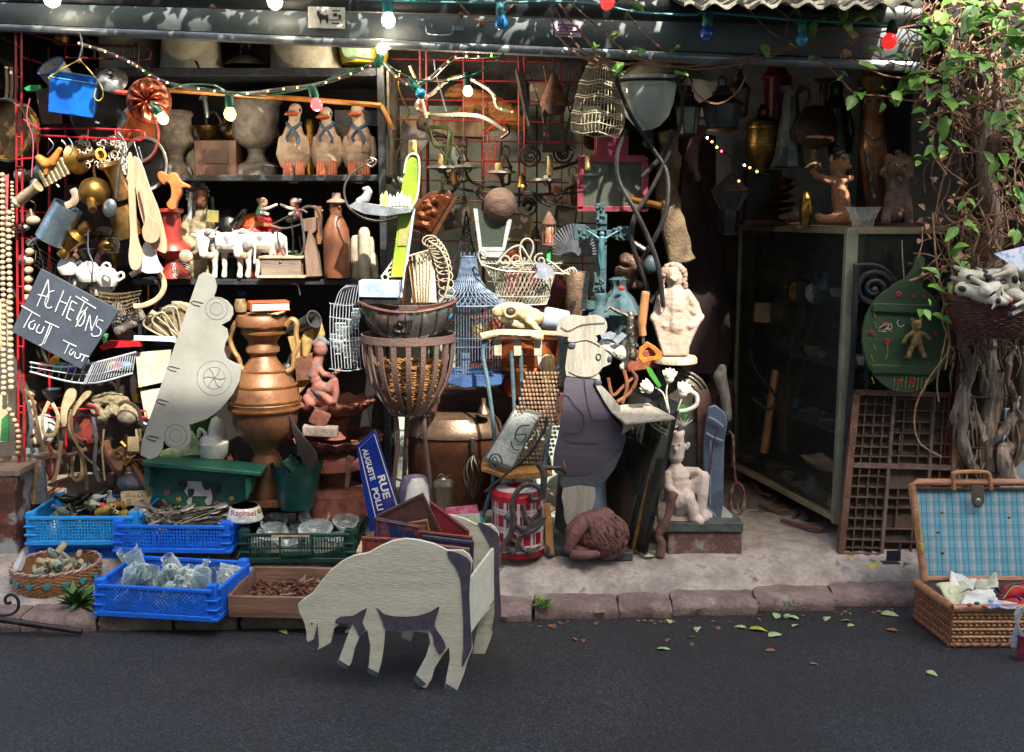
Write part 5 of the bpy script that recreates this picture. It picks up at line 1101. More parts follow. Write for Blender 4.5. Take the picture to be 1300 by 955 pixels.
for P in ([(755,258),(770,258),(768,272),(771,285),(757,285),(758,272)],[(729,286),(742,285),(750,291),(750,300),(742,306),(729,304)],[(800,288),(786,287),(778,293),(778,302),(786,306),(800,305)],[(754,346),(768,345),(766,356),(769,370),(752,371),(755,358)]): m.prism(P,-.008,.03)
for i in range(40): 
 q=random.choice([(763,rnd(260,284)),(rnd(731,748),rnd(288,303)),(rnd(780,798),rnd(289,303)),(761,rnd(348,368)),(763,rnd(275,380))]); m.ep(q[0]+rnd(-5,5),q[1],-.012,rnd(1.4,2.8),rnd(1.4,2.8),2)
obj('cross',m,TQ,t,bev=.002)
m=M().ch([(764,297,3.6,-4)]*2,-.02).ch([(764,303,4,-4),(763,312,4.2,-4),(763,318,3.8,-4),(764,326,3.4,-3),(764,340,1.8,-3)],-.02).ch([(760,303,2,-3),(752,297,1.5,-2),(745,293,1.3)],-.02).ch([(768,303,2,-3),(776,298,1.5,-2),(784,294,1.3)],-.02).ch([(761,318,2.6,-3),(761,332,1.8,-3),(763,342,1.5,-3)],-.02).fuse(.0022,1); obj('small_figure',m,mt('46707a','335560',.5,.3),t)
m=M(); m.lp(762,-.0,[(8,372),(9,376),(7,380),(8,392),(12,396),(13,402)],14); obj('socket',m,TQ,t)
t=thing('ornate_base','ornate verdigris metal pedestal behind the crucifix foot','pedestal',W(785,440,.02))
m=M(); m.lp(785,.05,[(6,352),(12,355),(8,362),(10,370),(18,378),(24,390),(28,398),(22,402),(14,410),(12,424),(20,432),(24,440),(0,440)],16,flute=(8,.12)); obj('body',m,TQ,t)
m=M(); m.ep(789,366,-.03,4,3); obj('red_stone',m,mt('b02018'),t)
m=M(); m.lp(750,.0,[(6,382),(7,392),(3,396),(4,402)],12); obj('small_urn',m,TQ,t)
m=M(); 
for i in range(26): a=PI+PI*i/25; m.tube([W(730,325,.12),W(730+34*math.cos(a),322+38*math.sin(a),.14)],.0055,5)
one('feather_fan',m,mt('4a4c54','35363c',.8,0,30),'dusty grey feather fan behind the left arm of the cross','fan')
m=M(); m.lp(733,.06,[(0,343),(12,345),(15,352),(14,370),(15,385),(10,400),(12,412),(0,412)],16); m.wob(.006,25); one('dark_vase',m,mt('6a5440','463626',.5,.3,20,.5),'dark carved vase left of the crucifix foot','vase')
m=M(); m.lp(735,.2,[(0,375),(28,376),(30,382),(30,402),(0,402)],4); one('brass_casket',m,DBRASS,'low brass casket under the wire planter','casket',smooth=False)
m=M().ch([(710,345,8),(722,352,10),(728,366,7)],.14).fuse(.005,3,.006,40); one('bronze_lump',m,mt('5c4030','3a281e',.5,.3,18,.4),'dark bronze knob left of the crucifix foot','ornament')
m=M().ch([(795,330,9),(808,335,10),(800,350,9),(788,345,8),(800,360,7),(812,362,5)],.12).fuse(.005,3,.006,40); one('metal_ornament',m,mt('5c4030','3a281e',.5,.3,18,.4),'dark bronze ornament behind the right arm of the cross','ornament')
m=M(); m.tp([(800,306),(820,318)],-.0,3.4,8); one('grey_bar',m,PEWTER,'short grey metal bar right of the crucifix','bar')
m=M(); m.ep(826,336,.05,10,12,8); one('blue_pot',m,mt('2e4048'),'dull blue pot behind the iron legs','pot')
candlestick((740,394,0),(746,345,0),-.1,[(0,0),(4,0),(3,.05),(3.6,.5),(3,.98),(0,1)],mt('4a5258','30363a',.25,.8),'slim dark steel rod left of the crucifix foot',name='steel_rod',cat='rod')
m=M().ch([(801,400,5),(801,418,6.5),(802,436,5.5),(803,452,6)],-.1).ch([(796,400,3),(784,396,2.4),(774,390,2),(768,396,1.6)],-.1).ch([(806,408,3),(811,422,2.4),(806,434,2)],-.1).fuse(.0028,2,.002,100); one('bronze_figurine',m,mt('4c4640','7a7268',.3,.8,40,.4),'small dark metal figurine reaching out its arm beside the crucifix base','figurine')
t=thing('awl','tool with a worn wooden handle standing upright beside the pale statue','tool',W(818,450,-.12))
m=M(); m.tp([(816,426),(815,410),(818,385),(820,370)],-.14,[5,6,5.5,4.2],10); obj('handle',m,mt('a06c40','7c4e2a',.6,0,30,.3,kind='wood'),t); m=M(); m.tp([(816,424),(817,438)],-.14,2,6); obj('ferrule',m,PEWTER,t)
def ringshape(out,inn,Y,d,mat,name,label,cat,bev=.003):
 m=M(); A=out; n=len(A); B=inn
 va=[W(x,y,Y) for x,y in A]; vb=[W(x,y,Y) for x,y in B]; D=Vector((0,d,0)); vs=va+vb+[v+D for v in va]+[v+D for v in vb]; fs=[]
 for i in range(n): j=(i+1)%n; fs+=[(i,j,n+j,n+i),(2*n+i,3*n+i,3*n+j,2*n+j),(i,2*n+i,2*n+j,j),(n+i,n+j,3*n+j,3*n+i)]
 m.add(vs,fs); return one(name,m,mat,label,cat,bev=bev)
o_=[(812,442),(822,434),(832,440),(841,448),(841,456),(828,458),(816,462),(810,454)]
ringshape(o_,[(817,446),(823,441),(829,445),(833,450),(831,453),(825,453),(819,455),(815,451)],-.15,.025,mt('b06a24','8a4e18',.4),'hand_saw','orange wooden saw handle leaning at the feet of the pale statue','saw handle')
m=M(); m.tp([(800,468),(808,480),(800,498),(784,510)],-.1,2.4,6); m.tp([(772,480),(778,502),(792,490),(806,478)],-.09,2.2,6); m.tp([(792,470),(796,490),(790,512)],-.1,2.4,6); one('bentwood_hoop',m,mt('7a4a2e','5a3420'),'bent brown wooden frame above the cream tray','frame')
m=M(); m.bx(792,446,836,470,.0,.06,-8); one('red_box',m,mt('8a4430','64301f'),'reddish wooden box under the orange saw handle','box',bev=.003)
t=thing('statue','pale weathered stone statue of a curly haired child lifting its tunic','statue',W(858,455,-.02))
Ys=-.02
m=M().ch([(855,348,12.5),(856,352,12),(856,356,11)],Ys)
m.ch([(856,362,7),(857,370,8)],Ys).ch([(857,374,14),(857,388,18),(857,402,17),(857,412,18)],Ys)
m.ch([(842,374,8),(836,392,6.5),(834,406,5.5,-4),(842,412,4.5,-12)],Ys).ch([(871,374,8),(882,388,6.5),(887,404,5.5,-4),(874,413,4.5,-12)],Ys)
m.ch([(850,416,8),(850,435,7),(850,452,6.5)],Ys).ch([(864,416,8),(864,435,7),(864,452,6.5)],Ys)
for i,(x0,x1) in enumerate(((836,843),(842,848),(849,852),(857,857),(864,861),(871,865),(879,870))): m.ch([(x0,409,4.2,-8+abs(3-i)*1.5),(x1,432,5,-7),(x1,450,4,-5)],Ys)
m.ch([(838,392,6),(829,404,5,-3),(834,410,5,-9)],Ys).ch([(876,392,6),(889,402,5,-3),(880,412,5,-9)],Ys)
m.prism([(845,392),(869,392),(880,404),(887,412),(878,432),(872,452),(842,452),(836,432),(830,410),(838,402)],Ys-.045,.05)
m.ch([(833,410,3,-9),(843,430,4,-8),(848,446,4,-6)],Ys).ch([(884,410,3,-9),(874,430,4,-8),(868,446,4,-6)],Ys)
m.ep(856,356,Ys-.043,3,2.6,3); m.ep(852,353,Ys-.04,2.2,1.2,2); m.ep(860,353,Ys-.04,2.2,1.2,2)
m.fuse(.004,9,.0012,70); obj('body',m,mt('a08e80','86705f',.7,0,14,.3,(.45,.7),c3='6a5346'),t)
m=M()
for i in range(60):
 a=rnd(-190,10); q=rnd(-.026,.03); rr=14.5*math.sqrt(max(.2,1-(q/.052)**2)); m.ep(855+rr*math.cos(R(a)),350+rr*math.sin(R(a))*.95,Ys+q,rnd(3,4.4),rnd(3,4.2))
for s in (-1,1):
 for i in range(5): m.ep(855+s*(14+rnd(-1,1)),352+i*3,Ys-.01,3.6,3.4)
obj('curly_hair',m,mt('98867a','7a6456',.8,0,30,.5),t)
m=M(); m.lp(857,Ys,[(26,452),(28,455),(28,460),(0,460)],20); obj('base',m,STW,t)
t=thing('embossed_plate','large round embossed grey metal plate standing below the statue','plate',W(857,560,.0))
k=S(510,.0); o=W(858,512,.02); m=M(); prof=[(1,0),(1.02,.008),(.97,.014),(.9,.008),(.86,.012),(.8,.006),(.7,.012),(.6,.006),(.45,.01),(.3,.004),(0,.01)]
m.lat(o,(0,-1,0),[(f*44*k,h) for f,h in prof],48,(24,.006)); obj('disc',m,mt('5d564c','3c362e',.4,.6,26,.3),t)
m=M(); m.prism([(885,497),(900,495),(901,600),(886,604)],-.02,.03); one('carved_post',m,mt('5a3c34','3c2822',.7),'carved brown wooden post right of the embossed plate','post',bev=.003)
m=M(); m.prism([(862,540),(886,538),(886,600),(862,602)],.0,.03); one('dark_screen',m,mt('3c3a34','282622',.6,0,20),'dark wooden panel behind the seated pixie','panel')
t=thing('tulip_bunch','white and yellow china tulips leaning over the black framed glass','flowers',W(850,535,-.2))
TW=mt('c8c6b0','b4a840',.35,0,30,.05,(.55,.75))
for (x,y,r,an) in ((850,479,9,5),(867,497,10,25),(824,492,9,-70)):
 m=M()
 for j in range(5):
  a=R(an)+(-.9+j*.45); dx=math.sin(a); dy=-math.cos(a); m.prism([(x-dy*3.0,y+dx*3),(x+dx*r*.7-dy*3.6,y+dy*r*.7+dx*3.6),(x+dx*r*1.35,y+dy*r*1.35),(x+dx*r*.7+dy*3.6,y+dy*r*.7-dx*3.6),(x+dy*3,y-dx*3)],-.2-.006*(2-abs(j-2)),.012,sm=2)
 m.ep(x,y+1,-.19,6,7); obj('flower_head',m,TW,t,bev=.001)
m=M(); m.tp([(848,486),(846,500),(850,525)],-.19,1.0); m.tp([(866,505),(862,515),(856,530)],-.19,1.0); m.tp([(832,492),(842,500),(848,520)],-.19,1.0); m.tp([(875,496),(884,502),(884,514),(872,521),(862,522)],-.19,[3,2.6],8); obj('stems',m,WHT,t)
lf_=M(); lf_.prism([(858,518),(868,513),(876,522),(870,534),(866,522)],-.19,.004); obj('leaf',lf_,mt('3a8a2a','2a6a1e'),t)
m=M(); m.prism([(819,464),(827,468),(840,490),(836,492),(824,476)],-.2,.004); obj('leaf',m,mt('3a8a2a','2a6a1e'),t)
m=M(); 
for i in range(6): a=-2.6+i*.42; m.prism([(866,541),(866+15*math.cos(a),538+9*math.sin(a)),(870,541)],-.17-.004*i,.006)
obj('white_petals',m,WHT,t)
t=thing('lamb_figure','white lamb figurine perched behind the wooden bear board','figurine',W(785,470,-.08))
m=M().ch([(768,441,7),(778,444,8.5),(790,448,10),(798,450,9)],-.06).ch([(790,448,7),(794,440,4.5),(796,434,3.5)],-.06).ch([(798,454,5),(790,466,4)],-.06).ch([(800,446,5),(806,456,3.5)],-.06).ch([(792,436,1.6),(790,428,1.2),(794,424,1)],-.06).ch([(797,436,1.6),(800,428,1.2)],-.06).fuse(.003,2,.002,90); obj('body',m,mt('c0bdb4','a49e94',.5),t)
m=M(); m.prism([(762,425),(775,421),(782,424),(778,431),(764,430)],-.1,.01); m.prism([(778,432),(790,422),(796,426),(784,437)],-.11,.01); one('grey_tag',m,mt('8a8f98','6e747c'),'small grey metal plates above the lamb figurine','plate')
t=thing('bear_board','flat painted wooden bear in a purple dress and chef hat holding a small cream tray','wooden figure',W(735,668,-.2))
Yb=-.2; CB=mt('98938a','837e70',.75,0,44,.3,kind='wood',fine=.18,c3='6e6a5e'); PU=mt('48424f','3b3641',.8,0,10,.15,kind='woodx'); DK=mt('34393f','454b50',.8,0,60,.3)
def PR(o,y,d,mat,nm,sm=2,par=t,**k): m=M(); m.prism(o,y,d,sm=sm); return obj(nm,m,mat,par,**k)
PR([(708,412),(714,403),(728,400),(742,402),(756,400),(768,405),(771,416),(766,424),(756,426),(758,434),(722,434),(722,428),(708,425)],Yb,.014,CB,'hat')
PR([(722,440),(730,434),(745,432),(760,436),(768,446),(776,452),(775,462),(766,466),(760,474),(762,482),(740,478),(719,477),(719,455)],Yb-.002,.014,CB,'head')
PR([(720,477),(745,479),(758,486),(762,500),(770,510),(776,528),(792,548),(790,560),(768,590),(748,602),(722,604),(704,600),(703,578),(708,556),(714,520),(716,495)],Yb+.001,.014,PU,'dress')
PR([(720,600),(745,594),(766,570),(790,550),(794,560),(780,595),(756,620),(715,622),(712,604)],Yb+.003,.012,DK,'trousers')
PR([(715,620),(755,619),(752,645),(742,668),(720,668),(716,645)],Yb,.014,CB,'feet')
m=M()
for q in ([(722,442),(724,436),(730,436)],[(722,472),(735,478),(752,478),(764,470)],[(725,436),(745,432),(762,440)],[(712,415),(722,420),(740,412),(768,410)],[(716,500),(722,503),(728,512),(742,530),(735,550),(716,548)],[(742,480),(744,500),(752,530),(770,532)],[(716,548),(722,560),(760,562)]): m.tp(q,Yb-.004,.5,4,sm=3)
obj('painted_lines',m,mt('3a3a44'),t)
m=M(); m.ep(726,439,Yb-.004,5,4,1.5); m.ep(774,456,Yb-.004,3,4,1.5); obj('ear_and_nose',m,mt('363b45'),t)
m=M(); m.tp(circ(760,453,3,10,4),Yb-.004,.9,4,closed=True,sm=0); obj('eye',m,mt('363b45'),t)
m=M(); m.ep(759,486,Yb-.008,5,5,2); obj('button',m,mt('2f3844'),t)
PR([(756,488),(766,492),(784,512),(788,520),(778,524),(770,514),(762,500)],Yb-.012,.01,CB,'arm',label='cream painted arm with a rough edge')
m=M(); A=[W(776,522,Yb-.02),W(789,514,Yb+.10),W(823,512,Yb+.10),W(857,530,Yb-.04),W(794,537,Yb-.12)]
m.add(A+[a+Vector((0,0,-.008)) for a in A],[(0,1,2,3,4),(9,8,7,6,5)]+[(i,5+i,5+(i+1)%5,(i+1)%5) for i in range(5)]); obj('tray',m,CB,t)
m=M(); m.prism([(792,538),(812,536),(790,552)],Yb-.02,.012); obj('tray_bracket',m,CB,t)
m=M(); m.lp(738,-.08,[(28,560),(30,600),(34,668),(30,672),(0,672)],28); one('zinc_bucket',m,mt('71808c','56636e',.4,.5,10,.1),'blue grey zinc bucket standing upside down behind the bear board','bucket')
m=M(); m.box(G(754,702,.15)+Vector((0,.09,.0)),(.36,.25,.035),Matrix.Rotation(R(-8),3,'Z')); one('slate_slab',m,mt('3a4046','2a2e32',.6,0,14,.3),'dark slate slab lying under the curled terracotta animal','slab',bev=.004)
t=thing('terracotta_animal','curled up sleeping terracotta animal with shaggy coat on the slate slab','figurine',W(755,706,-.28))
random.seed(12)
m=M().ch([(778,680,22,8),(764,676,25,6),(748,680,23,4)],-.24).ch([(768,662,16,8),(752,662,14,4),(738,664,12,0),(728,672,11,-6),(723,684,7,-8)],-.24).ch([(722,694,8,-6),(736,697,8,-10),(752,695,7,-10)],-.24).ch([(782,694,14,0),(770,698,12,-6)],-.24).ch([(742,656,5,0),(752,654,4,4)],-.24)
m.fuse(.0034,2)
obj('body',m,mt('6a4440','4a2c2a',.75,0,26,.4,c3='7c5650'),t,ang=80)
m=M(); kk=S(678,-.24); oc=W(768,678,-.225)
for i in range(210):
 u=rnd(-1.35,1.35); v_=rnd(-.95,1.15); P=[]
 for s in range(5):
  uu=u+s*.09; vv=v_-s*.13+.05*math.sin(s*2+i); P.append(oc+Vector((30*kk*math.sin(uu)*math.cos(vv),-31*kk*math.cos(uu)*math.cos(vv),28*kk*math.sin(vv))))
 m.tube(P,[rnd(1.2,2.2)*kk,.6*kk],5,sm=2)
obj('fleece',m,mt('6f4a45','4c302d',.8,0,30,.4,c3='80605a'),t)
m=M(); m.ch([(738,664,11,-6),(730,674,9,-11),(724,686,6.5,-14),(722,692,5,-15)],-.26).ch([(744,656,4,-8),(750,664,3.5,-12),(750,674,2.5,-13)],-.26).ch([(728,700,6,-14),(744,700,6,-16),(756,698,5,-16)],-.26); m.fuse(.003,2,.001,80); obj('head_and_paws',m,mt('6a4440','52332f',.75,0,26,.4),t)
t=thing('glazed_screen','tall black framed glass panel leaning beside the seated pixie','frame',W(830,706,-.2))
m=M(); a=[W(790,478,-.12),W(859,512,-.2),W(816,703,-.2),W(770,690,-.0)]
def quadframe(Q,wd,th):
 m=M(); n=4
 cen=sum(Q,Vector())/4; I=[q+(cen-q)*wd for q in Q]; nrm=(Q[1]-Q[0]).cross(Q[3]-Q[0]).normalized()*th
 vs=Q+I+[q+nrm for q in Q]+[q+nrm for q in I]; fs=[]
 for i in range(4): j=(i+1)%4; fs+=[(i,j,4+j,4+i),(8+i,12+i,12+j,8+j),(i,8+i,8+j,j),(4+i,4+j,12+j,12+i)]
 return m.add(vs,fs)
Q1=[W(800,488,-.02),W(860,512,-.2),W(818,704,-.22),W(772,672,-.02)]
obj('frame',quadframe(Q1,.09,.02),mt('0e1014','1c1f26',.3),t)
m=M(); cen=sum(Q1,Vector())/4; I=[q+(cen-q)*.08 for q in Q1]; m.add(I+[q+Vector((.0,.004,0)) for q in I],[(0,1,2,3),(7,6,5,4)]); obj('glass',m,glass('8a9088',.04,alpha=.06),t,smooth=False)
for i,(dx,cm,l) in enumerate(((0,'8f713c','gilt edged black picture frame behind the glass panel'),(-11,'8a6a38','second gilt edged frame leaning behind the first'))):
 Q=[W(800+dx,535,.06),W(846+dx,556,-.16),W(812+dx,702,-.19),W(768+dx,670,.02)]
 t=thing('framed_picture',l,'picture frame',Q[2]); obj('frame',quadframe(Q,.06,.018),mt(cm,'5c4420',.4,.5),t)
 m=M(); cen=sum(Q,Vector())/4; m.add([q+(cen-q)*.05+Vector((.0,.004,0)) for q in Q]+[q+(cen-q)*.05+Vector((.0,.012,0)) for q in Q],[(0,1,2,3),(7,6,5,4)]); obj('canvas',m,mt('101216','1a1c22',.4),t,smooth=False)
t=thing('framed_picture','brown backed picture leaning with a thin gold edge next to the zinc bucket','picture frame',W(790,690,-.1))
Q=[W(772,540,.05),W(822,568,-.13),W(796,680,-.14),W(766,640,.02)]
obj('frame',quadframe(Q,.05,.016),mt('7a5c30','5c4420',.4,.4),t); m=M(); cen=sum(Q,Vector())/4; m.add([q+(cen-q)*.04+Vector((0,.003,0)) for q in Q]+[q+(cen-q)*.04+Vector((0,.01,0)) for q in Q],[(0,1,2,3),(7,6,5,4)]); obj('backing',m,mt('33241f','241a17',.6),t,smooth=False)
t=thing('pixie_statue','seated pale stone pixie statuette with one hand on its knee','statue',W(872,662,-.1))
m=M().ch([(858,578,11),(859,566,11),(860,560,9)],-.1).ch([(860,556,8),(864,552,5),(867,549,3)],-.1).ch([(849,568,3.5),(846,564,3)],-.1).ch([(871,568,3.5),(874,564,3)],-.1).ch([(858,594,9),(860,606,16),(860,622,18),(862,640,19)],-.1)
m.ch([(848,602,7,-4),(848,616,6.5,-10),(856,626,6,-15),(864,626,5.5,-17)],-.1).ch([(858,634,11,-12),(870,628,10,-16),(876,642,7.5,-18),(878,652,6.5,-18),(885,656,6,-20)],-.1)
m.ch([(866,634,12,2),(882,616,10,-2),(892,604,8,-8),(890,624,7.5,-12),(888,644,6.5,-12),(892,652,6,-16)],-.1).ch([(872,600,7,2),(884,598,6,-4),(890,602,5.5,-8)],-.1)
m.ch([(846,646,15),(862,650,16),(882,652,15),(896,656,9)],-.08).ch([(842,654,10,-8),(862,657,8,-14),(886,658,8,-14)],-.08).ep(858,571,-.143,2.6,3.4,3)
m.ep(854,564,-.138,2,1.3,2); m.ep(863,564,-.138,2,1.3,2); m.fuse(.0036,4,.001,80); obj('body',m,mt('c4b4aa','a8968c',.7,0,16,.3,(.5,.75),c3='80685e'),t)
t=thing('wooden_chest','low chest with flaking paint carrying the seated pixie','chest',W(885,705,-.1))
m=M(); m.bx(848,676,942,704,-.17,.26); obj('body',m,mt('5e4038','7c6a5c',.7,0,18,.4,(.5,.6),c3='86909a'),t,bev=.004)
m=M(); m.bx(842,664,944,676,-.18,.28); obj('top',m,mt('4c5450','343a38',.7,0,18,.3),t,bev=.004)
m=M(); m.tp([(838,706),(840,690),(836,680),(841,668),(848,655),(852,636),(857,625)],-.2,[6,5,6,5,6,5],8); one('curved_chair_foot',m,mt('6c4a42','4a302c',.7),'curved brown wooden chair leg in front of the chest','leg')
t=thing('pressed_metal_sheet','tall blue grey pressed metal panel leaning left of the glass cabinet','panel',W(912,690,-.0))
m=M(); m.prism([(899,517),(908,514),(921,524),(924,536),(920,560),(918,650),(915,688),(892,660),(893,560)],-.06,.02); obj('sheet',m,mt('66748a','4d5a6c',.35,.3,8,.06),t,bev=.006)
m=M(); m.tp([(899,530),(908,534),(918,542)],-.075,1.6); m.tp([(897,550),(907,556),(918,560)],-.075,1.4); m.tp([(902,560),(901,640)],-.072,1.4); m.tp([(894,640),(916,664)],-.075,1.4); obj('ridge',m,mt('7a889c'),t)
m=M(); m.tp([(912,542),(905,565),(902,595),(900,610)],-.08,.8); obj('string',m,mt('5a2028'),t)
m=M(); m.prism([(918,642),(930,654),(928,672),(920,668),(916,690),(914,670)],-.1,.006); one('white_scrap',m,WHT,'scrap of pale board at the foot of the blue grey panel','board')
m=M(); m.tp([(925,548),(930,555),(932,590),(934,612)],-.0,1.5); m.tp(circ(936,633,9,20,20),-.0,2.2,6,closed=True,sm=0); m.tp([(930,620),(938,648)],0,1); m.tp([(934,612),(942,630),(946,646)],0,1.6); one('old_racket',m,mt('4a2024','8e8468',.5,0,20),'old wooden racket leaning right of the blue grey panel','racket')
t=thing('folding_chair','folding iron and wood bistro chair with blue grey tube frame','chair',W(660,700,-.15))
TB=mt('58707a','3e5058',.4,.3,12,.15); 
for P in ([(617,428,0),(613,450,.0),(620,490,-.02),(628,560,-.05),(626,610,-.06),(618,640,-.06),(608,668,-.06)],[(712,428,0),(713,440,0),(709,470,0),(700,530,-.02),(692,590,-.05),(691,640,-.08),(697,706,-.12)],[(649,445,.02),(652,500,.02),(654,530,.02)],[(661,445,.02),(663,520,.02)]):
 m=M(); m.tp(P,-.1,[2.8,2.8],8,sm=6); obj('tube_frame',m,TB,t)
m=M(); m.prism([(612,594),(640,603),(694,598),(702,604),(690,608),(640,608),(610,598)],-.25,.2); obj('seat_edge',m,mt('a0743c','7c5628',.45),t,bev=.002)
m=M(); m.bx(614,590,700,597,-.12,.18); obj('seat',m,mt('4c5450','363c3a',.6,0,50),t)
m=M(); m.tp([(610,426),(640,421),(712,424)],-.1,3,8,flat=(1,.6,1)); obj('top_rail',m,mt('a89878','8a7a5c'),t)
for x in (632,657,683): 
 m=M(); m.bx(x-5,430,x+5,452,-.095,.01); obj('slat',m,mt('a8a08c','8c8470'),t,bev=.002)
m=M(); m.prism([(689,640),(699,640),(704,705),(694,707)],-.22,.02); obj('wooden_foot',m,mt('a87c4c','84602f',.5),t,bev=.003)
t=thing('bead_mat','wooden bead seat cover draped over the chair back','bead mat',W(690,600,-.12))
m=M()
for j in range(22):
 for i in range(13):
  x=668+i*4.6-j*1.35+(2.3 if j%2 else 0); y=474+j*5.4
  if x<712-j*.3 and x>655-j*1: m.ep(x,y,-.13+.003*math.sin(i*2+j),2.3,2.3,2.3,0,6,4)
obj('beads',m,mt('8e7660','604a38',.5,0,50,.1),t)
t=thing('framed_engraving','dark framed grey relief picture leaning on the chair seat','picture',W(650,597,-.2))
Q=[W(655,515,-.12),W(688,524,-.14),W(650,597,-.24),W(613,584,-.22)]
obj('frame',quadframe(Q,.10,.014),mt('1e2226','2c3034',.4),t)
m=M(); cen=sum(Q,Vector())/4; m.add([q+(cen-q)*.1+Vector((0,.003,0)) for q in Q]+[q+(cen-q)*.1+Vector((0,.012,0)) for q in Q],[(0,1,2,3),(7,6,5,4)]); obj('picture',m,mt('7c8480','5c6460',.5,0,16,.4),t,smooth=False)
m=M(); m.tp([(672,540),(660,542),(654,555),(662,562),(668,552),(655,552)],-.2,1.1,5); m.tp([(648,560),(652,570),(660,572)],-.215,1,5); m.tp([(676,530),(682,540),(670,560)],-.17,.8); obj('relief_lines',m,mt('3c4240'),t)
m=M(); m.tp([(616,625),(640,604),(670,578),(690,548),(694,530)],-.28,2.0,6); one('walking_stick',m,IRON,'thin dark walking stick crossing in front of the chair','stick')
m=M(); m.tp(circ(629,586,8,14,10),-.26,1.4,5,closed=True,sm=0); m.tp([(622,592),(628,580),(634,590)],-.265,1.0); one('steel_ring',m,PEWTER,'small steel ring hooked on the chair tube','ring')
t=thing('animal_skull','bleached animal skull on the chair back','skull',W(660,420,-.05))
m=M().ch([(632,396,8),(646,393,10),(660,395,11),(676,400,9),(686,404,8)],-.05).ch([(632,398,6),(640,408,5),(660,412,7),(678,414,6)],-.05).ch([(664,400,6,-6),(676,412,4,-8),(684,418,3,-8)],-.05).fuse(.004,2,.003,60); obj('bone',m,BONE,t)
m=M(); m.ep(648,396,-.095,6,5,3); obj('eye_socket',m,mt('3a2c20'),t)
m=M(); m.tp(circ(648,396,7.5,16,6.5),-.098,1.6,6,closed=True,sm=0); obj('brow',m,BONE,t)
m=M(); m.tp([(612,428),(630,424),(660,425),(690,428)],-.12,4,8); m.wob(.004,40); one('bone_row',m,BONE,'row of pale knobbly bones along the chair top','bones')
candlestick((690,403,0),(722,408,.0),-.04,[(0,0),(12,0),(14,.1),(14,.55),(12.5,.58),(13.5,.62),(13,.95),(11,1),(0,1)],mt('9cabc0','8494aa',.3),'pale blue ceramic insulator lying on its side behind the chef hat',name='insulator',cat='insulator')
m=M(); m.lp(668,.12,[(40,460),(42,466),(38,474),(36,490),(30,500),(0,500)],30); m.lp(668,.12,[(40,430),(42,436),(42,460)],30); one('copper_basin',m,mt('a0522c','6c3018',.3,.7,10,.1),'orange copper basin behind the chair','basin')
m=M(); m.bx(540,500,720,540,.22,.2); one('wooden_crate',m,mt('4a2a20','301a14'),'dark brown wooden crate behind the chair','crate',bev=.003)
m=M(); m.ep(695,468,-.02,10,22,8,0); m.wob(.012,20); m.ep(700,500,-.02,9,12,8); one('fur_tail',m,mt('a89060','7c6034',.8,0,30,.8,kind='wood'),'yellowish fur tail hanging over the bead mat','fur')
m=M(); m.prism([(682,448),(693,450),(691,475),(684,468)],-.02,.01); one('white_cloth',m,WHITE,'strip of white cloth behind the chair back','cloth')
t=thing('copper_boiler','big oval copper boiler with a ridged lid behind the fire basket','boiler',W(580,640,.12))
CPB=mt('6e4630','4a2e22',.4,.6,8,.15,c3='4c6654')
m=M(); m.lp(578,.12,[(60,552),(60,620),(58,640),(0,640)],40,sy=.7); obj('body',m,CPB,t)
m=M(); m.lp(578,.12,[(0,522),(20,523),(50,527),(58,534),(61,541),(64,545),(64,550),(60,552)],40,sy=.7); obj('lid',m,mt('7c6654','5c4a3e',.35,.7,10,.1),t)
m=M(); m.lp(614,.0,[(3,506),(3,514),(5,517),(10,524)],12); obj('knob',m,mt('7c6654','5c4a3e',.35,.7),t)
t=thing('whisk','large wire balloon whisk hanging head down before the copper boiler','whisk',W(601,636,-.06))
m=M(); m.tp([(600,556),(601,575)],-.05,3,8); obj('handle',m,PEWTER,t)
m=M()
for i in range(9):
 a=i*2*PI/9; P=[]
 for s in range(9): u=s/8; rr=13*math.sin(PI*u**.8)*S(600,-.05); aa=a+u*1.6; b=W(601,578+u*56,-.05); P.append(b+Vector((rr*math.cos(aa),rr*math.sin(aa),0)))
 m.tube(P,.0022,4)
obj('wires',m,PEWTER,t)
t=thing('canister','small lidded pewter canister behind the leather goods','canister',W(563,645,-.16))
m=M(); m.lp(563,-.15,[(12.5,616),(12,645),(0,645)],24); obj('body',m,mt('7c7464','5f584a',.35,.7),t)
m=M(); m.lp(563,-.15,[(0,604),(3,605),(5,608),(12,610),(13.5,614),(13.5,617)],24); obj('lid',m,mt('8c8676','6c6656',.3,.7),t); m=M(); m.tp([(556,605),(560,602),(566,606),(572,603)],-.16,1.2); obj('clip',m,PEWTER,t)
t=thing('fabric_hat','white cone of cloth over a round purple bag behind the wallets','hat',W(528,645,-.14))
m=M(); m.lp(527,-.12,[(0,602),(14,605),(20,615),(22,630),(18,645)],24); m.wob(.004,20); obj('bag',m,mt('6e6680','544e62',.8),t)
m=M(); m.lp(530,-.2,[(0,607),(8,609),(13,618),(15,632),(20,646)],24); m.wob(.005,16); obj('cone',m,mt('bcbcb4','a4a49a',.7),t)
t=thing('street_sign','blue enamel street sign reading RUE AUGUSTE POLLI leaning behind the wallets','street sign',W(480,670,-.2))
Q=[(452,566),(476,545),(512,660),(470,676)]
m=M(); m.prism(Q,-.22,.006); obj('plate',m,mt('0f2c86','0b2066',.2,0,6,.02,coat=.6),t,bev=.001)
m=M()
I=[(456,569),(475,552),(507,660)]
m.tp([(478,662),(456,569),(475,551),(508,655)],-.223,.7,4,sm=0); obj('white_border',m,mt('c8ccd0'),t)
WL=mt('d0d2d4')
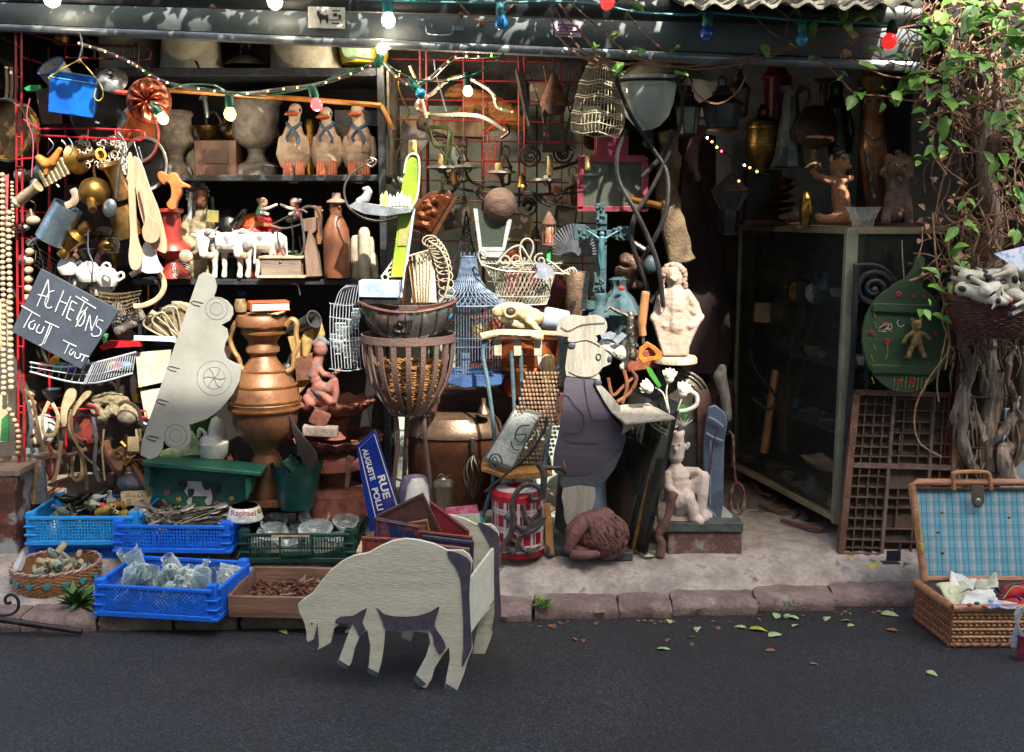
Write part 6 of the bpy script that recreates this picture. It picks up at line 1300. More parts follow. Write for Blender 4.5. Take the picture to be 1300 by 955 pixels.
def plane_text(body,size,c,ux,vy,name,Y=-.224,bold=0,sx=1):
 o=W(c[0],c[1],Y); u=(W(c[0]+ux[0],c[1]+ux[1],Y)-o).normalized(); v=(W(c[0]+vy[0],c[1]+vy[1],Y)-o).normalized()
 n=Vector((0,-1,0)); mtx=Matrix(((u.x,v.x,n.x,o.x),(u.y,v.y,n.y,o.y),(u.z,v.z,n.z,o.z),(0,0,0,1)))
 return text(name,body,size,WL,t,mtx,.0008,bold,sx)
kS=S(600,-.22)
plane_text('RUE',13*kS,(487,618),(10,37),(37,-10),'lettering',bold=.0012,sx=1.35)
plane_text('AUGUSTE',9.5*kS,(468,590),(10,37),(37,-10),'lettering',bold=.0010,sx=1.0)
plane_text('POLLI',10.5*kS,(479,634),(10,37),(37,-10),'lettering',bold=.0010,sx=1.15)
t=thing('postcard_stack','pink edged postcard and pale card standing right of the red album','postcard',W(588,672,-.25))
m=M(); m.prism([(565,645),(605,641),(609,656),(566,660)],-.26,.004); obj('pink_card',m,mt('a83c62','c87a8a',.5,0,30),t)
m=M(); m.prism([(572,654),(609,652),(611,674),(594,674),(573,664)],-.265,.004); obj('picture_card',m,mt('8cb0a8','b8b4a0',.5,0,40),t)
m=M(); m.ep(597,663,-.266,6,6,.8); obj('round_print',m,mt('b8a070'),t); m=M(); m.prism([(609,655),(615,660),(615,675),(611,672)],-.26,.004); obj('green_edge',m,mt('2f9a8a'),t)
m=M(); m.tp([(607,666),(622,672),(634,690),(634,715),(626,735)],-.26,3,8); one('wicker_arc',m,mt('a07844','7a5628',.5,0,30),'curved cane handle right of the sheep rack','handle arc')
t=thing('tartan_tin','red and white tartan biscuit tin behind the scrolled andiron','tin',W(658,700,-.2))
m=M(); m.lp(658,-.18,[(33,630),(33,700),(0,700)],32); obj('body',m,mt('9c1420','7a0f18',.3),t)
m=M(); kk=S(660,-.18); c2=W(658,660,-.18)
for i in range(12):
 a=2*PI*i/12
 for q,w_ in ((0,.006),(.16,.002)):
  aa=a+q; m.box(Vector((c2.x+33.2*kk*math.cos(aa),-.18+33.2*kk*math.sin(aa),c2.z)),(.002,w_*2.2,.2),Matrix.Rotation(aa,3,'Z'))
for y in (640,644,662,666,684,690): m.lp(658,-.18,[(33,y+3),(33.5,y+3),(33.5,y),(33,y)],32)
obj('tartan_bands',m,mt('b8b0b0','a89aa0',.35),t)
m=M(); m.lp(658,-.18,[(0,612),(4,613),(12,615),(30,620),(34,624),(34,631),(33,631)],32); obj('lid',m,mt('a8202c','8a1824',.3),t)
m=M(); m.lp(658,-.18,[(12,615.5),(20,616.5),(29,619.2)],32); obj('lid_band',m,mt('b8b0b0'),t); m=M(); m.lp(652,-.18,[(0,603),(2.5,604),(3,612)],12); obj('knob',m,RED,t)
t=thing('andiron','scrolled cast iron andiron standing in front of the tartan tin','andiron',W(670,705,-.3))
AN=mt('4e4846','34302f',.55,.4,26,.3)
m=M()
for P,r in (([(638,700),(640,690),(648,680),(652,660),(650,640),(658,622),(672,614),(684,620),(686,632),(676,634),(674,626)],4),([(640,655),(652,664),(664,670),(690,658)],3),([(690,660),(680,672),(662,680),(660,692),(672,702),(686,698)],3.4),([(664,640),(668,660),(676,668),(690,655)],3.2),([(683,588),(690,600),(690,620),(688,632)],5),([(683,592),(700,594),(712,594)],3.4),([(684,618),(676,614),(672,608)],3),([(645,682),(655,690),(652,700),(642,702)],3),([(668,680),(676,660),(686,650),(684,642)],3)):
 m.tp(P,-.3,[r,r*.8],8,sm=5)
for x,y,r in ((674,609,4.5),(650,700,6),(672,700,5),(664,672,5.5),(690,657,4),(685,646,4.5)): m.ep(x,y,-.3,r,r,r*.8)
m.fuse(.003,1); obj('scrolls',m,AN,t)
m=M(); m.lat(W(714,594,-.3),(1,0,.1),[(0,-.01),(.014,-.01),(.02,.0),(.032,.006),(.032,.012),(0,.014)],20); obj('disc',m,mt('5a443c','3e2e28',.5,.3),t)
lantern(642,196,236,9,.36,'small brown metal lantern with pale panes behind the stubby candle',CI,mt('8a8474'))
lantern(588,186,232,8,.34,'little black lantern hanging left of the chandelier arms',IRON,mt('6a6a5c'))
lantern(727,222,262,8,.3,'narrow rusty lantern just left of the pink one',RUST,mt('7c5a3a'))
for (x,y,r_,Y,l,mm) in ((575,228,9,.3,'small tarnished bell hanging beside the green bracket',DBRASS),(662,232,8,.28,'little brass bell right of the brown ball',BRASS),(612,292,10,.33,'dark copper bell behind the white lantern frame',COPPER),(718,300,9,.25,'dull bell above the feather fan',DBRASS),(680,300,8,.3,'small iron bell over the planter crest',CI)):
 m=M(); m.lp(x,Y,[(1.5,y-r_*1.6),(2,y-r_*1.2),(r_*.5,y-r_),(r_*.7,y),(r_,y+r_*.7),(r_*.8,y+r_*.7),(r_*.5,y),(0,y-r_*.8)],18); one('bell',m,mm,l,'bell')
def hangframe(x0,y0,x1,y1,Y,rot,c1,c2,l):
 t=thing('framed_picture',l,'framed picture',W((x0+x1)/2,y1,Y)); cx=(x0+x1)/2; cy_=(y0+y1)/2
 def q(x,y): a=R(rot); return (cx+(x-cx)*math.cos(a)-(y-cy_)*math.sin(a),cy_+(x-cx)*math.sin(a)+(y-cy_)*math.cos(a))
 Q=[W(*q(x,y),Y) for x,y in ((x0,y0),(x1,y0),(x1,y1),(x0,y1))]; obj('frame',quadframe(Q,.16,.012),mt(c1,None,.45,0,20,.2),t)
 m=M(); cen=sum(Q,Vector())/4; m.add([p+(cen-p)*.12+Vector((0,.004,0)) for p in Q],[(0,1,2,3)]); obj('picture',m,mt(c2,None,.5,0,22,.1,(.45,.55),c3='8a8070'),t,smooth=False)
hangframe(560,182,592,222,.40,6,'3c2818','7a8a8a','small dark framed view hanging behind the green bracket')
hangframe(668,100,700,134,.44,-5,'2a1c14','5c5448','little dark frame behind the folding stand')
hangframe(560,252,596,290,.39,-12,'4a3018','3c3a34','brown framed dark print right of the copper relief')
hangframe(640,268,676,306,.40,4,'7a6a40','4c4438','thin gilt frame behind the brown ball')
hangframe(704,262,732,290,.38,9,'2c2420','6c6458','crooked little frame left of the crucifix top')
for i,(P,l) in enumerate((([(508,90),(506,110),(512,128),(520,142),(516,150)],'bent brass wire hanger left of the turquoise bulb'),([(551,76),(553,92),(560,118),(566,142)],'thin pale wire dangling in front of the stuffed animal'),([(690,84),(694,110),(688,140),(694,168)],'thin rusty chain beside the rusty lantern'),([(724,96),(720,128),(728,160),(722,188)],'dark twisted wire right of the rusty lantern'),([(520,84),(528,104),(536,128),(541,150)],'pale reed stalk hanging beside the shelf post'))):
 m=M(); m.tp(P,.2-.01*i,1.1 if i<4 else 2,5,sm=4); one('hanging_wire',m,[BRASS,TIN,RUST,CI,WOODP][i],l,'wire')
for i,(x,y,r_,l,mm) in enumerate(((540,158,11,'flat dark pan lid hanging over the hoop',CI),(505,232,8,'small dull tin lid behind the shelf post',TIN),(704,246,10,'round brown wooden lid behind the tall candle',WOODM),(752,178,12,'dark round tray under the wicker birdcage',DBRASS),(655,330,12,'round copper tray behind the planter',COPPER))):
 o=W(x,y,.36); k=S(y,.36); m=M(); m.lat(o,(.1,-1,.1),[(0,-.004),(r_*k,-.004),(r_*k*1.05,0),(r_*k*.8,.006),(r_*k*.2,.008),(0,.016)],24); one('tin_cover',m,mm,l,'lid')
m=M(); m.prism([(642,340),(720,338),(722,392),(640,394)],.34,.05); one('red_tin',m,mt('5c1a22','3a1218',.4,0,10),'dark red enamel box behind the wire planter','box')
m=M(); m.prism([(596,402),(640,400),(640,470),(598,470)],.32,.05); one('orange_tin',m,mt('94503a','6a3424',.5),'faded orange tin behind the blue birdcage','tin')
m=M(); m.lp(612,.28,[(0,402),(8,404),(13,414),(14,430),(8,440),(0,441)],16); one('yellow_jar',m,mt('a8894a','7c6430'),'yellowish round jar seen through the birdcage bars','jar')
t=thing('display_cabinet','tall glass fronted display cabinet with cream aluminium edges beside the doorway','cabinet',(1.75,.4,.15))
AL=mt('9c8c70','7c705a',.45,.3,8,.08); ALG=mt('8a8c78','6c6e5e',.5,.2,8,.08)
A=W(1060,655,.0); B=W(1212,655,.02); C=Vector((W(932,575,1.05).x,1.05,0)); D=Vector((B.x,1.05,0))
zb=W(1060,664,.0).z; zt=W(1080,290,.0).z
A=Vector((W(1072,480,0).x,0,0)); B.z=0
def bar(p,q,w_,d_,mat,nm,par):
 m=M(); ax=(q-p); L=ax.length; mid=(p+q)/2; m.box(mid,(w_,d_,L),ax.to_track_quat('Z','Y').to_matrix()); return obj(nm,m,mat,par,bev=.002)
def V(p,z): return Vector((p.x,p.y,z))
for p,w_,mm in ((A,.05,ALG),(B,.04,AL),(C,.03,AL),(D,.03,AL)): bar(V(p,zb),V(p,zt),w_,w_*.8,mm,'corner_post',t)
for z,w_ in ((zt-.012,.03),(zb+.018,.035)):
 for p,q in ((A,B),(A,C),(C,D)): bar(V(p,z),V(q,z),w_,.025,AL,'edge_rail',t)
m=M(); m.add([V(A,zt+.005),V(B,zt+.005),V(D,zt+.005),V(C,zt+.005),V(A,zt-.01),V(B,zt-.01),V(D,zt-.01),V(C,zt-.01)],[(0,1,2,3),(7,6,5,4),(0,4,5,1),(1,5,6,2),(2,6,7,3),(3,7,4,0)]); obj('top',m,AL,t)
m=M(); m.add([V(A,zb+.03),V(B,zb+.03),V(D,zb+.03),V(C,zb+.03),V(A,zb),V(B,zb),V(D,zb),V(C,zb)],[(0,1,2,3),(7,6,5,4),(0,4,5,1),(1,5,6,2),(2,6,7,3),(3,7,4,0)]); obj('bottom',m,WOODD,t)
GC=glass('aab0ac',.03,alpha=.035)
e=Vector((.004,.004,0))
for p,q,nm in ((A,B,'front_glass'),(A,C,'side_glass')):
 m=M(); m.add([V(p,zb+.04),V(q,zb+.04),V(q,zt-.02),V(p,zt-.02)],[(0,1,2,3)]); obj(nm,m,GC,t,smooth=False)
m=M(); m.add([V(C,zb),V(D,zb),V(D,zt),V(C,zt)],[(0,1,2,3)]); m.add([V(B,zb),V(D,zb),V(D,zt),V(B,zt)],[(0,1,2,3)]); obj('back_board',m,mt('786c5e','584e44',.7),t)
for z in (.62,.92,1.22):
 m=M(); m.add([V(A,z)+e*5,V(B,z)+Vector((-.02,.02,0)),V(D,z),V(C,z)+e*5],[(0,1,2,3)]); o=[v+Vector((0,0,-.008)) for v in m.v]; m.add(o,[(3,2,1,0)]); obj('shelf',m,mt('8a887c','6a685e',.3),t)
random.seed(21)
TR=[('brass_bowl','bowl',mt('b08a48','8a6830',.3,.3),[(0,0),(.5,.0),(.8,.3),(1,.9),(.95,.9),(.7,.35),(0,.1)]),('small_vase','vase',mt('5a8098',rough=.2),[(0,0),(.6,0),(.9,.5),(.6,1.1),(.3,1.5),(.5,1.9),(0,1.9)]),('glass_dish','dish',mt('b0bcb8',rough=.1),[(0,0),(.5,0),(1,.5),(.95,.5),(.5,.08),(0,.08)]),('wooden_bowl','bowl',WOODL,[(0,0),(.6,0),(1,.6),(.9,.6),(0,.2)]),('china_cup','cup',mt('c0b8a8',rough=.3),[(0,0),(.5,0),(.8,.4),(.85,1),(.75,1),(.6,.3),(0,.2)])]
adj=['tarnished','shiny','dusty','chipped','squat','tall','dull','faded','speckled','smoky']
k_=0
for zi,z in enumerate((zb+.03,.625,.925,1.225)):
 for i in range(15):
  n,c,mm,pr=TR[(i*2+zi)%5]; u=rnd(.03,.85)**1.3; v=rnd(.0,.5)**1.5; p=V(A,z).lerp(V(C,z),u)+Vector((.06+v*.3,0,0)); p.x=min(p.x,B.x-.06); r=rnd(.025,.06)
  m=M(); m.lat(p,(0,0,1),[(a*r,b*r) for a,b in pr],18)
  one(n,m,mm,'small dim '+n.replace('_',' ')+' on the '+['bottom','lower','middle','upper'][zi]+' shelf inside the glass cabinet',c,n.replace('_',' ')+'s on the '+['bottom','lower','middle','upper'][zi]+' cabinet shelf')
m=M(); m.bx(958,385,1000,410,.7,.03,2); one('paper_card',m,mt('8a6844','6c4e30'),'tan card standing inside the glass cabinet','card')
m=M(); m.tp([(1020,380),(1004,470),(1000,560)],.55,5,6,flat=(1,.5,1)); m.tp([(1036,380),(1012,500)],.5,4,6); m.tp([(985,470),(970,575)],.6,5,6); one('wooden_trestle',m,WOODM,'reddish wooden legs seen through the cabinet glass','wooden legs')
m=M(); m.tp([(952,445),(960,470),(985,505),(975,520),(955,505)],.5,2,6,sm=4); one('metal_tool',m,IRON,'curved dark iron tool inside the cabinet','tool')
m=M(); 
m.lat(W(1036,372,.3),(-.4,-1,.1),[(.05,0),(.045,.004),(.03,.002),(.028,.008),(.01,.01),(0,.004)],28); one('glass_plate',m,glass('b8c4c0',.1),'small cut glass plate standing on the upper cabinet shelf','plate')
m=M(); m.lat(W(1015,370,.45),(-.3,-1,.1),[(.062,0),(.055,.01),(.05,.002),(.02,.004),(0,.01)],28); one('brass_plate',m,DBRASS,'round brass plate standing in the cabinet','plate')
zt_=zt+.006
def cy(Y): return zy(zt_,Y,1050)
m=M(); m.bx(944,279,1018,cy(.7)-1,.62,.3); one('red_box',m,mt('4a1c14','2e100c',.5),'flat reddish wooden box on the cabinet top','box',bev=.003)
t=thing('brass_urn','tall brass samovar on the left of the cabinet top','samovar',W(967,214,.6))
m=M(); m.lp(968,.6,[(0,132),(4,133),(5,137),(8,140),(7,146),(10,150),(19,155),(21,163),(22,180),(21,198),(15,206),(9,212),(12,218),(0,219)],28); obj('body',m,mt('8a6c34','58441e',.35,.8,12,.2),t)
m=M(); m.lp(968,.6,[(19.5,160),(22.5,161),(22.5,164),(20,165)],28); obj('band',m,BRASS,t); m=M(); m.lp(968,.6,[(21,183),(23,184),(23,187),(21,188)],28); obj('band',m,BRASS,t)
m=M(); m.bx(948,216,992,279,.65,.1); one('dark_stand',m,mt('1c1614','100c0b'),'dark stand carrying the samovar on the cabinet','stand')
t=thing('coffee_pot','tall tapering grey metal coffee pot with a wide rim','coffee pot',W(1003,215,.45))
m=M(); m.lp(1003,.5,[(17,110),(13,114),(9,122),(10,126),(14,160),(18,195),(22,212),(0,214)],10); obj('body',m,mt('70787c','4a5054',.25,.6,9,.1),t,ang=25)
m=M(); m.tp([(1016,118),(1024,112),(1027,125),(1010,160),(1008,175),(1024,185),(1038,186)],.42,1.8,6); obj('handle',m,mt('4a3024'),t)
t=thing('red_lantern','crimson metal storm lantern with a pleated conical top at the back','lantern',W(985,170,.8))
m=M(); m.lp(986,.8,[(0,78),(8,80),(12,90),(19,98),(18,101)],20,flute=(20,.03)); obj('top',m,mt('8a3028','6a201c'),t)
m=M(); m.lp(986,.8,[(17,101),(17,120),(15,140),(18,160),(18,175),(0,176)],20); obj('body',m,mt('6a1420','4a0e16',.3),t)
t=thing('warming_pan','round copper warming pan standing on the cabinet top','pan',W(1035,215,.4))
m=M(); o=W(1036,162,.42); k=S(162,.42); m.lat(o,(0,-1,.1),[(0,-.02),(26*k,-.02),(28*k,0),(24*k,.012),(0,.02)],32); obj('disc',m,mt('4a2e22','34201a',.45,.5,8,.2),t)
m=M(); m.lp(1046,.5,[(14,100),(13,102),(6,106),(5,120),(4,138)],14); obj('neck',m,mt('4a3224','30201a'),t); m=M(); m.lp(1033,.42,[(3,186),(5,200),(12,214),(0,215)],14); obj('foot',m,mt('6a5030'),t)
for i,(x,y,r) in enumerate(((990,262,20),(992,250,18),(994,240,15),(998,230,12),(984,270,24))):
 m=M(); m.lp(x,.55,[(r,y-5),(r+1,y-4),(r*.8,y),(r*.4,y+4),(0,y+5)],24); one('brass_bowl',m,BRASS if i%2 else DBRASS,['brass bowl third in the pile on the cabinet','brass bowl fourth from the bottom of the pile','fifth brass bowl near the top of the pile','smallest brass bowl at the very top of the pile','widest brass bowl at the bottom of the pile'][i],'bowl')
m=M(); m.lp(1023,.3,[(0,243),(3,245),(6,250),(6.5,256),(8,262),(8,275),(6,cy(.3)),(0,cy(.3))],16); one('brass_shell',m,BRASS,'slim brass bullet shaped flask left of the terracotta dog','flask')
m=M(); m.bx(990,264,1014,278,.5,.03); one('hexagonal_box',m,mt('7a6248'),'small tan box under the pile of brass bowls','box')
t=thing('terracotta_dog','standing terracotta dog holding its paw up on the cabinet','figurine',W(1062,cy(.25),.25))
m=M().ch([(1070,275,11),(1068,258,12),(1066,240,11),(1064,225,9)],.3).ch([(1064,222,8),(1062,212,9),(1068,208,8,-3),(1076,211,4.5,-4)],.3).ch([(1055,204,3),(1056,198,2.2)],.3).ch([(1068,202,3),(1070,197,2)],.3)
m.ch([(1060,230,7),(1048,228,5,-4),(1036,224,4.5,-6),(1031,218,4,-6)],.3).ch([(1068,230,6,-6),(1080,226,4)],.3).ch([(1072,272,10),(1056,278,7,-8),(1044,279,6,-10),(1036,275,5,-10)],.3).ch([(1080,276,10),(1084,282,9)],.3)
m.fuse(.0045,3,.002,60); obj('body',m,mt('b47e5c','8a5c42',.7,0,16,.3),t)
t=thing('lion_statue','dark carved seated lion on the right of the cabinet top','statue',W(1138,cy(.3),.3))
m=M().ch([(1140,215,17,2),(1143,212,12,-14)],.32).ch([(1140,236,16),(1138,256,15),(1134,272,13)],.32).ch([(1128,250,7,-8),(1122,272,6,-10),(1120,280,6,-12)],.32).ch([(1148,252,7,-6),(1150,272,6,-10),(1150,281,6,-12)],.32).ch([(1145,219,6,-24),(1145,224,5.5,-26),(1145,230,4,-20)],.32)
for i in range(26): a=rnd(0,2*PI); rr=rnd(13,20); m.ch([(1142+rr*.95*math.cos(a),214+rr*1.05*math.sin(a),3.4,1),(1142+rr*1.25*math.cos(a),220+rr*1.25*math.sin(a),2.6,2)],.32)
m.fuse(.0038,1,.003,60); [obj('eye',(lambda q:(q.ep(x,210,.225,2,1.4,2),q)[1])(M()),BLK,t) for x in (1138,1149)]; obj('body',m,mt('8e7060','5c4336',.6,0,20,.4,c3='a88a7a'),t)
m=M(); m.lp(1136,.32,[(26,283),(30,cy(.3)+1),(0,cy(.3)+1)],20); obj('base',m,mt('3a2a24'),t)
m=M(); m.lp(1096,.12,[(22,263),(20,264),(16,272),(13,280),(12,cy(.12)),(0,cy(.12)),(0,280),(10,278),(14,270),(20,263)],36,flute=(18,.05)); one('glass_ashtray',m,glass('f0f4f4',.02),'cut glass ashtray on the front corner of the cabinet','ashtray')
m=M().ch([(1062,112,9),(1062,122,8),(1060,140,14),(1062,170,15),(1066,200,13),(1068,216,13)],.5).ch([(1052,140,6),(1046,158,4.5,-6),(1050,166,4,-8),(1060,160,4,-10)],.5).ch([(1074,140,6),(1080,160,5),(1078,190,5)],.5).fuse(.005,3,.002,40); one('ebony_figure',m,mt('121314','1e2020',.25),'tall glossy black carved figure behind the dog','figure')
t=thing('carved_owl','tall brown carved owl figure with a painted hat behind the lion','figure',W(1110,cy(.5),.5))
m=M().ch([(1110,122,14),(1110,134,15),(1108,146,12),(1108,160,14),(1108,190,18),(1112,220,18),(1116,256,17),(1116,276,16)],.45).fuse(.006,3,.002,40); obj('body',m,mt('8a5830','5c3820',.45,0,10,.2,kind='wood'),t)
m=M(); m.lp(1112,.44,[(0,84),(12,88),(22,100),(20,112),(14,118)],18); obj('hat',m,mt('6a5a1c','4a1c14',.5,0,30),t)
m=M(); m.tp([(1096,96),(1096,112),(1100,118)],.42,3); m.tp([(1130,96),(1132,108),(1124,118)],.42,3); obj('ears',m,BLK,t)
m=M(); m.tp(circ(1103,128,5,14,4),.355,1.1,5,closed=True,sm=0); m.tp(circ(1116,128,5,14,4),.355,1.1,5,closed=True,sm=0); obj('eye_rings',m,mt('8a7468'),t)
m=M(); m.tp([(1098,166),(1110,178),(1124,168)],.34,1.6); m.tp([(1100,190),(1104,230),(1112,260)],.32,2.4); obj('collar',m,BLK,t)
t=thing('brass_lantern','brass edged faceted lantern with a faint blue pane hanging in the doorway','lantern',W(926,295,.3))
bb=DBRASS; m=M(); P0=[(930,216),(903,240),(912,268),(920,266),(940,266),(950,250),(951,238)]
c=W(927,245,.35); k=S(245,.35)
top=W(929,218,.35)
R1=[c+Vector((24*k*math.cos(i*PI/3),24*k*math.sin(i*PI/3),.01)) for i in range(6)]; R2=[c+Vector((12*k*math.cos(i*PI/3),12*k*math.sin(i*PI/3),-.075)) for i in range(6)]; R0=[c+Vector((9*k*math.cos(i*PI/3),9*k*math.sin(i*PI/3),.065)) for i in range(6)]
for i in range(6):
 for a,b in ((R0[i],R1[i]),(R1[i],R2[i]),(R1[i],R1[(i+1)%6]),(R2[i],R2[(i+1)%6]),(R0[i],R0[(i+1)%6]),(R0[i],top)): m.tube([a,b],.003,5)
obj('frame',m,mt('7a6440','4c3c24',.4,.7),t)
m=M(); vs=R0+R1+R2; m.add(vs,[(i,(i+1)%6,6+(i+1)%6,6+i) for i in range(6)]+[(6+i,6+(i+1)%6,12+(i+1)%6,12+i) for i in range(6)]); obj('glass',m,glass('7c8c94',.1,alpha=.12),t,smooth=False)
m=M(); m.bx(919,234,933,253,.30,.004); obj('blue_pane',m,mt('2c5068','20404f',.3),t)
m=M(); m.lp(924,.35,[(14,268),(15,275),(12,295),(0,296)],6); obj('base',m,BLK,t,smooth=False); m=M(); m.tp([(930,200),(930,217)],.35,1); obj('chain',m,IRON,t)
m=M(); m.tp([(846,165),(850,200),(846,240),(854,280),(862,320),(866,335)],.2,[11,15,15,17,17,9],10,flat=(1,.5,1)); m.wob(.012,16); one('fur_stole',m,mt('6c5a44','46382a',.95,0,14,.6,bs=90),'long tan fur stole hanging behind the black curved legs','fur stole',ang=80)
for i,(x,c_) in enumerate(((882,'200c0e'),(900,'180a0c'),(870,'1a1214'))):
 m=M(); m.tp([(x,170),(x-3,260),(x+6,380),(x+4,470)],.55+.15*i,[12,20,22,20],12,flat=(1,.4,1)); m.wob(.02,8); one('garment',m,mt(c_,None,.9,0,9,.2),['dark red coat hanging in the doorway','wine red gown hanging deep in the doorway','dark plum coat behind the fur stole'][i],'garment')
m=M(); m.tp([(890,160),(878,200),(884,230)],.35,8,8,flat=(1,.6,1)); m.wob(.01,20); one('leather_bag',m,mt('4a2420','2a1412',.4),'dark red leather bag hanging under the lanterns','bag')
for i,(x,y,h) in enumerate(((905,470,60),(915,490,50),(925,480,70),(908,430,90))):
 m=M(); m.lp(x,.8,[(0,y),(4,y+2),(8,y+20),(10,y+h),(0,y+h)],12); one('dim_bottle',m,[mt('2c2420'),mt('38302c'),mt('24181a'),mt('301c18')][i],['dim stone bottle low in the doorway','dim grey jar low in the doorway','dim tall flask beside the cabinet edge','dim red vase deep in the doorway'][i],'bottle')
m=M().ch([(917,468,6),(914,478,9),(920,500,7),(924,530,6)],.25).fuse(.005); one('white_drape',m,mt('8c8880','6a665e'),'pale grey cloth hanging left of the cabinet','cloth')
for i,P in enumerate(([(940,600),(955,610),(966,625),(980,630)],[(975,620),(984,612),(990,622),(984,634)],[(965,640),(985,648),(1000,648)],[(992,660),(1020,668),(1045,672)],[(1008,655),(1016,648),(1024,658)])):
 m=M(); m.tube([G(x,y,.17) for x,y in P],.010,8,sm=4); one('iron_scrap',m,RUST,['twisted iron scrap farthest back along the cabinet foot','ring shaped iron scrap by the cabinet foot','flat rusty strap on the floor by the cabinet','long rusty bar on the floor by the cabinet','small rusty hook on the floor by the cabinet'][i],'iron scrap')
t=thing('iron_grille','black cast iron grille with a spiral corner between cabinet and green board','grille',W(1075,690,-.04))
GR=mt('23262f','15161b',.5,.2,22,.4,c3='45382e')
m=M(); m.tp([(1087,337),(1083,440),(1075,560),(1068,690)],-.06,4,4,sm=0); m.tp([(1084,338),(1102,337),(1118,340),(1132,352),(1141,372),(1144,400)],-.05,3.6,6); m.tp([(1128,510),(1128,400),(1124,384)],-.05,2.6,6); m.tp([(1140,510),(1140,420)],-.05,2.6,6); m.tp([(1086,384),(1098,380),(1106,386),(1110,400)],-.05,2.4,6)
m.tp([(1100,505),(1100,400)],-.05,2.6,6); obj('bars',m,GR,t)
m=M(); m.tp(spiral(1109,368,3,24,10,1.9,34),-.055,3.6,8,sm=2); m.ep(1110,368,-.055,5,5,4); obj('spiral',m,GR,t)
t=thing('green_board','round dark green painted plank board with red flowers hanging before the cabinet','board',W(1152,500,-.16))
GB_=mt('1f3a22','2c4a2c',.6,0,7,.2,kind='woodx')
out=circ(1150,430,55,36,68,-62,242)
neck=[(1124,368),(1150,358),(1160,346),(1162,332),(1168,325),(1174,332),(1174,346),(1176,370)]
out=[p for p in circ(1150,430,55,60,69,-68,250)]
out+= [(1134,362),(1152,352),(1160,340),(1163,328),(1168,324),(1174,328),(1175,340),(1172,356)]
m=M(); m.prism(out,-.16,.02); obj('board',m,GB_,t,bev=.003)
for y in (385,463):
 m=M(); hw=55*math.sqrt(max(0,1-((y+5-430)/69)**2))-3; m.prism([(1150-hw,y),(1150+hw,y+3),(1150+hw,y+14),(1150-hw,y+11)],-.172,.012); obj('batten',m,GB_,t,bev=.003)
for (x,y,r) in ((1141,374,4),(1159,376,3),(1173,377,3),(1106,423,3.5),(1126,434,4),(1124,412,4),(1188,424,4),(1142,485,3.5),(1158,484,5),(1176,485,3)):
 m=M()
 for j in range(5): a=j*2*PI/5; m.ep(x+r*.6*math.cos(a),y+r*.6*math.sin(a),-.1625,r*.45,r*.45,.5)
 obj('painted_flower',m,mt('8c1c24','6a1018'),t)
m=M()
for i in range(7): x=1108+rnd(-4,3); m.tp([(x,395+i*14),(x+3,403+i*14)],-.162,.9,4)
for i in range(9): m.tp([(1134+i*5,494+rnd(-3,3)),(1136+i*5,478+rnd(-3,3))],-.162,.6,4)
m.tp([(1126,436),(1127,448),(1124,456)],-.162,.8,4)
obj('painted_stem',m,mt('8a7a28','5c6a20'),t)
m=M()
for P in ([(1116,417),(1124,411),(1128,415),(1120,421),(1126,421)],[(1127,413),(1131,411),(1132,417),(1127,418)],[(1141,406),(1139,410),(1143,415),(1148,412)],[(1115,420),(1122,421)],[(1126,418),(1132,421)]): m.tp(P,-.163,.6,4,sm=3)
obj('chalk_marks',m,mt('a8aca8'),t)
m=M(); m.tp([(1145,305),(1146,330),(1148,356)],-.1,.9); obj('hanging_cord',m,mt('8a8c86'),t)
t=thing('teddy_bear','tiny tan jointed teddy bear pinned to the green board','toy bear',W(1163,455,-.18))
m=M().ch([(1163,412,6.5,-2),(1163,414,6,-3)],-.185).ch([(1158,406,2.2),(1158,405,2)],-.185).ch([(1169,406,2.2),(1169,405,2)],-.185).ch([(1163,422,6.5),(1163,434,7.5)],-.185).ch([(1157,423,3.2,-2),(1150,428,2.8,-2),(1147,434,2.6,-2)],-.185).ch([(1169,423,3.2,-2),(1175,426,2.8,-2),(1179,430,2.6,-2)],-.185).ch([(1159,438,4),(1155,447,3.4),(1153,452,3.2,-2)],-.185).ch([(1168,438,4),(1171,447,3.4),(1173,452,3.2,-2)],-.185).ch([(1163,416,3,-6)]*2,-.185)
m.fuse(.0022,2,.0006,200); obj('body',m,mt('8c7648','6c5630',.9,0,60,.6),t)
for x,y in ((1160,411),(1166,411),(1163,415)): m=M(); m.ep(x,y,-.212,1,1,.8); obj('nose' if y>412 else 'eye',m,BLK,t)
for x,y in ((1150,455),(1175,455),(1147,437)): m=M(); m.ep(x,y,-.195,3.6,2.4,3); obj('paw',m,mt('241c16'),t)
t=thing('type_tray','old wooden printer type case with many small compartments standing upright','type case',W(1135,706,-.12))
TW_=mt('54402f','3c2c22',.75,0,24,.3,kind='woodx',c3='6c6660')
P00=W(1083,498,-.03); P10=W(1212,502,-.03); P01=W(1063,704,-.13); P11=W(1200,707,-.13)
def tq(u,v): return P00.lerp(P10,u).lerp(P01.lerp(P11,u),v)
nrm=(P10-P00).cross(P01-P00).normalized(); nrm=nrm if nrm.y<0 else -nrm
def slat(m,a,b,wd,dp):
 ax=(b-a).normalized(); s=ax.cross(nrm).normalized()*wd/2; m.add([a-s,a+s,b+s,b-s,a-s+nrm*dp,a+s+nrm*dp,b+s+nrm*dp,b-s+nrm*dp],[(3,2,1,0),(4,5,6,7),(0,1,5,4),(1,2,6,5),(2,3,7,6),(3,0,4,7)])
m=M(); m.add([tq(0,0),tq(1,0),tq(1,1),tq(0,1)],[(0,1,2,3)]); obj('back',m,mt('42342c','5a4a3e',.8,0,12,.2),t,smooth=False)
m=M()
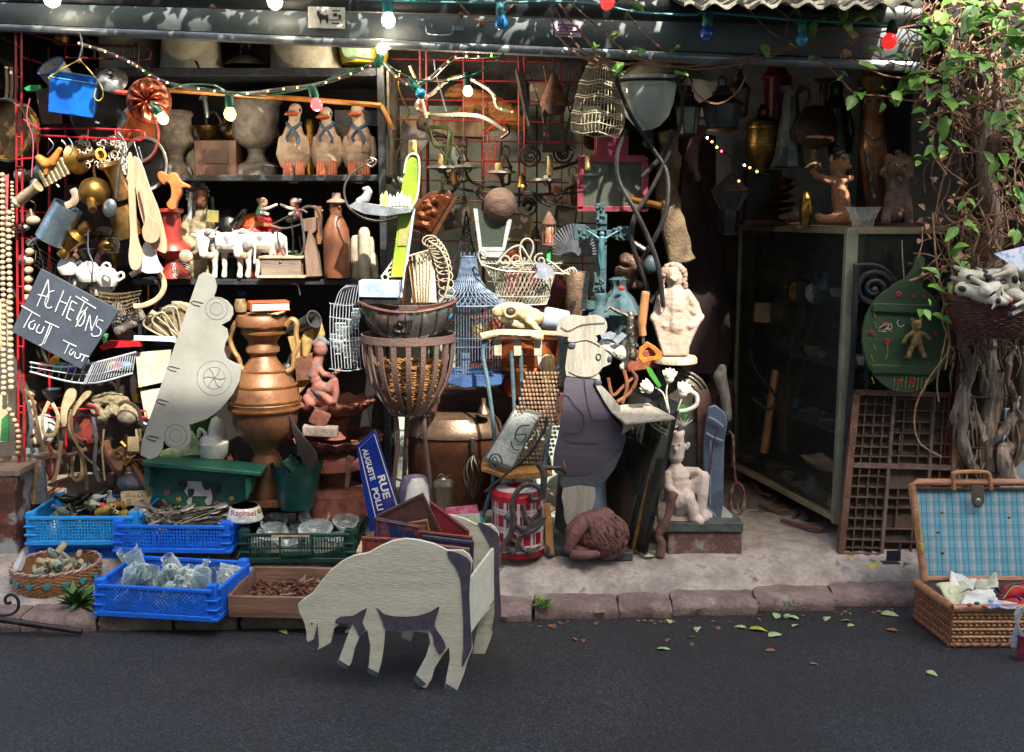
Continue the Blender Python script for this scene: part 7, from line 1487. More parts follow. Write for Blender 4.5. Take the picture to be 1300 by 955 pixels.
for a,b,wd in ((tq(0,.0),tq(1,.0),.025),(tq(0,1),tq(1,1),.03),(tq(0.015,0),tq(.015,1),.03),(tq(1,0),tq(1,1),.02)): slat(m,a,b,wd,.035)
obj('outer_frame',m,mt('6c4836','4c3426',.6,0,20,.3),t,bev=.002)
m=M(); slat(m,tq(0,.445),tq(1,.445),.022,.03); slat(m,tq(.39,.02),tq(.39,.98),.014,.03); slat(m,tq(.78,.0),tq(.78,.98),.012,.03); obj('divider',m,mt('544038','6c584c',.7,0,20,.3),t)
m=M()
for i in range(1,4): u=.03+.36*i/4; slat(m,tq(u,.02),tq(u,.98),.006,.024)
for j in list(range(1,7))+list(range(8,15)): v=.0+.064*j+(.0 if j<7 else 0); 
vsl=[.07,.135,.2,.265,.33,.39]+[.51,.575,.64,.705,.77,.835,.9,.95]
for v in vsl: slat(m,tq(.03,v),tq(.39,v),.006,.026)
for v in (.03,.1,.17,.24,.31,.38): slat(m,tq(.39,v),tq(.78,v),.006,.026)
for v in (.58,.64,.70,.83,.91): slat(m,tq(.39,v),tq(.78,v),.006,.026)
for u,a,b in ((.5,.02,.38),(.62,.02,.17),(.48,.24,.44),(.66,.17,.44),(.5,.58,.83),(.56,.91,.98),(.66,.83,.98),(.88,.02,.98)): slat(m,tq(u,a),tq(u,b),.006,.024)
for v in (.1,.2,.3,.38,.55,.65,.75,.85): slat(m,tq(.78,v),tq(1,v),.006,.024)
obj('compartment_slats',m,TW_,t)
m=M(); m.box(GP(1134,712)+Vector((0,0,.022)),(.06,.003,.045)); m.box(GP(1130,716)+Vector((0,0,.006)),(.07,.04,.003)); one('metal_bracket',m,mt('2e3840'),'small dark steel bracket on the pavement under the type case','bracket')
t=thing('display_rack','red wire rack standing behind the vine trunk at the right end','rack',W(1200,640,-.05))
m=M()
for x in (1213,1219): m.tp([(x+12,190),(x,430),(x-18,610)],-.08,1.6,5,sm=0)
for y in (250,300,350,440,470,504,536,568,600): m.tp([(1205,y),(1285,y+1)],-.06,1.2,5)
m.tp([(1285,440),(1284,610)],-.06,1.6,5)
obj('wires',m,DRED,t)
vine=thing('vine','old climbing vine with gnarled trunk and leafy tangle over the right side','vine',W(1250,610,-.05))
BK=mt('a09284','6c5c50',.85,0,10,.9,kind='wood',c3='bab0a2'); BR=mt('9a785e','76543e',.8,0,30,.4)
random.seed(5)
TRK=[([(1254,612),(1252,560),(1262,500),(1250,440),(1256,380),(1262,300),(1250,200),(1262,90),(1256,-20)],[9,11,14,13,11,11,10,9,8]),
([(1212,618),(1207,570),(1216,520),(1228,470),(1220,420),(1232,370)],[6,7,6.5,6,5,4]),([(1238,600),(1222,560),(1226,500),(1240,450)],[7,7,6,5]),([(1226,590),(1250,570),(1275,545),(1290,515),(1278,480),(1288,440)],[5,5.5,6,5,4,4]),
([(1286,610),(1272,580),(1284,560),(1300,520),(1304,440)],[9,9,8,7,6]),([(1268,612),(1290,585),(1298,540),(1280,500)],[6,6,5,4]),([(1216,480),(1236,520),(1250,560)],[5,4,4])]
m=M()
for P,r in TRK: m.tp([(p[0],p[1],rnd(-.05,.05)) for p in P],-.06,r,9,sm=6)
m.wob(.012,16); m.wob(.005,50)
m.fuse(.005,1)
for i,v in enumerate(m.v): m.v[i]=v+Vector((0,-1,0))*.009*noise.noise(Vector((v.x*70,v.y*70,v.z*6)))
obj('trunk',m,BK,vine,ang=80)
m=M()
for i in range(60):  # peeling bark strips
 x=rnd(1205,1296); y=rnd(400,600); L=rnd(14,50); m.tp([(x,y),(x+rnd(-5,5),y+L*.5,rnd(-.02,.0)),(x+rnd(-8,8),y+L)],rnd(-.17,-.09),[rnd(.8,2.2),.5],4,sm=3,flat=(1,.4,1))
obj('bark_strips',m,mt('8a7a66','5c4c3e',.9,0,30,.4),vine)
m=M()
for i in range(330):  # tangle of thin stems
 x=rnd(1165,1310); y=rnd(-25,400); 
 if x<1195 and y>130: continue
 P=[(x,y,0)]
 a=rnd(0,2*PI) if i%2 else rnd(1.2,1.9)
 for s in range(5):
  a+=rnd(-.7,.7); P.append((P[-1][0]+math.cos(a)*rnd(10,22),P[-1][1]+math.sin(a)*rnd(10,22),rnd(-.05,.05)))
 if min(p[0] for p in P)<1150: continue
 m.tp(P,rnd(-.22,.02),rnd(.5,1.5),4,sm=3)
obj('stems',m,BR,vine)
m=M()
RUN=[[(1180,100),(1120,95),(1060,62),(1020,55),(960,75),(900,82),(840,78),(770,84),(745,75)],[(1160,60),(1080,40),(1040,50),(985,62),(930,78),(860,85),(800,80)],[(1170,30),(1100,45),(1050,58),(1005,62),(960,78),(880,88),(825,76)],[(700,-10),(720,20),(745,50),(765,75),(800,82)],[(695,-8),(715,30),(735,60),(760,78)],[(720,0),(760,35),(800,70),(830,80)],[(700,0),(705,40),(735,70),(752,77)],[(795,15),(815,40),(845,66),(855,74)],
[(940,0),(965,28),(990,48),(1012,50),(1040,40)],[(965,-5),(985,10),(1020,34),(1060,38)],[(870,90),(885,120),(910,132),(935,118),(948,95)],[(1038,70),(1065,98),(1085,118),(1120,122),(1160,128),(1180,118)],[(1075,45),(1110,70),(1150,84),(1165,75)],[(575,-5),(600,22),(625,28),(648,10),(655,-5)],[(1130,120),(1160,118),(1210,125),(1240,135),(1275,120),(1278,90)],[(1206,130),(1190,160),(1205,185),(1225,200)],[(1190,190),(1208,150),(1200,125)],[(1240,150),(1206,200),(1190,260),(1185,290),(1200,330),(1215,340)],[(1212,190),(1195,235),(1190,270),(1200,300)],[(1030,60),(1000,58),(1000,30),(1012,5)]]
for P in RUN: m.tp(P,-.16,rnd(.9,1.5),5,sm=6)
obj('runner',m,mt('86604a','5e3c2c',.7,0,30,.3),vine)
for P,r in (([(1184,270),(1190,340),(1205,420),(1200,470)],1.3),([(1215,340),(1196,400),(1206,440),(1180,480),(1162,520),(1166,560),(1195,580)],1.2),([(1180,345),(1200,385),(1202,420),(1190,480),(1192,510)],1)):
 m=M(); m.tp(P,-.24,r,5,sm=6); obj('hanging_stem',m,BR,vine)
LEAFG=mt('6e9a3c','4c7c34',.45,0,9,.1,(.4,.58),c3='b8c464')
def leaf(m,c,size,d,up,asp=.55,fold=.25):
 d=d.normalized(); w_=d.cross(up).normalized(); n=w_.cross(d).normalized()
 L=size; prof=[(0,0),(.15,.32),(.4,.5),(.7,.34),(1,0)]
 vs=[];N=len(prof)
 for t_,wd in prof: vs.append(c+d*L*t_+n*L*(-.12*t_*t_))
 for sgn in (-1,1):
  for t_,wd in prof[1:-1]: vs.append(c+d*L*t_+w_*sgn*wd*L*asp*1.6*.6+n*L*(fold*wd-.12*t_*t_))
 A=[0,1,2,3,4]; fs=[]
 for s,off in ((0,5),(1,8)):
  q=[(0,off,1),(1,off,off+1,2),(2,off+1,off+2,3),(3,off+2,4)]
  for f in q: fs.append(f if s else f[::-1])
 m.add(vs,fs)
def cluster(m,x,y,Y,n,sz,spread):
 for i in range(n):
  c=W(x+rnd(-spread,spread),y+rnd(-spread,spread),Y+rnd(-.04,.04))
  d=Vector((rnd(-1,1),rnd(-1,.1),rnd(-.9,.4))); leaf(m,c,rnd(.4,1.25)*sz,d,Vector((rnd(-.6,.6),-.6,1)),rnd(.45,.75),rnd(.1,.5))
m=M()
for i in range(64):
 x=rnd(1160,1305);y=rnd(-15,120) if i<52 else rnd(110,190)
 cluster(m,x,y,rnd(-.4,-.22),3,.07,13)
for (x,y,n,s) in ((1165,95,4,10),(1130,122,5,12),(1155,120,4,12),(1195,110,3,8),(1285,155,7,14),(1215,70,5,16),(1090,118,3,6),(1240,25,8,20),(1280,30,8,20),(1195,35,8,18),(1278,225,6,14),(1290,250,5,10),(1225,278,6,12),(1225,255,2,4),(1222,330,7,16),(1190,365,7,16),(1205,395,4,8),(1178,395,3,6),(1295,290,4,10),(1265,200,4,8),(1095,15,6,14),(1120,10,6,14),(1070,5,5,12),(1140,110,3,12),(1100,70,3,14),(1150,75,4,12),(1075,20,4,14),(1168,200,3,8)):
 cluster(m,x,y,-.27,n,.075,s)
for (x,y) in ((757,55),(772,50),(785,92),(775,90),(805,62),(812,60),(852,70),(858,92),(966,56),(1010,60),(1038,74),(1066,92),(1072,96),(1090,118),(755,75),(792,78),(1032,28),(1045,22),(1060,30),(800,5),(790,2),(794,16),(1095,4),(1128,8),(1005,8)):
 cluster(m,x,y,-.2,1,.07,2)
for i in range(2400):  # unseen overhead leaves, added to dapple and dim the sun on the shutter
 c=Vector((rnd(-2.3,1.6),rnd(-.8,-.35),rnd(2.78,3.15))); leaf(m,c,rnd(.05,.09),Vector((rnd(-1,1),rnd(-1,1),rnd(-.6,.3))),Vector((rnd(-.4,.4),-.3,1)))
obj('foliage',m,LEAFG,vine,ang=80); vine.children[-1]['kind']='stuff'
m=M()
for i in range(230):
 x=rnd(1168,1305);y=rnd(-10,380); cluster(m,x,y,rnd(-.2,-.05),1,.045,6)
for (x,y) in ((1075,65),(1080,55),(1085,40),(1070,25)): cluster(m,x,y,-.19,2,.06,4)
dl=obj('withered_foliage',m,mt('a8866a','7c5c44',.8,0,30,.3),vine,ang=80); dl['kind']='stuff'
m=M()
for (x,y,r) in ((1262,185,12),(1250,320,9),(1280,350,7),(1222,300,5)): m=M(); m.ep(x,y,-.15,r,r*1.3,r*.8); m.wob(.02,24); obj('knot',m,mt('6a4a38','46301f',.9,0,20,.7),vine)
wb=wicker('wicker_basket','large red brown wicker basket of toy cows in front of the vine','basket',[(62,378),(62,392),(58,408),(48,424)],1268,-.26,mt('5c2e22','3e1c16',.6,0,40,.5),4.5,56)
Yw=-.26; kk=S(390,Yw)
m=M()
for q in range(5):
 z=W(1268,376+q*7,Yw).z; m.tube([Vector((W(1268,376+q*7,Yw).x+(64-q*1.5)*kk*math.cos(2*PI*s/90)+.006*math.cos(s*1.1+q),Yw+(64-q*1.5)*kk*math.sin(2*PI*s/90),z+.006*math.sin(s*1.1+q*2))) for s in range(90)],.005,5,True)
obj('braided_rim',m,mt('6c382a','48221a',.6,0,40,.5),wb)
def toycow(loc,rot,label,scale=1,first=[None]):
 if first[0] is None:
  t=thing('toy_cow',label,'toy cow',(0,0,0),'rubber toy cows piled in the wicker basket')
  def c3(P):
   m=M()
   for a,b in zip(P,P[1:]):
    n=6
    for j in range(n+1): u=j/n; m.ell([a[i]+(b[i]-a[i])*u for i in range(3)],a[3]+(b[3]-a[3])*u,None,8,6)
   return m
  m=c3([(-.05,0,.0,.028),(.05,0,.0,.030)]); 
  for s in (-1,1):
   for x in (-.05,.05): q=c3([(x,s*.018,-.01,.013),(x,s*.02,-.05,.009),(x,s*.02,-.075,.009)]); m.add(q.v,q.f)
  q=c3([(.06,0,.02,.022),(.085,0,.04,.022),(.105,0,.03,.015)]); m.add(q.v,q.f)
  for s in (-1,1): q=c3([(.082,s*.02,.055,.007),(.078,s*.035,.058,.005)]); m.add(q.v,q.f)
  m.fuse(.0045,3); obj('body',m,mt('b8b4a4','a09c8c',.45,0,12,.05),t)
  m=M()
  for x,y,z in ((-.02,-.029,.005),(.04,-.027,-.006),(.03,.028,.01),(-.045,0,.026)): m.ell((x,y*.9,z*.9),(.018,.006 if abs(y)>.01 else .012,.013 if abs(y)>.01 else .006))
  obj('patch',m,mt('17181c'),t)
  for s in (-1,1):
   for x in (-.05,.05): m=M(); m.ell((x,s*.02,-.082),(.011,.011,.008)); obj('hoof',m,mt('3a424e'),t)
  m=M(); m.ell((.112,0,.027),(.012,.013,.010)); obj('muzzle',m,mt('b08478'),t); m=M(); m.ell((-.02,0,-.03),(.013,.012,.008)); obj('udder',m,mt('b08478'),t)
  m=M(); m.ell((.088,0,.058),(.01,.012,.008)); obj('forelock',m,mt('17181c'),t)
  first[0]=t; t.location=loc; t.rotation_euler=rot; t.scale=(scale,)*3; return t
 return clone(first[0],loc,rot,label,scale)
cows=[((1240,352,-.34),(1.7,.1,.2),'toy cow lying on its back at the upper left of the basket'),((1238,372,-.40),(1.5,.3,-.5),'toy cow with legs towards the street at the left rim of the basket'),((1262,366,-.42),(2.0,-.2,.6),'toy cow in the middle front of the basket with feet sticking up'),((1284,360,-.40),(.4,1.3,.4),'toy cow standing on its nose at the right of the basket'),((1290,376,-.42),(1.2,-.5,2.2),'toy cow at the lower right rim of the basket'),((1262,350,-.28),(1.3,.1,3.0),'toy cow at the back of the basket under the paper'),((1296,350,-.26),(2.4,.4,1.4),'toy cow at the far right back of the basket'),((1250,380,-.36),(.9,.1,-1.0),'toy cow pressed low against the left front of the basket')]
for (x,y,Y),r_,l in cows: toycow(W(x,y,Y),r_,l,1.05)
m=M(); m.add([W(1262,322,-.36),W(1302,312,-.36),W(1306,335,-.42),W(1296,344,-.42)],[(0,3,2,1)]); m.add([v+Vector((0,.001,-.001)) for v in m.v],[(0,1,2,3)]); one('printed_paper',m,mt('b0b8c4','6c88b8',.6,0,26,.05,(.5,.6)),'sheet of white paper printed in blue on the toy cows','paper')
def obox(m,x0,x1,y0,y1,z0,z1): m.box(((x0+x1)/2,(y0+y1)/2,(z0+z1)/2),(x1-x0,y1-y0,z1-z0))
def crate(name,label,w_,d_,h_,mat,loc,rz,mesh='diamond',group='plastic crates on the pavement'):
 """stacking crate: corner posts, rims, lattice walls, ribs"""
 t=thing(name,label,'crate',(0,0,0),group); th=.006
 m=M(); obox(m,-w_/2,w_/2,-d_/2,d_/2,.0,.008); obj('floor',m,mat,t)
 for sx in (-1,1):
  for sy in (-1,1):
   m=M(); cx=sx*(w_/2-.022); cy_=sy*(d_/2-.022); m.box((cx,cy_,h_/2+.008),(.036,.036,h_+.016)); m.box((cx,cy_,h_*.35),(.052,.052,.007)); m.box((cx,cy_,h_*.65),(.052,.052,.007)); m.box((cx,cy_,.006),(.052,.052,.012)); obj('corner_post',m,mat,t,bev=.002)
 m=M()
 for sy in (-1,1): y=sy*d_/2; m.box((0,y,h_-.006),(w_-.04,.014,.014)); m.box((0,y,.010),(w_-.04,.012,.02))
 for sx in (-1,1): x=sx*w_/2; m.box((x,0,h_-.006),(.014,d_-.04,.014)); m.box((x,0,.010),(.012,d_-.04,.02))
 obj('rim',m,mat,t,bev=.002)
 m=M()
 def wall(L,fn):
  a,b=-L/2+.04,L/2-.04; z0,z1=.02,h_-.012; H=z1-z0
  nr=3
  for i in range(nr+1): x=a+(b-a)*i/nr; fn(m,(x,z0),(x,z1),.008)
  if mesh=='diamond':
   st=.0165; n=int((b-a+H)/st)
   for i in range(n):
    s=a-H+i*st
    for dr in (1,-1):
     p=[s,z0];q=[s+H,z1]
     if p[0]<a: p=[a,z0+(a-s)]
     if q[0]>b: q=[b,z1-(s+H-b)]
     if q[0]-p[0]<.004: continue
     if dr==1: fn(m,tuple(p),tuple(q),.0042)
     else: fn(m,(a+b-p[0],p[1]),(a+b-q[0],q[1]),.0042)
  elif mesh=='grid':
   n=int((b-a)/.013); 
   for i in range(n): x=a+(b-a)*i/n; fn(m,(x,z0),(x,z1),.0055)
   k=int(H/.013)
   for i in range(k): z=z0+H*i/k; fn(m,(a,z),(b,z),.0055)
  else:
   n=int((b-a)/.012)
   for i in range(n):
    if (i//9)%3==1: continue
    x=a+(b-a)*i/n; fn(m,(x,z0),(x,z1),.004)
   fn(m,(a,z0+H*.45),(b,z0+H*.45),.008); fn(m,(a+(b-a)*.36,z0+H*.2),(a+(b-a)*.66,z0+H*.2),H*.38)
 def fx(sy): 
  def f(m,p,q,wd):
   A_=Vector((p[0],sy*d_/2,p[1]));B_=Vector((q[0],sy*d_/2,q[1])); ax=B_-A_; m.box((A_+B_)/2,(wd,.005,ax.length),ax.to_track_quat('Z','Y').to_matrix())
  return f
 def fy(sx):
  def f(m,p,q,wd):
   A_=Vector((sx*w_/2,p[0],p[1]));B_=Vector((sx*w_/2,q[0],q[1])); ax=B_-A_; m.box((A_+B_)/2,(.005,wd,ax.length) if abs(ax.z)>abs(ax.y)*3 or True else 0,Matrix.Rotation(-math.atan2(ax.y,ax.z),3,'X'))
  return f
 for sy in (-1,1): wall(w_,fx(sy))
 for sx in (-1,1): wall(d_,fy(sx))
 obj('lattice',m,mat,t,smooth=False)
 t.location=loc; t.rotation_euler=(0,0,rz); return t
def ctr(a,b,z,d_): # front-left and front-right photo points on plane z -> centre of crate
 A_=G(*a,z);B_=G(*b,z); u=(B_-A_); L=u.length; u.normalize(); n=Vector((-u.y,u.x,0)); return (A_+B_)/2+n*d_/2, math.atan2(u.y,u.x), L
c4,r4,L4=ctr((120,781),(276,790),.072,.34); crate('plastic_crate','bright blue plastic crate of glass jars nearest the kerb',L4,.34,.125,BLUEC,c4,r4)
c3,r3,L3=ctr((158,752),(300,752),PAVZ+.004,.34); c3=W(238,716,-.10); c3.z=PAVZ+.03
crate('plastic_crate','blue plastic crate of old cutlery behind the jar crate',.50,.34,.12,BLUEC,Vector((W(236,700,-.1).x,-.10,PAVZ+.06)),R(-2),'grid')
m=M(); m.box(Vector((W(236,700,-.1).x,-.08,PAVZ+.03)),(.46,.30,.055)); one('wooden_plinth',m,WOODD,'dark plank under the cutlery crate','plank',bev=.003)
crate('plastic_crate','dark blue empty looking plastic crate under the bottle crate',.47,.34,.12,BLUEC,Vector((-1.85,-.03,.072)),R(1),'grid')
crate('plastic_crate','lighter blue plastic crate of small bottles with a price note on top of another crate',.48,.35,.125,BLUEL,Vector((-1.835,-.05,.20)),R(1),'grid')
crate('plastic_crate','dark green plastic crate piled with pressed glass bowls',.49,.36,.125,mt('0f3a30','0a2a24',.4),Vector((W(385,710,-.12).x,-.08,PAVZ+.015)),R(0),'bars')
t=thing('price_note','handwritten cardboard note Au Choix 5€ in the bottle crate','note',W(170,640,.0))
m=M(); m.prism([(153,624),(194,622),(190,640),(154,643)],-.02,.002,lean=.5); obj('card',m,mt('a89878','968668',.8),t,smooth=False)
m=M()
for P in ([(159,632),(163,626),(166,631)],[(161,630),(165,630)],[(168,628),(168,631),(171,631),(171,628)],[(178,627),(175,628),(175,631),(178,631)],[(180,627),(180,631)],[(180,629),(182,629),(182,631)],[(185,629),(185,631)],[(187,628),(190,631)],[(190,628),(187,631)],[(167,634),(162,634),(162,637),(166,637),(166,640),(161,640)],[(183,634),(179,636),(179,638),(183,640)],[(177,636),(182,636)],[(177,638),(182,638)]): m.tp(P,-.026,.45,4,sm=0)
obj('handwriting',m,BLK,t)
random.seed(11)
GLB=[glass('dfe8e6',.03),glass('e8f0ee',.05),glass('d8e4e6',.03)]
def bottle_prof(r,h,kind):
 if kind==0: return [(0,0),(r,0),(r,h*.6),(r*.9,h*.68),(r*.35,h*.8),(r*.33,h*.95),(r*.42,h*.96),(r*.42,h),(r*.25,h),(r*.22,h*.8),(r*.8,h*.62),(r*.88,.006),(0,.006)]
 if kind==1: return [(0,0),(r*.95,0),(r,h*.1),(r,h*.78),(r*.82,h*.86),(r*.82,h),(r*.72,h),(r*.72,h*.86),(r*.9,h*.76),(r*.9,.006),(0,.006)]
 return [(0,0),(r*.7,0),(r*.8,h*.3),(r,h),(r*.92,h),(r*.72,h*.3),(r*.6,.008),(0,.008)]
def scatter(loc,rz,n,fx_,fy_,z0,z1,maker):
 for i in range(n):
  p=Vector((rnd(-fx_,fx_),rnd(-fy_,fy_),0)); p.rotate(Euler((0,0,rz))); p+=loc; p.z=rnd(z0,z1); maker(i,p)
JL=['clear ribbed glass jar','clear glass jar lying on its side','clear drinking glass','clear small bottle','tall clear bottle']
JS=[]
def mkjar(i,p):
 k=i%3; r=rnd(.026,.038); h=rnd(.09,.14); ax=Vector((rnd(-1,1),rnd(-.9,.3),rnd(.15,1))).normalized()
 m=M(); m.lat(p-ax*h/2,ax,bottle_prof(r,h,k),20,(10,.02) if i%4==0 else None)
 one('glass_jar',m,GLB[i%3],'clear glass jar tumbled in the bright blue crate by the kerb','jar','clear jars and glasses in the front blue crate')
scatter(c4,r4,36,.2,.11,.12,.2,mkjar)
for (x,y,Y,r,h,ax,l) in ((170,716,-.28,.045,.15,(-.3,-.2,1),'largest clear glass beaker leaning at the left of the front blue crate'),(262,722,-.2,.042,.13,(.7,-.1,.7),'wide glass tumbler tilted at the back of the front blue crate'),(222,736,-.36,.024,.15,(-.5,-.4,.8),'slim clear bottle lying at the front of the crate')):
 m=M(); a=Vector(ax).normalized(); m.lat(W(x,y,Y)-a*h/2,a,bottle_prof(r,h,2 if h<.15 or r>.03 else 0),24); one('glass_beaker',m,GLB[0],l,'glass')
m=M(); a=Vector((-.5,-.4,.75)).normalized(); m.lat(W(196,744,-.55)-a*.05,a,bottle_prof(.022,.1,0),18); one('brown_bottle',m,glass('4a1c0c',.05),'small dark brown bottle among the clear jars','bottle')
m=M(); m.lat(W(228,750,-.58),(0,-.3,1),[(0,0),(.017,0),(.017,.014),(.012,.016),(0,.016)],18); one('tin_disc',m,mt('9a9470'),'small beige jar lid in the front blue crate','lid')
bc=[('6a7a38','olive green'),('8c8a6c','straw coloured'),('9a7a30','amber'),('1a1a1c','black'),('a8b088','pale green'),('8a5a2a','brown'),('b0bcbc','clear')]
tl=Vector((-1.835,-.05,.20))
for i in range(34):
 r=rnd(.014,.024); h=rnd(.09,.16); ax=Vector((rnd(-1,1),rnd(-.6,.4),rnd(0,.6))).normalized(); p=tl+Vector((rnd(-.17,.17),rnd(-.12,.12),rnd(.06,.14))); cc,nm=bc[i%7]
 m=M(); m.lat(p-ax*h/2,ax,bottle_prof(r,h,0),16); one('small_bottle',m,glass(cc,.05) if i%3 else mt(cc,None,.12,0,8,.02),'small '+nm+' bottle lying in the lighter blue crate',"bottle",nm+' bottles in the lighter blue crate')
m=M(); m.box(tl+Vector((0,-.0,.13)),(.05,.035,.004),Euler((.4,.5,.3)).to_matrix()); one('torn_paper',m,mt('b0b0a8'),'torn white label on top of the small bottles','label')
m=M(); m.ell(tl+Vector((.05,-.05,.14)),.012); one('red_stopper',m,mt('c02050'),'small pink red stopper among the bottles','stopper')
for i in range(8): 
 m=M(); m.ell(Vector((-1.78+i*.025,-.12,.175+rnd(-.01,.005))),rnd(.014,.02)); one('china_marble',m,CER,'white china knob in the crate under the bottles','knob','china knobs in the lowest blue crate')
SV=mt('b4ac9c','857c6c',.35,.5,30,.1)
def spoonfork(kind):
 m=M(); m.tube([(-.09,0,0),(-.03,0,.003),(.03,0,.002),(.05,0,0)],[.004,.0022,.0022,.003],6,flat=(1,1.8,.7))
 if kind==0: m.ell((.074,0,-.002),(.032,.021,.006))
 else:
  m.ell((.06,0,0),(.014,.011,.003))
  for j in (-1.5,-.5,.5,1.5): m.tube([(.062,j*.005,0),(.10,j*.0055,.003)],.0016,4)
 return m
cl=Vector((W(236,700,-.1).x,-.10,PAVZ+.06))
prot=[]
for kind in (0,1):
 m=spoonfork(kind); prot.append(one(['spoon','fork'][kind],m,SV,['tarnished spoon in the cutlery crate','tarnished fork in the cutlery crate'][kind],['spoon','fork'][kind],['old spoons in the blue crate','old forks in the blue crate'][kind]))
for i in range(90):
 k=(i%5) in (1,3); src=prot[1 if k else 0]; g_=i%6
 cxy=[(-.14,-.04,2.4),(-.06,.05,2.0),(.0,-.05,.5),(.07,.02,.9),(.13,-.05,.2),(.15,.07,.6)][g_]
 p=cl+Vector((cxy[0]+rnd(-.035,.035),cxy[1]+rnd(-.03,.03),.075+rnd(0,.085))); r_=(rnd(-.5,.5),rnd(-.45,.1),cxy[2]+rnd(-.25,.25))
 if i<2: prot[i].location=p; prot[i].rotation_euler=r_
 else: clone(src,p,r_,None,rnd(.9,1.1))
for i,(dx,dy) in enumerate(((-.1,-.02),(.03,-.03),(.10,.0))):
 m=M(); p=cl+Vector((dx,dy,.115)); m.tube([p+Vector((.03*math.cos(a*PI/8),.012*math.sin(a*PI/8),.026*math.sin(a*PI/8))) for a in range(16)],.004,5,True); one('string_tie',m,mt('8a7a5c',rough=.9),['left string tie round a cutlery bundle','middle string tie round a cutlery bundle','right string tie round a cutlery bundle'][i],'string')
gc=Vector((W(385,710,-.12).x,-.08,PAVZ+.015))
PG=glass('e4ecea',.08)
GBW=[(-.13,.03,.13,.062,(-.1,-.35,.9)),(-.12,-.08,.115,.065,(0,-.35,.9)),(-.02,-.02,.10,.055,(0,-.2,1)),(.04,.04,.15,.068,(.05,-.35,.9)),(.07,-.09,.13,.075,(0,-.3,1)),(.18,.02,.13,.06,(.1,-.3,1)),(.17,-.1,.09,.06,(0,-.1,1)),(-.17,-.12,.08,.05,(0,0,1)),(.14,.12,.13,.05,(.6,-.3,.7)),(-.02,.11,.10,.055,(-.3,-.2,1)),(-.05,-.12,.07,.05,(0,0,1)),(.0,.02,.06,.06,(0,0,1))]
for i,(dx,dy,dz,r,ax) in enumerate(GBW):
 h=r*.75; a=Vector(ax).normalized(); p=gc+Vector((dx,dy,dz-h)); m=M()
 m.lat(p,a,[(0,0),(r*.45,0),(r*.5,.005),(r*.8,h*.5),(r,h),(r*.96,h),(r*.74,h*.5),(r*.42,.01),(0,.008)],40,(20,.022)); one('glass_bowl',m,PG,'pressed glass bowl in the dark green crate','bowl','pressed glass bowls in the green crate')
m=M(); m.box(gc+Vector((-.02,-.185,.118)),(.16,.012,.006)); one('wooden_strip',m,WOODP,'thin wooden strip lying on the green crate edge','strip')
t=thing('wooden_tray','shallow wooden drawer full of rusty keys and bolts beside the sheep','tray',G(360,788,PAVZ))
p0=G(291,783,.07); p1=G(432,786,.07); u=(p1-p0).normalized(); nn=Vector((-u.y,u.x,0)); D_=.34; L_=(p1-p0).length+.02
WT=mt('7e604c','5e4434',.7,0,18,.3,kind='woodx')
def ob(a,b,th,h,nm):
 m=M(); ax=b-a; m.box((a+b)/2+Vector((0,0,h/2)),(ax.length,th,h),Matrix.Rotation(math.atan2(ax.y,ax.x),3,'Z')); return obj(nm,m,WT,t,bev=.003)
q0,q1,q2,q3=p0,p0+u*L_,p0+u*L_+nn*D_,p0+nn*D_
ob(q0,q1,.016,.085,'front_board'); ob(q3,q2,.016,.085,'back_board'); ob(q0+nn*.01,q3-nn*.01,.014,.083,'side_board'); ob(q1+nn*.01,q2-nn*.01,.014,.083,'side_board')
m=M(); m.add([q+Vector((0,0,.008)) for q in (q0,q1,q2,q3)],[(0,1,2,3)]); obj('bottom',m,mt('4a3426','35241a',.8),t,smooth=False)
def key(kind):
 m=M()
 if kind==0:
  m.tube([(.03*1,0,0),(-.03,0,0)],.0028,6); m.tube([(.042+.012*math.cos(a*PI/5),.012*math.sin(a*PI/5),0) for a in range(10)],.0028,5,True); m.box((-.026,.006,0),(.01,.012,.003))
 elif kind==1: m.tube([(-.03,0,0),(.03,0,0)],.004,6); m.lat((.03,0,0),(1,0,0),[(.008,0),(.008,.006),(0,.006)],6)
 elif kind==2: m.tube([(-.04,0,0),(-.01,.006,.003),(.02,-.004,0),(.04,.004,0)],.0025,5,sm=3)
 elif kind==3: m.box((0,0,0),(.07,.012,.003)); m.tube([(.03,0,0),(.04,.012,0),(.05,0,0)],.003,5)
 else: m.tube([(.012*math.cos(a*PI/5),.012*math.sin(a*PI/5),0) for a in range(10)],.0035,5,True)
 return m
KN=[('key','rusty old key in the wooden drawer',mt('5c4030','8a4e2c',.7,.4,30)),('bolt','rusty bolt in the wooden drawer',mt('4a342a','6c4028',.8,.3,30)),('bent_nail','bent rusty nail in the wooden drawer',mt('6c5648','3c2e28',.6,.5,30)),('hinge','old flat iron hinge in the wooden drawer',mt('8c7c70','5a4a40',.5,.6,30)),('iron_ring','small iron ring in the wooden drawer',mt('4c3c34','7a4a30',.7,.4,30))]
kp=[]
for i,(n,l,mm) in enumerate(KN): kp.append(one(n,key(i),mm,l,n.replace('_',' '),l.split(' in ')[0].replace('rusty ','')+'s in the wooden drawer'))
random.seed(3)
for i in range(210):
 s=kp[i%5]; a=rnd(.04,.95); b=rnd(.06,.92); p=q0.lerp(q1,a)+nn*(D_*b); p.z=.085+.045*math.sin(PI*min(1,a))*(.4+.6*math.sin(PI*b))*rnd(.4,1); r_=(rnd(-.5,.5),rnd(-.5,.5),rnd(0,6.3))
 if i<5: s.location=p; s.rotation_euler=r_
 else: clone(s,p,r_,None,rnd(.8,1.25))
t=thing('painted_shelf','green wooden wall shelf painted with a black and white cow lying on the crates','shelf',W(255,658,-.12))
GS=mt('1c5a48','144438',.45,0,10,.1)
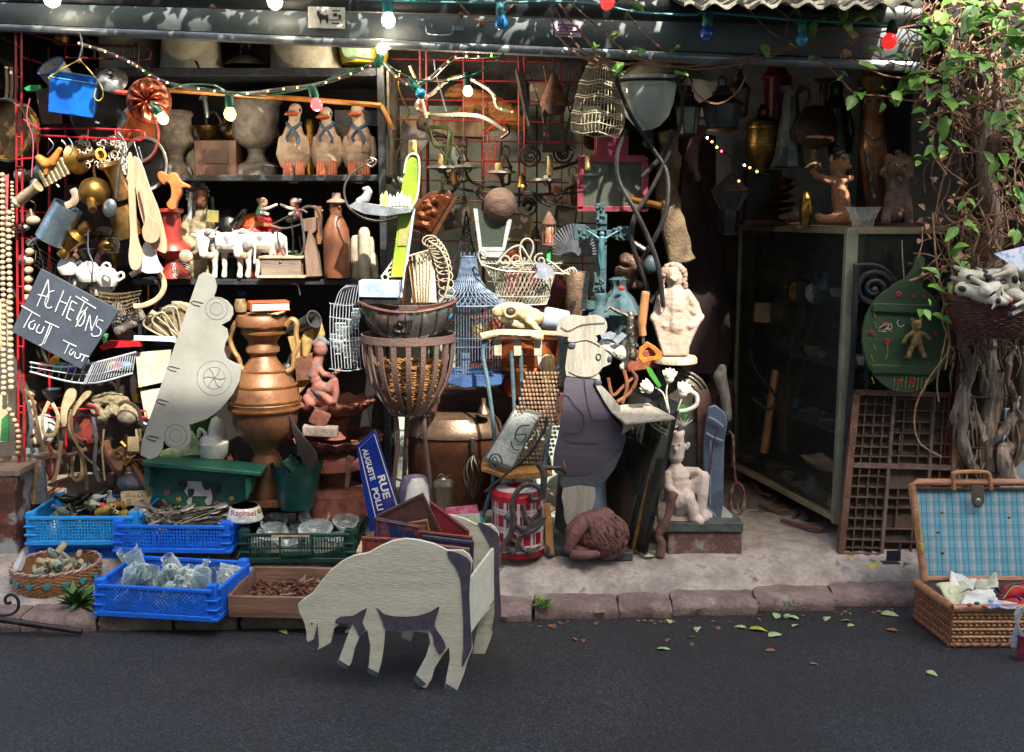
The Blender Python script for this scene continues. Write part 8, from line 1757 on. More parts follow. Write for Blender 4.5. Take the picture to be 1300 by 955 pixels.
m=M(); A=[(181,586),(331,600),(331,605),(181,592)]; m.prism(A,-.22,.16); obj('shelf_board',m,GS,t,bev=.003)
m=M(); m.prism([(188,592),(318,604),(316,634),(300,640),(285,641),(272,650),(258,658),(245,658),(236,653),(230,642),(214,638),(196,630),(190,615)],-.13,.02,lean=0); obj('back_panel',m,GS,t,bev=.003)
for x,y in ((187,594),(315,606)): m=M(); m.prism([(x-3,y),(x+3,y),(x+4,y+12),(x+1,y+24),(x-3,y+28),(x-4,y+10)],-.2,.08); obj('bracket',m,GS,t,bev=.002)
m=M(); m.prism([(233,613),(240,611),(262,612),(276,616),(277,626),(270,628),(268,640),(263,642),(260,636),(264,630),(258,630),(244,630),(243,640),(238,641),(237,636),(240,632),(235,625),(231,619)],-.136,.004); obj('painted_cow',m,mt('b4b0a4'),t,smooth=False)
for o in ([(226,612),(235,610),(238,616),(232,624),(228,618)],[(256,612),(266,613),(268,620),(260,622)],[(268,614),(278,617),(277,628),(270,632)],[(238,622),(246,621),(246,628),(240,632)]): m=M(); m.prism(o,-.139,.003,sm=2); obj('painted_patch',m,mt('1c2330'),t,smooth=False)
for (x,y,c_) in ((212,625,'b83050'),(227,634,'c89a30'),(244,643,'b83050'),(257,646,'c89a30'),(275,640,'b83050'),(294,633,'b08a3a')):
 m=M(); 
 for j in range(4): m.ep(x+2*math.cos(j*PI/2+.4),y+2*math.sin(j*PI/2+.4),-.133,1.6,1.6,.8)
 obj('painted_flower',m,mt(c_),t)
m=M(); m.lp(275,.0,[(0,528),(6,532),(11,545),(12,556),(0,556)],20); one('white_cone',m,CER,'white china cone standing on the white jug','cone')
t=thing('china_jug','white china jug lying behind the green shelf','jug',W(272,583,-.02)); m=M(); m.lp(270,-.02,[(10,552),(15,556),(20,562),(19,575),(14,583),(0,584)],24); obj('body',m,CER,t)
m=M(); m.tp([(262,552),(254,545),(252,556)],-.03,2.5); obj('spout',m,CER,t)
t=thing('leaf_vase','white and green leaf shaped china vase lying behind the green shelf','vase',W(230,588,-.05))
m=M(); a=W(204,582,-.1); b=W(250,566,-.02); ax=b-a; k=S(580,-.05); m.lat(a,ax,[(0,0),(8*k,0),(9*k,ax.length*.4),(13*k,ax.length*.75),(20*k,ax.length),(18*k,ax.length),(0,ax.length*.5)],22,(9,.06)); obj('body',m,mt('a8b088','5c7a30',.3,0,16,.05,(.45,.6)),t)
m=M(); m.prism([(238,540),(252,534),(262,538),(256,560),(250,580),(244,570)],-.02,.01,sm=2); m.prism([(256,536),(275,528),(266,545),(250,575)],.0,.01,sm=2); obj('leaf_blade',m,mt('2c4a14','4a6a24',.3),t)
m=M()
for i in range(7): m.prism([(240+i*10,594-i*1.2),(262+i*6,582-i*1.0),(266+i*6,584),(246+i*10,597-i)],.02,.02)
one('pallet_scrap',m,WOODM,'rough brown wooden slats behind the green shelf','slats')
m=M(); m.bx(170,640,345,660,.02,.25); one('wooden_board',m,mt('6a4c40','4a342c',.7),'brown plank under the green shelf and copper urn','plank',bev=.003)
m=M(); m.bx(300,636,372,645,-.1,.2); one('wooden_board',m,WOODM,'reddish board carrying the copper urn','board',bev=.003)
t=thing('scalloped_board','large pale grey scalloped plywood board leaning in front of the shelves','board',W(230,588,-.3))
out=[(252,350),(258,346),(265,347),(272,353),(275,363),(274,370),(271,377),(280,378),(288,382),(295,390),(296,399),(292,407),(283,412),(281,413),(288,418),(290,428),(286,436),(284,445),(288,456),(300,462),(307,464),(304,484),(296,500),(280,520),(262,533),(240,540),(242,550),(242,560),(236,568),(225,571),(212,566),(208,560),(206,572),(200,580),(190,584),(178,578),(180,560)]
m=M(); m.prism(out,-.30,.012,lean=.28); GBM=mt('74756f','686963',.9,0,5,.05,fine=.05); obj('panel',m,GBM,t,bev=.002)
yb_=584
def lnY(x,y,o=.0): return -.30+.28*(yb_-y)*S(y,-.3)-o
m=M()
for (cx_,cy__,rr) in ((272,480,22),(272,480,14),(275,392,14),(275,392,8),(223,553,14),(223,553,8)):
 m.tube([W(x,y,lnY(x,y,.001)) for x,y in circ(cx_,cy__,rr,24)],.0012,4,True)
for a in range(0,360,60): m.tube([W(x,y,lnY(x,y,.0015)) for x,y in ((272,480),(272+8*math.cos(R(a+12)),480+8*math.sin(R(a+12))),(272+14*math.cos(R(a)),480+14*math.sin(R(a))))],.0018,4)
obj('carved_lines',m,mt('4f5354','44484a'),t)
for (x,y) in ((246,383),(216,466),(202,508),(190,554)):
 m=M(); m.tube([W(px,py,lnY(px,py,.004)) for px,py in ((x+12,y+2),(x,y-1),(x-4,y+1),(x,y+4),(x+8,y+6))],.0016,4); obj('wire_clip',m,IRON,t)
t=thing('copper_urn','large golden brown copper urn with two bracket handles under a red book','urn',W(336,640,-.06))
CU=mt('80583c','5e3f2a',.45,.4,10,.12,c3='4a3022'); Yu=-.02
m=M(); m.lp(336,Yu,[(0,398),(30,400),(33,405),(32,413),(26,417),(27,422),(22,428),(18,434),(18,437),(21,441),(21,446),(16,451),(19,458),(27,468),(35,478),(41,490),(43,500),(44,506),(46,510),(44,514),(45,518),(42,522),(41,528),(40,536),(35,548),(27,558),(20,564),(16,572),(16,578),(19,583),(19,588),(17,592),(19,605),(21,620),(23,632),(22,637),(0,638)],44); obj('body',m,CU,t)
m=M()
for y,r in ((506,45.5),(517,45),(488,40.5),(422,27),(470,28.5)): m.lp(336,Yu,[(r-.8,y-2),(r+1,y-1),(r+1,y+1),(r-.8,y+2)],40)
obj('band',m,mt('b07c44','8a5a2e',.28,.8,12),t)
for s in (-1,1):
 m=M(); m.tp([(336+s*27,414),(336+s*34,406),(336+s*40,410),(336+s*40,425),(336+s*46 if s<0 else 336+s*42,440),(336+s*37,452),(336+s*36,466),(336+s*28,472)] if s>0 else [(318,412),(308,407),(300,410),(292,428),(296,444),(303,455),(306,466),(314,473)],Yu-.03,[3.8,3.2,3.2,3],8); obj('handle',m,mt('b08c5c','86643c',.4,.5),t)
t=thing('book','thick book with an orange red cover lying on the copper urn','book',W(340,398,-.08))
c=W(341,388,-.03); rt=Euler((0,0,.35)).to_matrix()
m=M(); m.box(c+Vector((0,0,.017)),(.165,.12,.004),rt); m.box(c+Vector((0,0,-.017)),(.165,.12,.004),rt); m.box(c+rt@Vector((-.081,0,0)),(.004,.12,.034),rt); obj('cover',m,mt('c04a24','a03a1a',.55,0,20,.1),t,bev=.001)
m=M(); m.box(c+rt@Vector((.002,0,0)),(.155,.112,.030),rt); obj('pages',m,mt('b8b4a8','a09c90',.8,0,3,.2),t)
m=M(); 
for i in range(14): a=rnd(0,6.3); m.box(c+Vector((rnd(-.07,.07),rnd(-.07,.04),-.028+rnd(-.006,.004))),(.05,.03,.003),Euler((rnd(-.2,.2),rnd(-.2,.2),a)).to_matrix())
one('paper_scraps',m,mt('8a7a64','b0a890',.8,0,30),'crumpled papers in the mouth of the copper urn','paper')
candlestick((306,396,.02),(305,380,.02),-.02,[(0,0),(7,0),(8,.2),(8,.6),(6,1),(0,1)],mt('8a7650','5c4a2c'),'small brass crown shaped pot beside the book',name='brass_pot',cat='pot')
m=M(); m.prism([(365,428),(380,425),(392,450),(398,480),(380,500),(374,460)],.08,.02); one('wooden_plank',m,mt('a08450','7a5e34',.6,0,20,.2,kind='wood'),'yellow brown board leaning right of the urn','board',bev=.002)
m=M(); m.prism([(374,456),(396,448),(398,482),(376,484)],.05,.03); one('brown_box',m,mt('6a4434','4c2e22'),'brown box behind the terracotta boy','box',bev=.002)
candlestick((370,420,.1),(399,405,0),.02,[(0,0),(8,0),(9,.9),(12,1),(10,1),(8,.2)],mt('6a6e72','3c4044',.3,.7),'dark metal funnel lying right of the urn mouth',name='funnel',cat='funnel')
m=M().ch([(392,420,6),(390,432,8),(388,450,5)],.06).ch([(404,410,5),(406,424,7),(404,440,5)],.08).fuse(.004); one('wooden_shoe_trees',m,mt('a88c58','80663c',.5),'pair of yellow wooden forms behind the terracotta boy','wooden forms')
m=M(); m.lp(366,.06,[(0,460),(6,462),(8,470),(5,480),(0,481)],14); m.tp([(366,462),(370,450),(376,458)],.06,2); one('silver_pot',m,TIN,'small silver pot right of the urn neck','pot')
m=M(); m.bx(255,440,300,480,.12,.02); one('dark_screen',m,mt('3a1c16'),'dark red panel between the grey board and the urn','panel')
m=M(); m.prism([(365,520),(370,545),(384,590),(400,602),(404,596),(402,575),(390,560),(378,545)],-.1,.02); one('dark_plank',m,mt('2c201c','1c1512'),'long dark plank leaning between the urn and the green pots','plank',bev=.003)
for i,(dx,dy,dY) in enumerate(((0,0,0),(2,-5,.03),(3,-9,.06))):
 t=one('flower_pot',(lambda m:(m.lat(W(377+dx,644+dy*.4,-.1+dY),(0,0,1),[(0,0),(.072,0),(.078,.02),(.1,.17+.004*i)],36),m)[1])(M()),mt('0e4038','0a3029',.3),['front dark green metal flower pot with a zigzag rim','middle dark green metal flower pot nested in the pile','rear dark green metal flower pot with a zigzag rim'][i],'pot')
 me=t.data; b=W(377+dx,644+dy*.4,-.1+dY)
 m=M(); n=36
 for s in range(n):
  a0=2*PI*s/n;a1=2*PI*(s+1)/n; h=lambda a:(.035*abs(math.sin(a*4)))
  r0=.1;z0=.166
  m.add([b+Vector((r0*math.cos(a0),r0*math.sin(a0),z0)),b+Vector((r0*math.cos(a1),r0*math.sin(a1),z0)),b+Vector(((r0+.01)*math.cos(a1),(r0+.01)*math.sin(a1),z0+.004+h(a1))),b+Vector(((r0+.01)*math.cos(a0),(r0+.01)*math.sin(a0),z0+.004+h(a0)))],[(0,1,2,3)])
 obj('zigzag_rim',m,mt('0e4038','0a3029',.3),t)
t=thing('terracotta_fountain','terracotta fountain of stacked scallop bowls with a seated boy','fountain',W(425,650,.12))
Yf=.06
m=M().ch([(407,444,9.5),(407,440,9)],Yf).ch([(407,452,5),(402,462,8),(400,476,9),(404,488,9)],Yf).ch([(404,466,5,-2),(412,474,4,-7),(424,476,3.5,-9),(432,468,3,-9)],Yf).ch([(404,490,8,-2),(418,492,6.5,-7),(426,482,5,-8),(428,496,4.5,-8),(426,508,4,-8)],Yf).ch([(402,494,8),(412,500,6,-6),(420,508,5,-8)],Yf).ch([(398,500,10),(412,508,10),(420,514,9)],Yf+.02).ch([(394,512,7),(390,506,6)],Yf)
m.fuse(.004,3,.0012,60); obj('boy',m,mt('7a4c40','54616c',.75,0,14,.25,(.52,.66)),t)
m=M(); m.ch([(399,436,4),(407,431,5),(415,436,4)],Yf); m.fuse(.003,1,.002,80); obj('hair',m,mt('54616c','6a4a40',.8),t)
for (cx_,y0,r) in ((425,508,52),(425,552,62)):
 m=M(); seg=64; m.lat(W(cx_,y0+16,Yf+.08),(0,0,1),[(r*.3*.0034,-.01),(r*.7*.0034,.01),(r*.0034,.05),(r*1.02*.0034,.058),(r*.94*.0034,.05),(r*.4*.0034,.02),(0,.015)],seg,(14,.05))
 for v in m.v: v.z+=.006*math.sin(14*math.atan2(v.y-(Yf+.08),v.x-W(cx_,y0+16,Yf).x))
 obj('scallop_bowl',m,TERRA,t)
m=M(); m.lp(425,Yf+.08,[(14,520),(20,530),(14,545),(16,556)],20); m.lp(425,Yf+.08,[(30,568),(45,580),(46,590),(22,600),(20,612),(44,622),(50,648),(0,650)],30); obj('stem',m,TERRA,t)
m=M(); m.box(W(406,531,-.04),(.075,.05,.065),Euler((.1,.5,.2)).to_matrix()); m.wob(.003,50); one('brick',m,mt('6e3e30','52291e',.9,0,60,.8),'rough red brick chunk tilted on the stone strip','brick',bev=.004)
m=M(); m.box(W(407,547,-.06),(.15,.06,.042),Euler((0,.06,.05)).to_matrix()); m.wob(.003,30); one('stone_block',m,mt('8f7f78','6c5e58',.9,0,20,.5),'pale broken stone strip under the red brick','stone',bev=.004)
m=M(); m.tp([(444,580),(442,600),(440,618)],-.08,[4,3,3],6); m.tp(circ(444,584,4,12),-.08,1.6,6,closed=True,sm=0); one('iron_bar',m,RUST,'short iron bar with an eye before the fountain base','bar')
t=thing('name_bowl','small white china pet bowl lettered Raphael in red','bowl',W(311,658,-.2))
m=M(); m.lp(311,-.16,[(17,642),(19,644),(23,657),(22,659),(0,659)],30); m.lp(311,-.16,[(17,642),(14,643),(12,650),(0,651)],30); obj('body',m,CER,t)
o=W(309,652,-.245); mtx=Matrix.Translation(o)@Matrix.Rotation(R(90),4,'X'); 
tx=text('lettering','Raphael',.034,mt('b83048'),t,mtx,.0008,.0004)
m=M(); m.ep(329,649,-.22,3,3.5,2); obj('gold_mark',m,mt('a08030'),t)
wicker_t=thing('round_basket','low round basket with blue triangle pattern full of corks and vials on the kerb','basket',W(54,766,-.36))
bp0=G(54,759,.068)+Vector((0,.14,0)); m=M(); rB=.172; hB=.095
NS=56
for h in range(14):
 z=.004+hB*h/13; rr=rB*(.86+.14*math.sin(PI*.5*h/13+.3)); m.tube([bp0+Vector(((rr+(.0025 if (s+h)%2 else -.0025))*math.cos(2*PI*s/NS),(rr+(.0025 if (s+h)%2 else -.0025))*math.sin(2*PI*s/NS),z)) for s in range(NS)],.0042,5,True)
obj('weave',m,mt('9a6c44','7c5230',.7,0,50,.5),wicker_t)
m=M(); m.lat(bp0,(0,0,1),[(0,.01),(rB*.86,.01),(rB*.93,.09),(rB*.95,.09),(rB*.88,.0),(0,0)],40); obj('lining',m,mt('7c5836','5c3e24',.8),wicker_t)
m=M(); 
for q in (0,1): m.tube([bp0+Vector(((rB+.004*math.cos(s*.9+q*PI))*math.cos(2*PI*s/90),(rB+.004*math.cos(s*.9+q*PI))*math.sin(2*PI*s/90),hB+.006+.004*math.sin(s*.9+q*PI))) for s in range(90)],.0045,5,True)
obj('rim',m,mt('a89484','6a3a34',.7,0,90,.3),wicker_t)
for i in range(16):
 a=-PI+.2+i*(2*PI/16)
 m=M()
 for q,(w2,zz) in enumerate(((.024,.062),(.016,.054),(.009,.047))): rr=rB*1.0+.0045; m.box(bp0+Vector((rr*math.cos(a),rr*math.sin(a),zz)),(.005,w2*1.5,.006),Matrix.Rotation(a,3,'Z'))
 obj('blue_triangle',m,mt('2c8c9a'),wicker_t)
random.seed(9)
for i in range(34):
 a=rnd(0,6.3); rr=rnd(0,.13); p=bp0+Vector((rr*math.cos(a),rr*math.sin(a),rnd(.05,.11))); ax=Vector((rnd(-1,1),rnd(-1,1),rnd(0,1))).normalized(); h=rnd(.03,.055); r_=rnd(.009,.016); m=M()
 if i%2: m.lat(p,ax,[(0,0),(r_,0),(r_*.9,h),(0,h)],12); one('cork',m,mt('a09478','847658',.8,0,50),'cork stopper in the round basket','cork','cork stoppers in the round basket')
 else: m.lat(p,ax,bottle_prof(r_,h*1.4,1),12); one('vial',m,glass('c0ccc0',.08) if i%4 else mt('8a9284',rough=.3),'little glass vial in the round basket','vial','glass vials in the round basket')
m=M(); m.lat(bp0+Vector((-.12,-.05,.10)),(-.6,-.3,.4),[(0,0),(.05,0),(.06,.02),(0,.03)],7); m.wob(.01,30); one('white_rag',m,WHITE,'crumpled white rag on the left of the round basket','rag')
t=thing('iron_rod','black wrought iron rod with a scrolled end lying along the kerb','iron rod',G(40,795,.05))
m=M(); e0=G(-30,782,.085); e1=G(104,802,.02); m.tube([e0,e1],[.013,.011],10); obj('rod',m,IRON,t)
m=M(); m.tp([(0,781),(14,780),(23,772),(22,760),(14,755),(7,759),(8,766),(14,765)],W(0,781,-.70).y,2.0,6); obj('scroll',m,IRON,t)
def weed(name,label,x,y,z,n,size,mat,seed):
 random.seed(seed); b=G(x,y,z); m=M(); t=thing(name,label,'weed',b)
 for i in range(n):
  a=rnd(0,2*PI); el=rnd(.1,1.1); L=size*rnd(.5,1); d=Vector((math.cos(a)*math.cos(el),math.sin(a)*math.cos(el),math.sin(el)))
  leaf(m,b+Vector((rnd(-.02,.02),rnd(-.015,.015),rnd(0,.02))),L,d,Vector((0,0,1)),.28,.15)
 obj('foliage',m,mat,t,ang=80); m=M()
 for i in range(5): a=rnd(0,6.3); m.tube([b,b+Vector((.3*size*math.cos(a),.3*size*math.sin(a),size*.5))],.0015,4)
 obj('stem',m,mat,t)
weed('weed','bushy green weed growing between the round basket and the jar crate',98,770,.068,60,.11,mt('3e6a28','2e5220',.6,0,30,.1,c3='8a7a3c'),1)
weed('weed','small yellow green weed sprouting from the kerb joint right of the sheep',690,772,.05,40,.05,mt('5c8a24','3e6a20',.6,0,30,.1,c3='9aa82c'),2)
weed('weed','tiny moss tuft in the gutter below the kerb',1003,772,.06,24,.025,mt('3c5a1c'),3)
t=thing('sheep_rack','flat painted wooden sheep shaped magazine rack standing on the road before the kerb','magazine rack',G(500,860,.0))
SC=mt('c0beac','b0ae9a',.75,0,40,.3,fine=.16,kind='woodx',c3='989682',thr=(.4,.68)); SDK=mt('453f4c','353240',.8,0,30,.2); HOOF=mt('3c4858','2c3642',.7)
front=[(600,713),(596,705),(588,699),(568,699),(552,691),(532,686),(515,684),(498,687),(482,694),(468,702),(448,706),(434,713),(420,724),(408,738),(396,754),(384,762),(378,768),(380,778),(386,790),(389,804),(389,812),(395,824),(402,826),(410,822),(420,816),(424,798),(432,792),(448,792),(440,810),(430,838),(428,842),(440,850),(446,842),(450,824),(457,808),(466,800),(470,820),(468,846),(466,854),(479,860),(484,842),(487,822),(489,800),(510,803),(543,801),(546,816),(540,836),(530,854),(526,862),(533,872),(541,874),(548,862),(552,848),(562,832),(570,822),(571,838),(567,858),(564,876),(575,885),(581,876),(589,856),(594,838),(600,824),(598,800),(596,760),(597,735)]
yA=G(540,882,.0).y
Ysh=-1.02
Ysh=G(560,876,0).y
m=M(); m.prism(front,Ysh,.014); obj('front_panel',m,SC,t,bev=.0015)
def onp(o,nm,mat,d=.003,sm=2,e=.003): m=M(); m.prism(o,Ysh-e,d,sm=sm); return obj(nm,m,mat,t,smooth=False)
onp([(568,700),(580,702),(592,708),(598,716),(597,735),(596,760),(598,800),(599,822),(592,838),(586,848),(588,825),(588,790),(586,755),(584,735),(577,718),(570,710)],'painted_shading',SDK)
onp([(478,772),(488,780),(505,783),(530,782),(548,776),(558,770),(554,784),(552,796),(560,808),(566,822),(558,832),(551,818),(545,800),(510,802),(489,799),(486,790)],'painted_shading',SDK)
onp([(425,790),(432,783),(448,782),(466,772),(460,790),(464,800),(456,808),(448,792),(432,793)],'painted_shading',SDK)
onp([(402,826),(395,823),(390,816),(398,812),(401,800),(403,792),(404,806),(405,820)],'painted_shading',SDK,sm=0)
for o in ([(430,838),(428,843),(440,851),(443,846)],[(467,848),(466,854),(479,860),(481,855)],[(528,857),(525,863),(534,873),(541,869)],[(566,868),(564,876),(575,885),(581,877)]): onp(o,'hoof',HOOF,e=.004,sm=0)
m=M(); m.ep(396,792,Ysh,1.4,1.4,1); obj('eye',m,BLK,t)
dz=.36
vec=Vector((.16,dz,0))
m=M(); m.prism(front,Ysh,.014); m.xf(Matrix.Translation(Vector((.085,.30,0)))); obj('rear_panel',m,SC,t,bev=.0015)
m=M(); m.prism([(570,697),(582,700),(594,708),(600,718),(600,760),(602,800),(603,822),(596,838),(590,846),(594,820),(593,780),(590,740),(580,715)],Ysh-.003,.003,sm=2); m.xf(Matrix.Translation(Vector((.085,.30,0)))); obj('painted_shading',m,SDK,t,smooth=False)
E0=W(590,740,Ysh+.012); E1=W(590,810,Ysh+.012); o2=Vector((.085,.29,0))
m=M(); P=[E0,E0+o2+Vector((0,0,.03)),E1+o2+Vector((0,0,.03)),E1]; m.add(P+[p+Vector((.01,0,0)) for p in P],[(0,1,2,3),(7,6,5,4)]+[(i,4+i,4+(i+1)%4,(i+1)%4) for i in range(4)]); obj('end_board',m,SC,t)
H0=W(440,725,Ysh+.012); H1=W(440,790,Ysh+.012); P=[H0,H0+o2,H1+o2,H1]; m=M(); m.add(P+[p+Vector((.01,0,0)) for p in P],[(0,1,2,3),(7,6,5,4)]+[(i,4+i,4+(i+1)%4,(i+1)%4) for i in range(4)]); obj('end_board',m,SC,t)
m=M(); m.add([E1,E1+o2,H1+o2,H1],[(0,1,2,3)]); obj('base_board',m,SC,t,smooth=False)
m=M(); m.bx(452,700,490,716,-.62,.14); one('pine_strip',m,WOODP,'pale wooden edge of a box behind the sheep back','box',bev=.002)
wl=[('tooled brown leather portfolio standing at an angle in the sheep rack',[(477,655),(537,626),(560,674),(548,700),(478,690)],.25,'4c302a','3a2320'),('red leather album poking out right of the brown portfolio',[(545,636),(596,674),(594,700),(552,700)],.265,'7a1c26','4c1118'),
('navy and orange leather wallet lying on the pile in the rack',[(474,657),(536,668),(540,700),(476,700)],.20,'14284e','9a4a20'),('brown wallet corner on the right of the navy one',[(518,664),(542,660),(550,700),(522,700)],.22,'8a5a34','64401f'),
('long red brown leather wallet at the left of the sheep rack',[(459,682),(536,686),(536,730),(461,730)],.12,'7c3428','5c241c'),('stitched navy leather wallet at the right of the sheep rack',[(536,680),(602,688),(600,745),(540,735)],.10,'1a2c50','6e3a30'),
('worn pinkish leather wallet right of centre in the sheep rack',[(540,690),(596,697),(594,740),(544,735)],.07,'7c5048','54342e'),('thin rust red wallet standing behind the navy one in the rack',[(530,674),(600,682),(599,720),(532,715)],.16,'6a2c24','4a1e18')]
for l,o,y,c1,c2 in wl:
 y+=Ysh; tt=thing('leather_wallet',l,'wallet',W(o[-1][0],o[-1][1],y)); m=M(); m.prism(o,y,.014); obj('cover',m,mt(c1,c2,.45,0,24,.3,(.5,.7)),tt,bev=.002)
 m=M(); cx=sum(p[0] for p in o)/len(o); cy_=sum(p[1] for p in o)/len(o); I=[(p[0]+(cx-p[0])*.12,p[1]+(cy_-p[1])*.12) for p in o]; m.tp(I,y-.002,.7,4,closed=True,sm=0); obj('stitching',m,mt('2a1c18' if c1!='14284e' else 'a05a2a'),tt)
t=thing('wicker_suitcase','open wicker picnic suitcase lined with blue plaid cloth standing on the road','suitcase',G(1240,825,0))
fl=G(1206,822,0); fr_=Vector((fl.x+.78,fl.y-.0,0)); bl=G(1172,772,0); 
bl=Vector((W(1166,740,-.58).x,-.56,0)); z_t=W(1206,770,fl.y).z
fl=Vector((fl.x,fl.y,0)); br=Vector((bl.x+.86,bl.y,0))
def wovenwall(m,a,b,z0,z1,n1,n2,out,r1=.006):
 """over-under weave between a and b"""
 ax=(b-a); L=ax.length; N=int(L/.021); H=int((z1-z0)/.0135)
 for h in range(H+1):
  z=z0+(z1-z0)*h/H; P=[]
  for s in range(N*2+1): P.append(a.lerp(b,s/(2*N))+out*(.0042*math.cos(PI*(s/1.0)/1+PI*h) if s%2==0 else 0)+Vector((0,0,z)))
  m.tube(P,r1,6)
 return N
WKB=mt('8a5638','5c3222',.5,0,60,.4); WKL=mt('b08a62','8c6642',.5,0,50,.3)
for nm,a,b in (('front_wall',fl,fr_),('side_wall',bl,fl)):
 ax=(b-a).normalized(); out=Vector((ax.y,-ax.x,0)); out=out if out.y<0 or out.x<0 else -out
 m=M(); N=wovenwall(m,a,b,.012,z_t-.03,0,0,out); obj(nm,m,WKB if nm=='side_wall' else WKL,t)
 m=M()
 for s in range(0,int((b-a).length/.021)*1+1): 
  p=a.lerp(b,min(1,s*.021/(b-a).length))
  for q in (-.003,.003): m.tube([p+ax*q+Vector((0,0,.0))+out*.001,p+ax*q+out*.001+Vector((0,0,z_t-.02))],.0028,5)
 obj('stakes',m,WKB,t)
 m=M(); m.tube([a+Vector((0,0,z_t-.008)),b+Vector((0,0,z_t-.008))],.017,10); obj('rim',m,mt('9c6e50','7a4e36',.45,0,40,.4,kind='woodx'),t)
 m=M(); 
 for q in (0,1,2): m.tube([a.lerp(b,s/60)+out*(.007*math.cos(s*.8+q*2.1))+Vector((0,0,.012+.006*math.sin(s*.8+q*2.1))) for s in range(61)],.005,5)
 obj('base_braid',m,WKB,t)
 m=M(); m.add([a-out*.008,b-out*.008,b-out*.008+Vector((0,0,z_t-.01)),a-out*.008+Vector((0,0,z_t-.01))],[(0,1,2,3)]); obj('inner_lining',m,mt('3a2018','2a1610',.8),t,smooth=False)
m=M(); m.add([fl,fr_,br,bl],[(0,1,2,3)]); 
for v in m.v: v.z+=.02
obj('floor',m,mt('6a4430'),t,smooth=False)
l0=W(1176,735,-.56); lt=W(1158,622,-.46); lr=Vector((br.x,-.56,l0.z)); ltr=Vector((br.x,-.46,lt.z))
def plaid():
 m=bpy.data.materials.new('plaid'); m.use_nodes=True; nt=m.node_tree;N=nt.nodes;L=nt.links;p=N['Principled BSDF']; tc=N.new('ShaderNodeTexCoord'); sp=N.new('ShaderNodeSeparateXYZ'); L.new(tc.outputs['Object'],sp.inputs[0])
 cur=None
 base=N.new('ShaderNodeRGB'); base.outputs[0].default_value=lin('5f9aa8'); cur=base.outputs[0]
 def stripe(axis,per,ph,wd,col,fac,cur):
  a=N.new('ShaderNodeMath'); a.operation='ADD'; a.inputs[1].default_value=ph+10*per; L.new(sp.outputs[axis],a.inputs[0])
  b=N.new('ShaderNodeMath'); b.operation='MODULO'; b.inputs[1].default_value=per; L.new(a.outputs[0],b.inputs[0])
  c=N.new('ShaderNodeMath'); c.operation='LESS_THAN'; c.inputs[1].default_value=wd; L.new(b.outputs[0],c.inputs[0])
  f=N.new('ShaderNodeMath'); f.operation='MULTIPLY'; f.inputs[1].default_value=fac; L.new(c.outputs[0],f.inputs[0])
  x=N.new('ShaderNodeMix'); x.data_type='RGBA'; L.new(f.outputs[0],x.inputs[0]); L.new(cur,x.inputs[6]); x.inputs[7].default_value=lin(col); return x.outputs[2]
 for (ax,per,ph,wd,col,fac) in ((0,.052,0,.018,'8f9498',.8),(0,.052,.012,.004,'34508c',.8),(0,.052,.03,.003,'34508c',.7),(0,.052,.042,.0025,'c8d8d8',.5),(2,.044,0,.016,'2f7f92',.35),(2,.044,.01,.003,'8a9aa8',.5),(2,.044,.03,.003,'34508c',.35)): cur=stripe(ax,per,ph,wd,col,fac,cur)
 n=N.new('ShaderNodeTexNoise'); n.inputs['Scale'].default_value=160; L.new(tc.outputs['Object'],n.inputs[0]); x=N.new('ShaderNodeMix'); x.data_type='RGBA'; x.blend_type='MULTIPLY'; x.inputs[0].default_value=.35; L.new(cur,x.inputs[6]); L.new(n.outputs['Color'],x.inputs[7]); L.new(x.outputs[2],p.inputs['Base Color']); p.inputs['Roughness'].default_value=.9
 b=N.new('ShaderNodeBump'); b.inputs['Strength'].default_value=.3; L.new(n.outputs['Fac'],b.inputs['Height']); L.new(b.outputs[0],p.inputs['Normal']); return m
m=M(); nx=30; nz=12; vs=[];fs=[]
for j in range(nz+1):
 for i in range(nx+1):
  u=i/nx;v=j/nz; q=l0.lerp(lr,u).lerp(lt.lerp(ltr,u),v); q.y+=.014+.006*noise.noise(Vector((u*7,v*5,0)))-.0; vs.append(q)
for j in range(nz):
 for i in range(nx): a=j*(nx+1)+i; fs.append((a,a+1,a+nx+2,a+nx+1))
m.add(vs,fs); lid=obj('lid_lining',m,plaid(),t)
m=M(); m.add([l0+Vector((0,.04,0)),lr+Vector((0,.04,0)),ltr+Vector((0,.04,0)),lt+Vector((0,.04,0)),l0,lr,ltr,lt],[(3,2,1,0),(0,4,7,3),(2,3,7,6)]); obj('lid_shell',m,WKB,t)
m=M(); m.tube([l0+Vector((-.005,0,-.01)),lt+Vector((-.004,0,.02)),lt+Vector((.02,0,.032)),ltr+Vector((0,0,.03))],.015,10); m.tube([l0,lr],.013,8); obj('lid_rim',m,mt('9c6e50','7a4e36',.45,0,40,.4,kind='woodx'),t)
m=M(); m.tp([(1211,622),(1210,606),(1215,600),(1250,600),(1256,607),(1258,622)],-.47,3,8,sm=4); obj('handle',m,mt('a07048','7c5030',.5),t)
m=M(); m.prism([(1233,617),(1249,617),(1250,638),(1245,645),(1238,645),(1234,638)],-.50,.006); obj('strap',m,mt('5e4c42','483a32',.5),t,bev=.001)
m=M(); m.ep(1242,637,-.506,3.6,4.6,1.2); obj('lock',m,mt('9aa0a0',rough=.25,metal=.8),t)
for x,y in ((1196,651),(1191,676),(1197,702),(1281,657),(1284,708),(1242,726)): m=M(); m.ep(x,y,-.52,2.2,2,1); obj('rivet',m,BRASS,t)
m=M(); m.tp([(1165,648),(1168,675),(1171,700),(1182,736)],-.53,1.1); m.tp([(1169,690),(1171,708)],-.535,2.6,6); obj('cord',m,mt('b89a2c','96781c',.8),t)
random.seed(4)
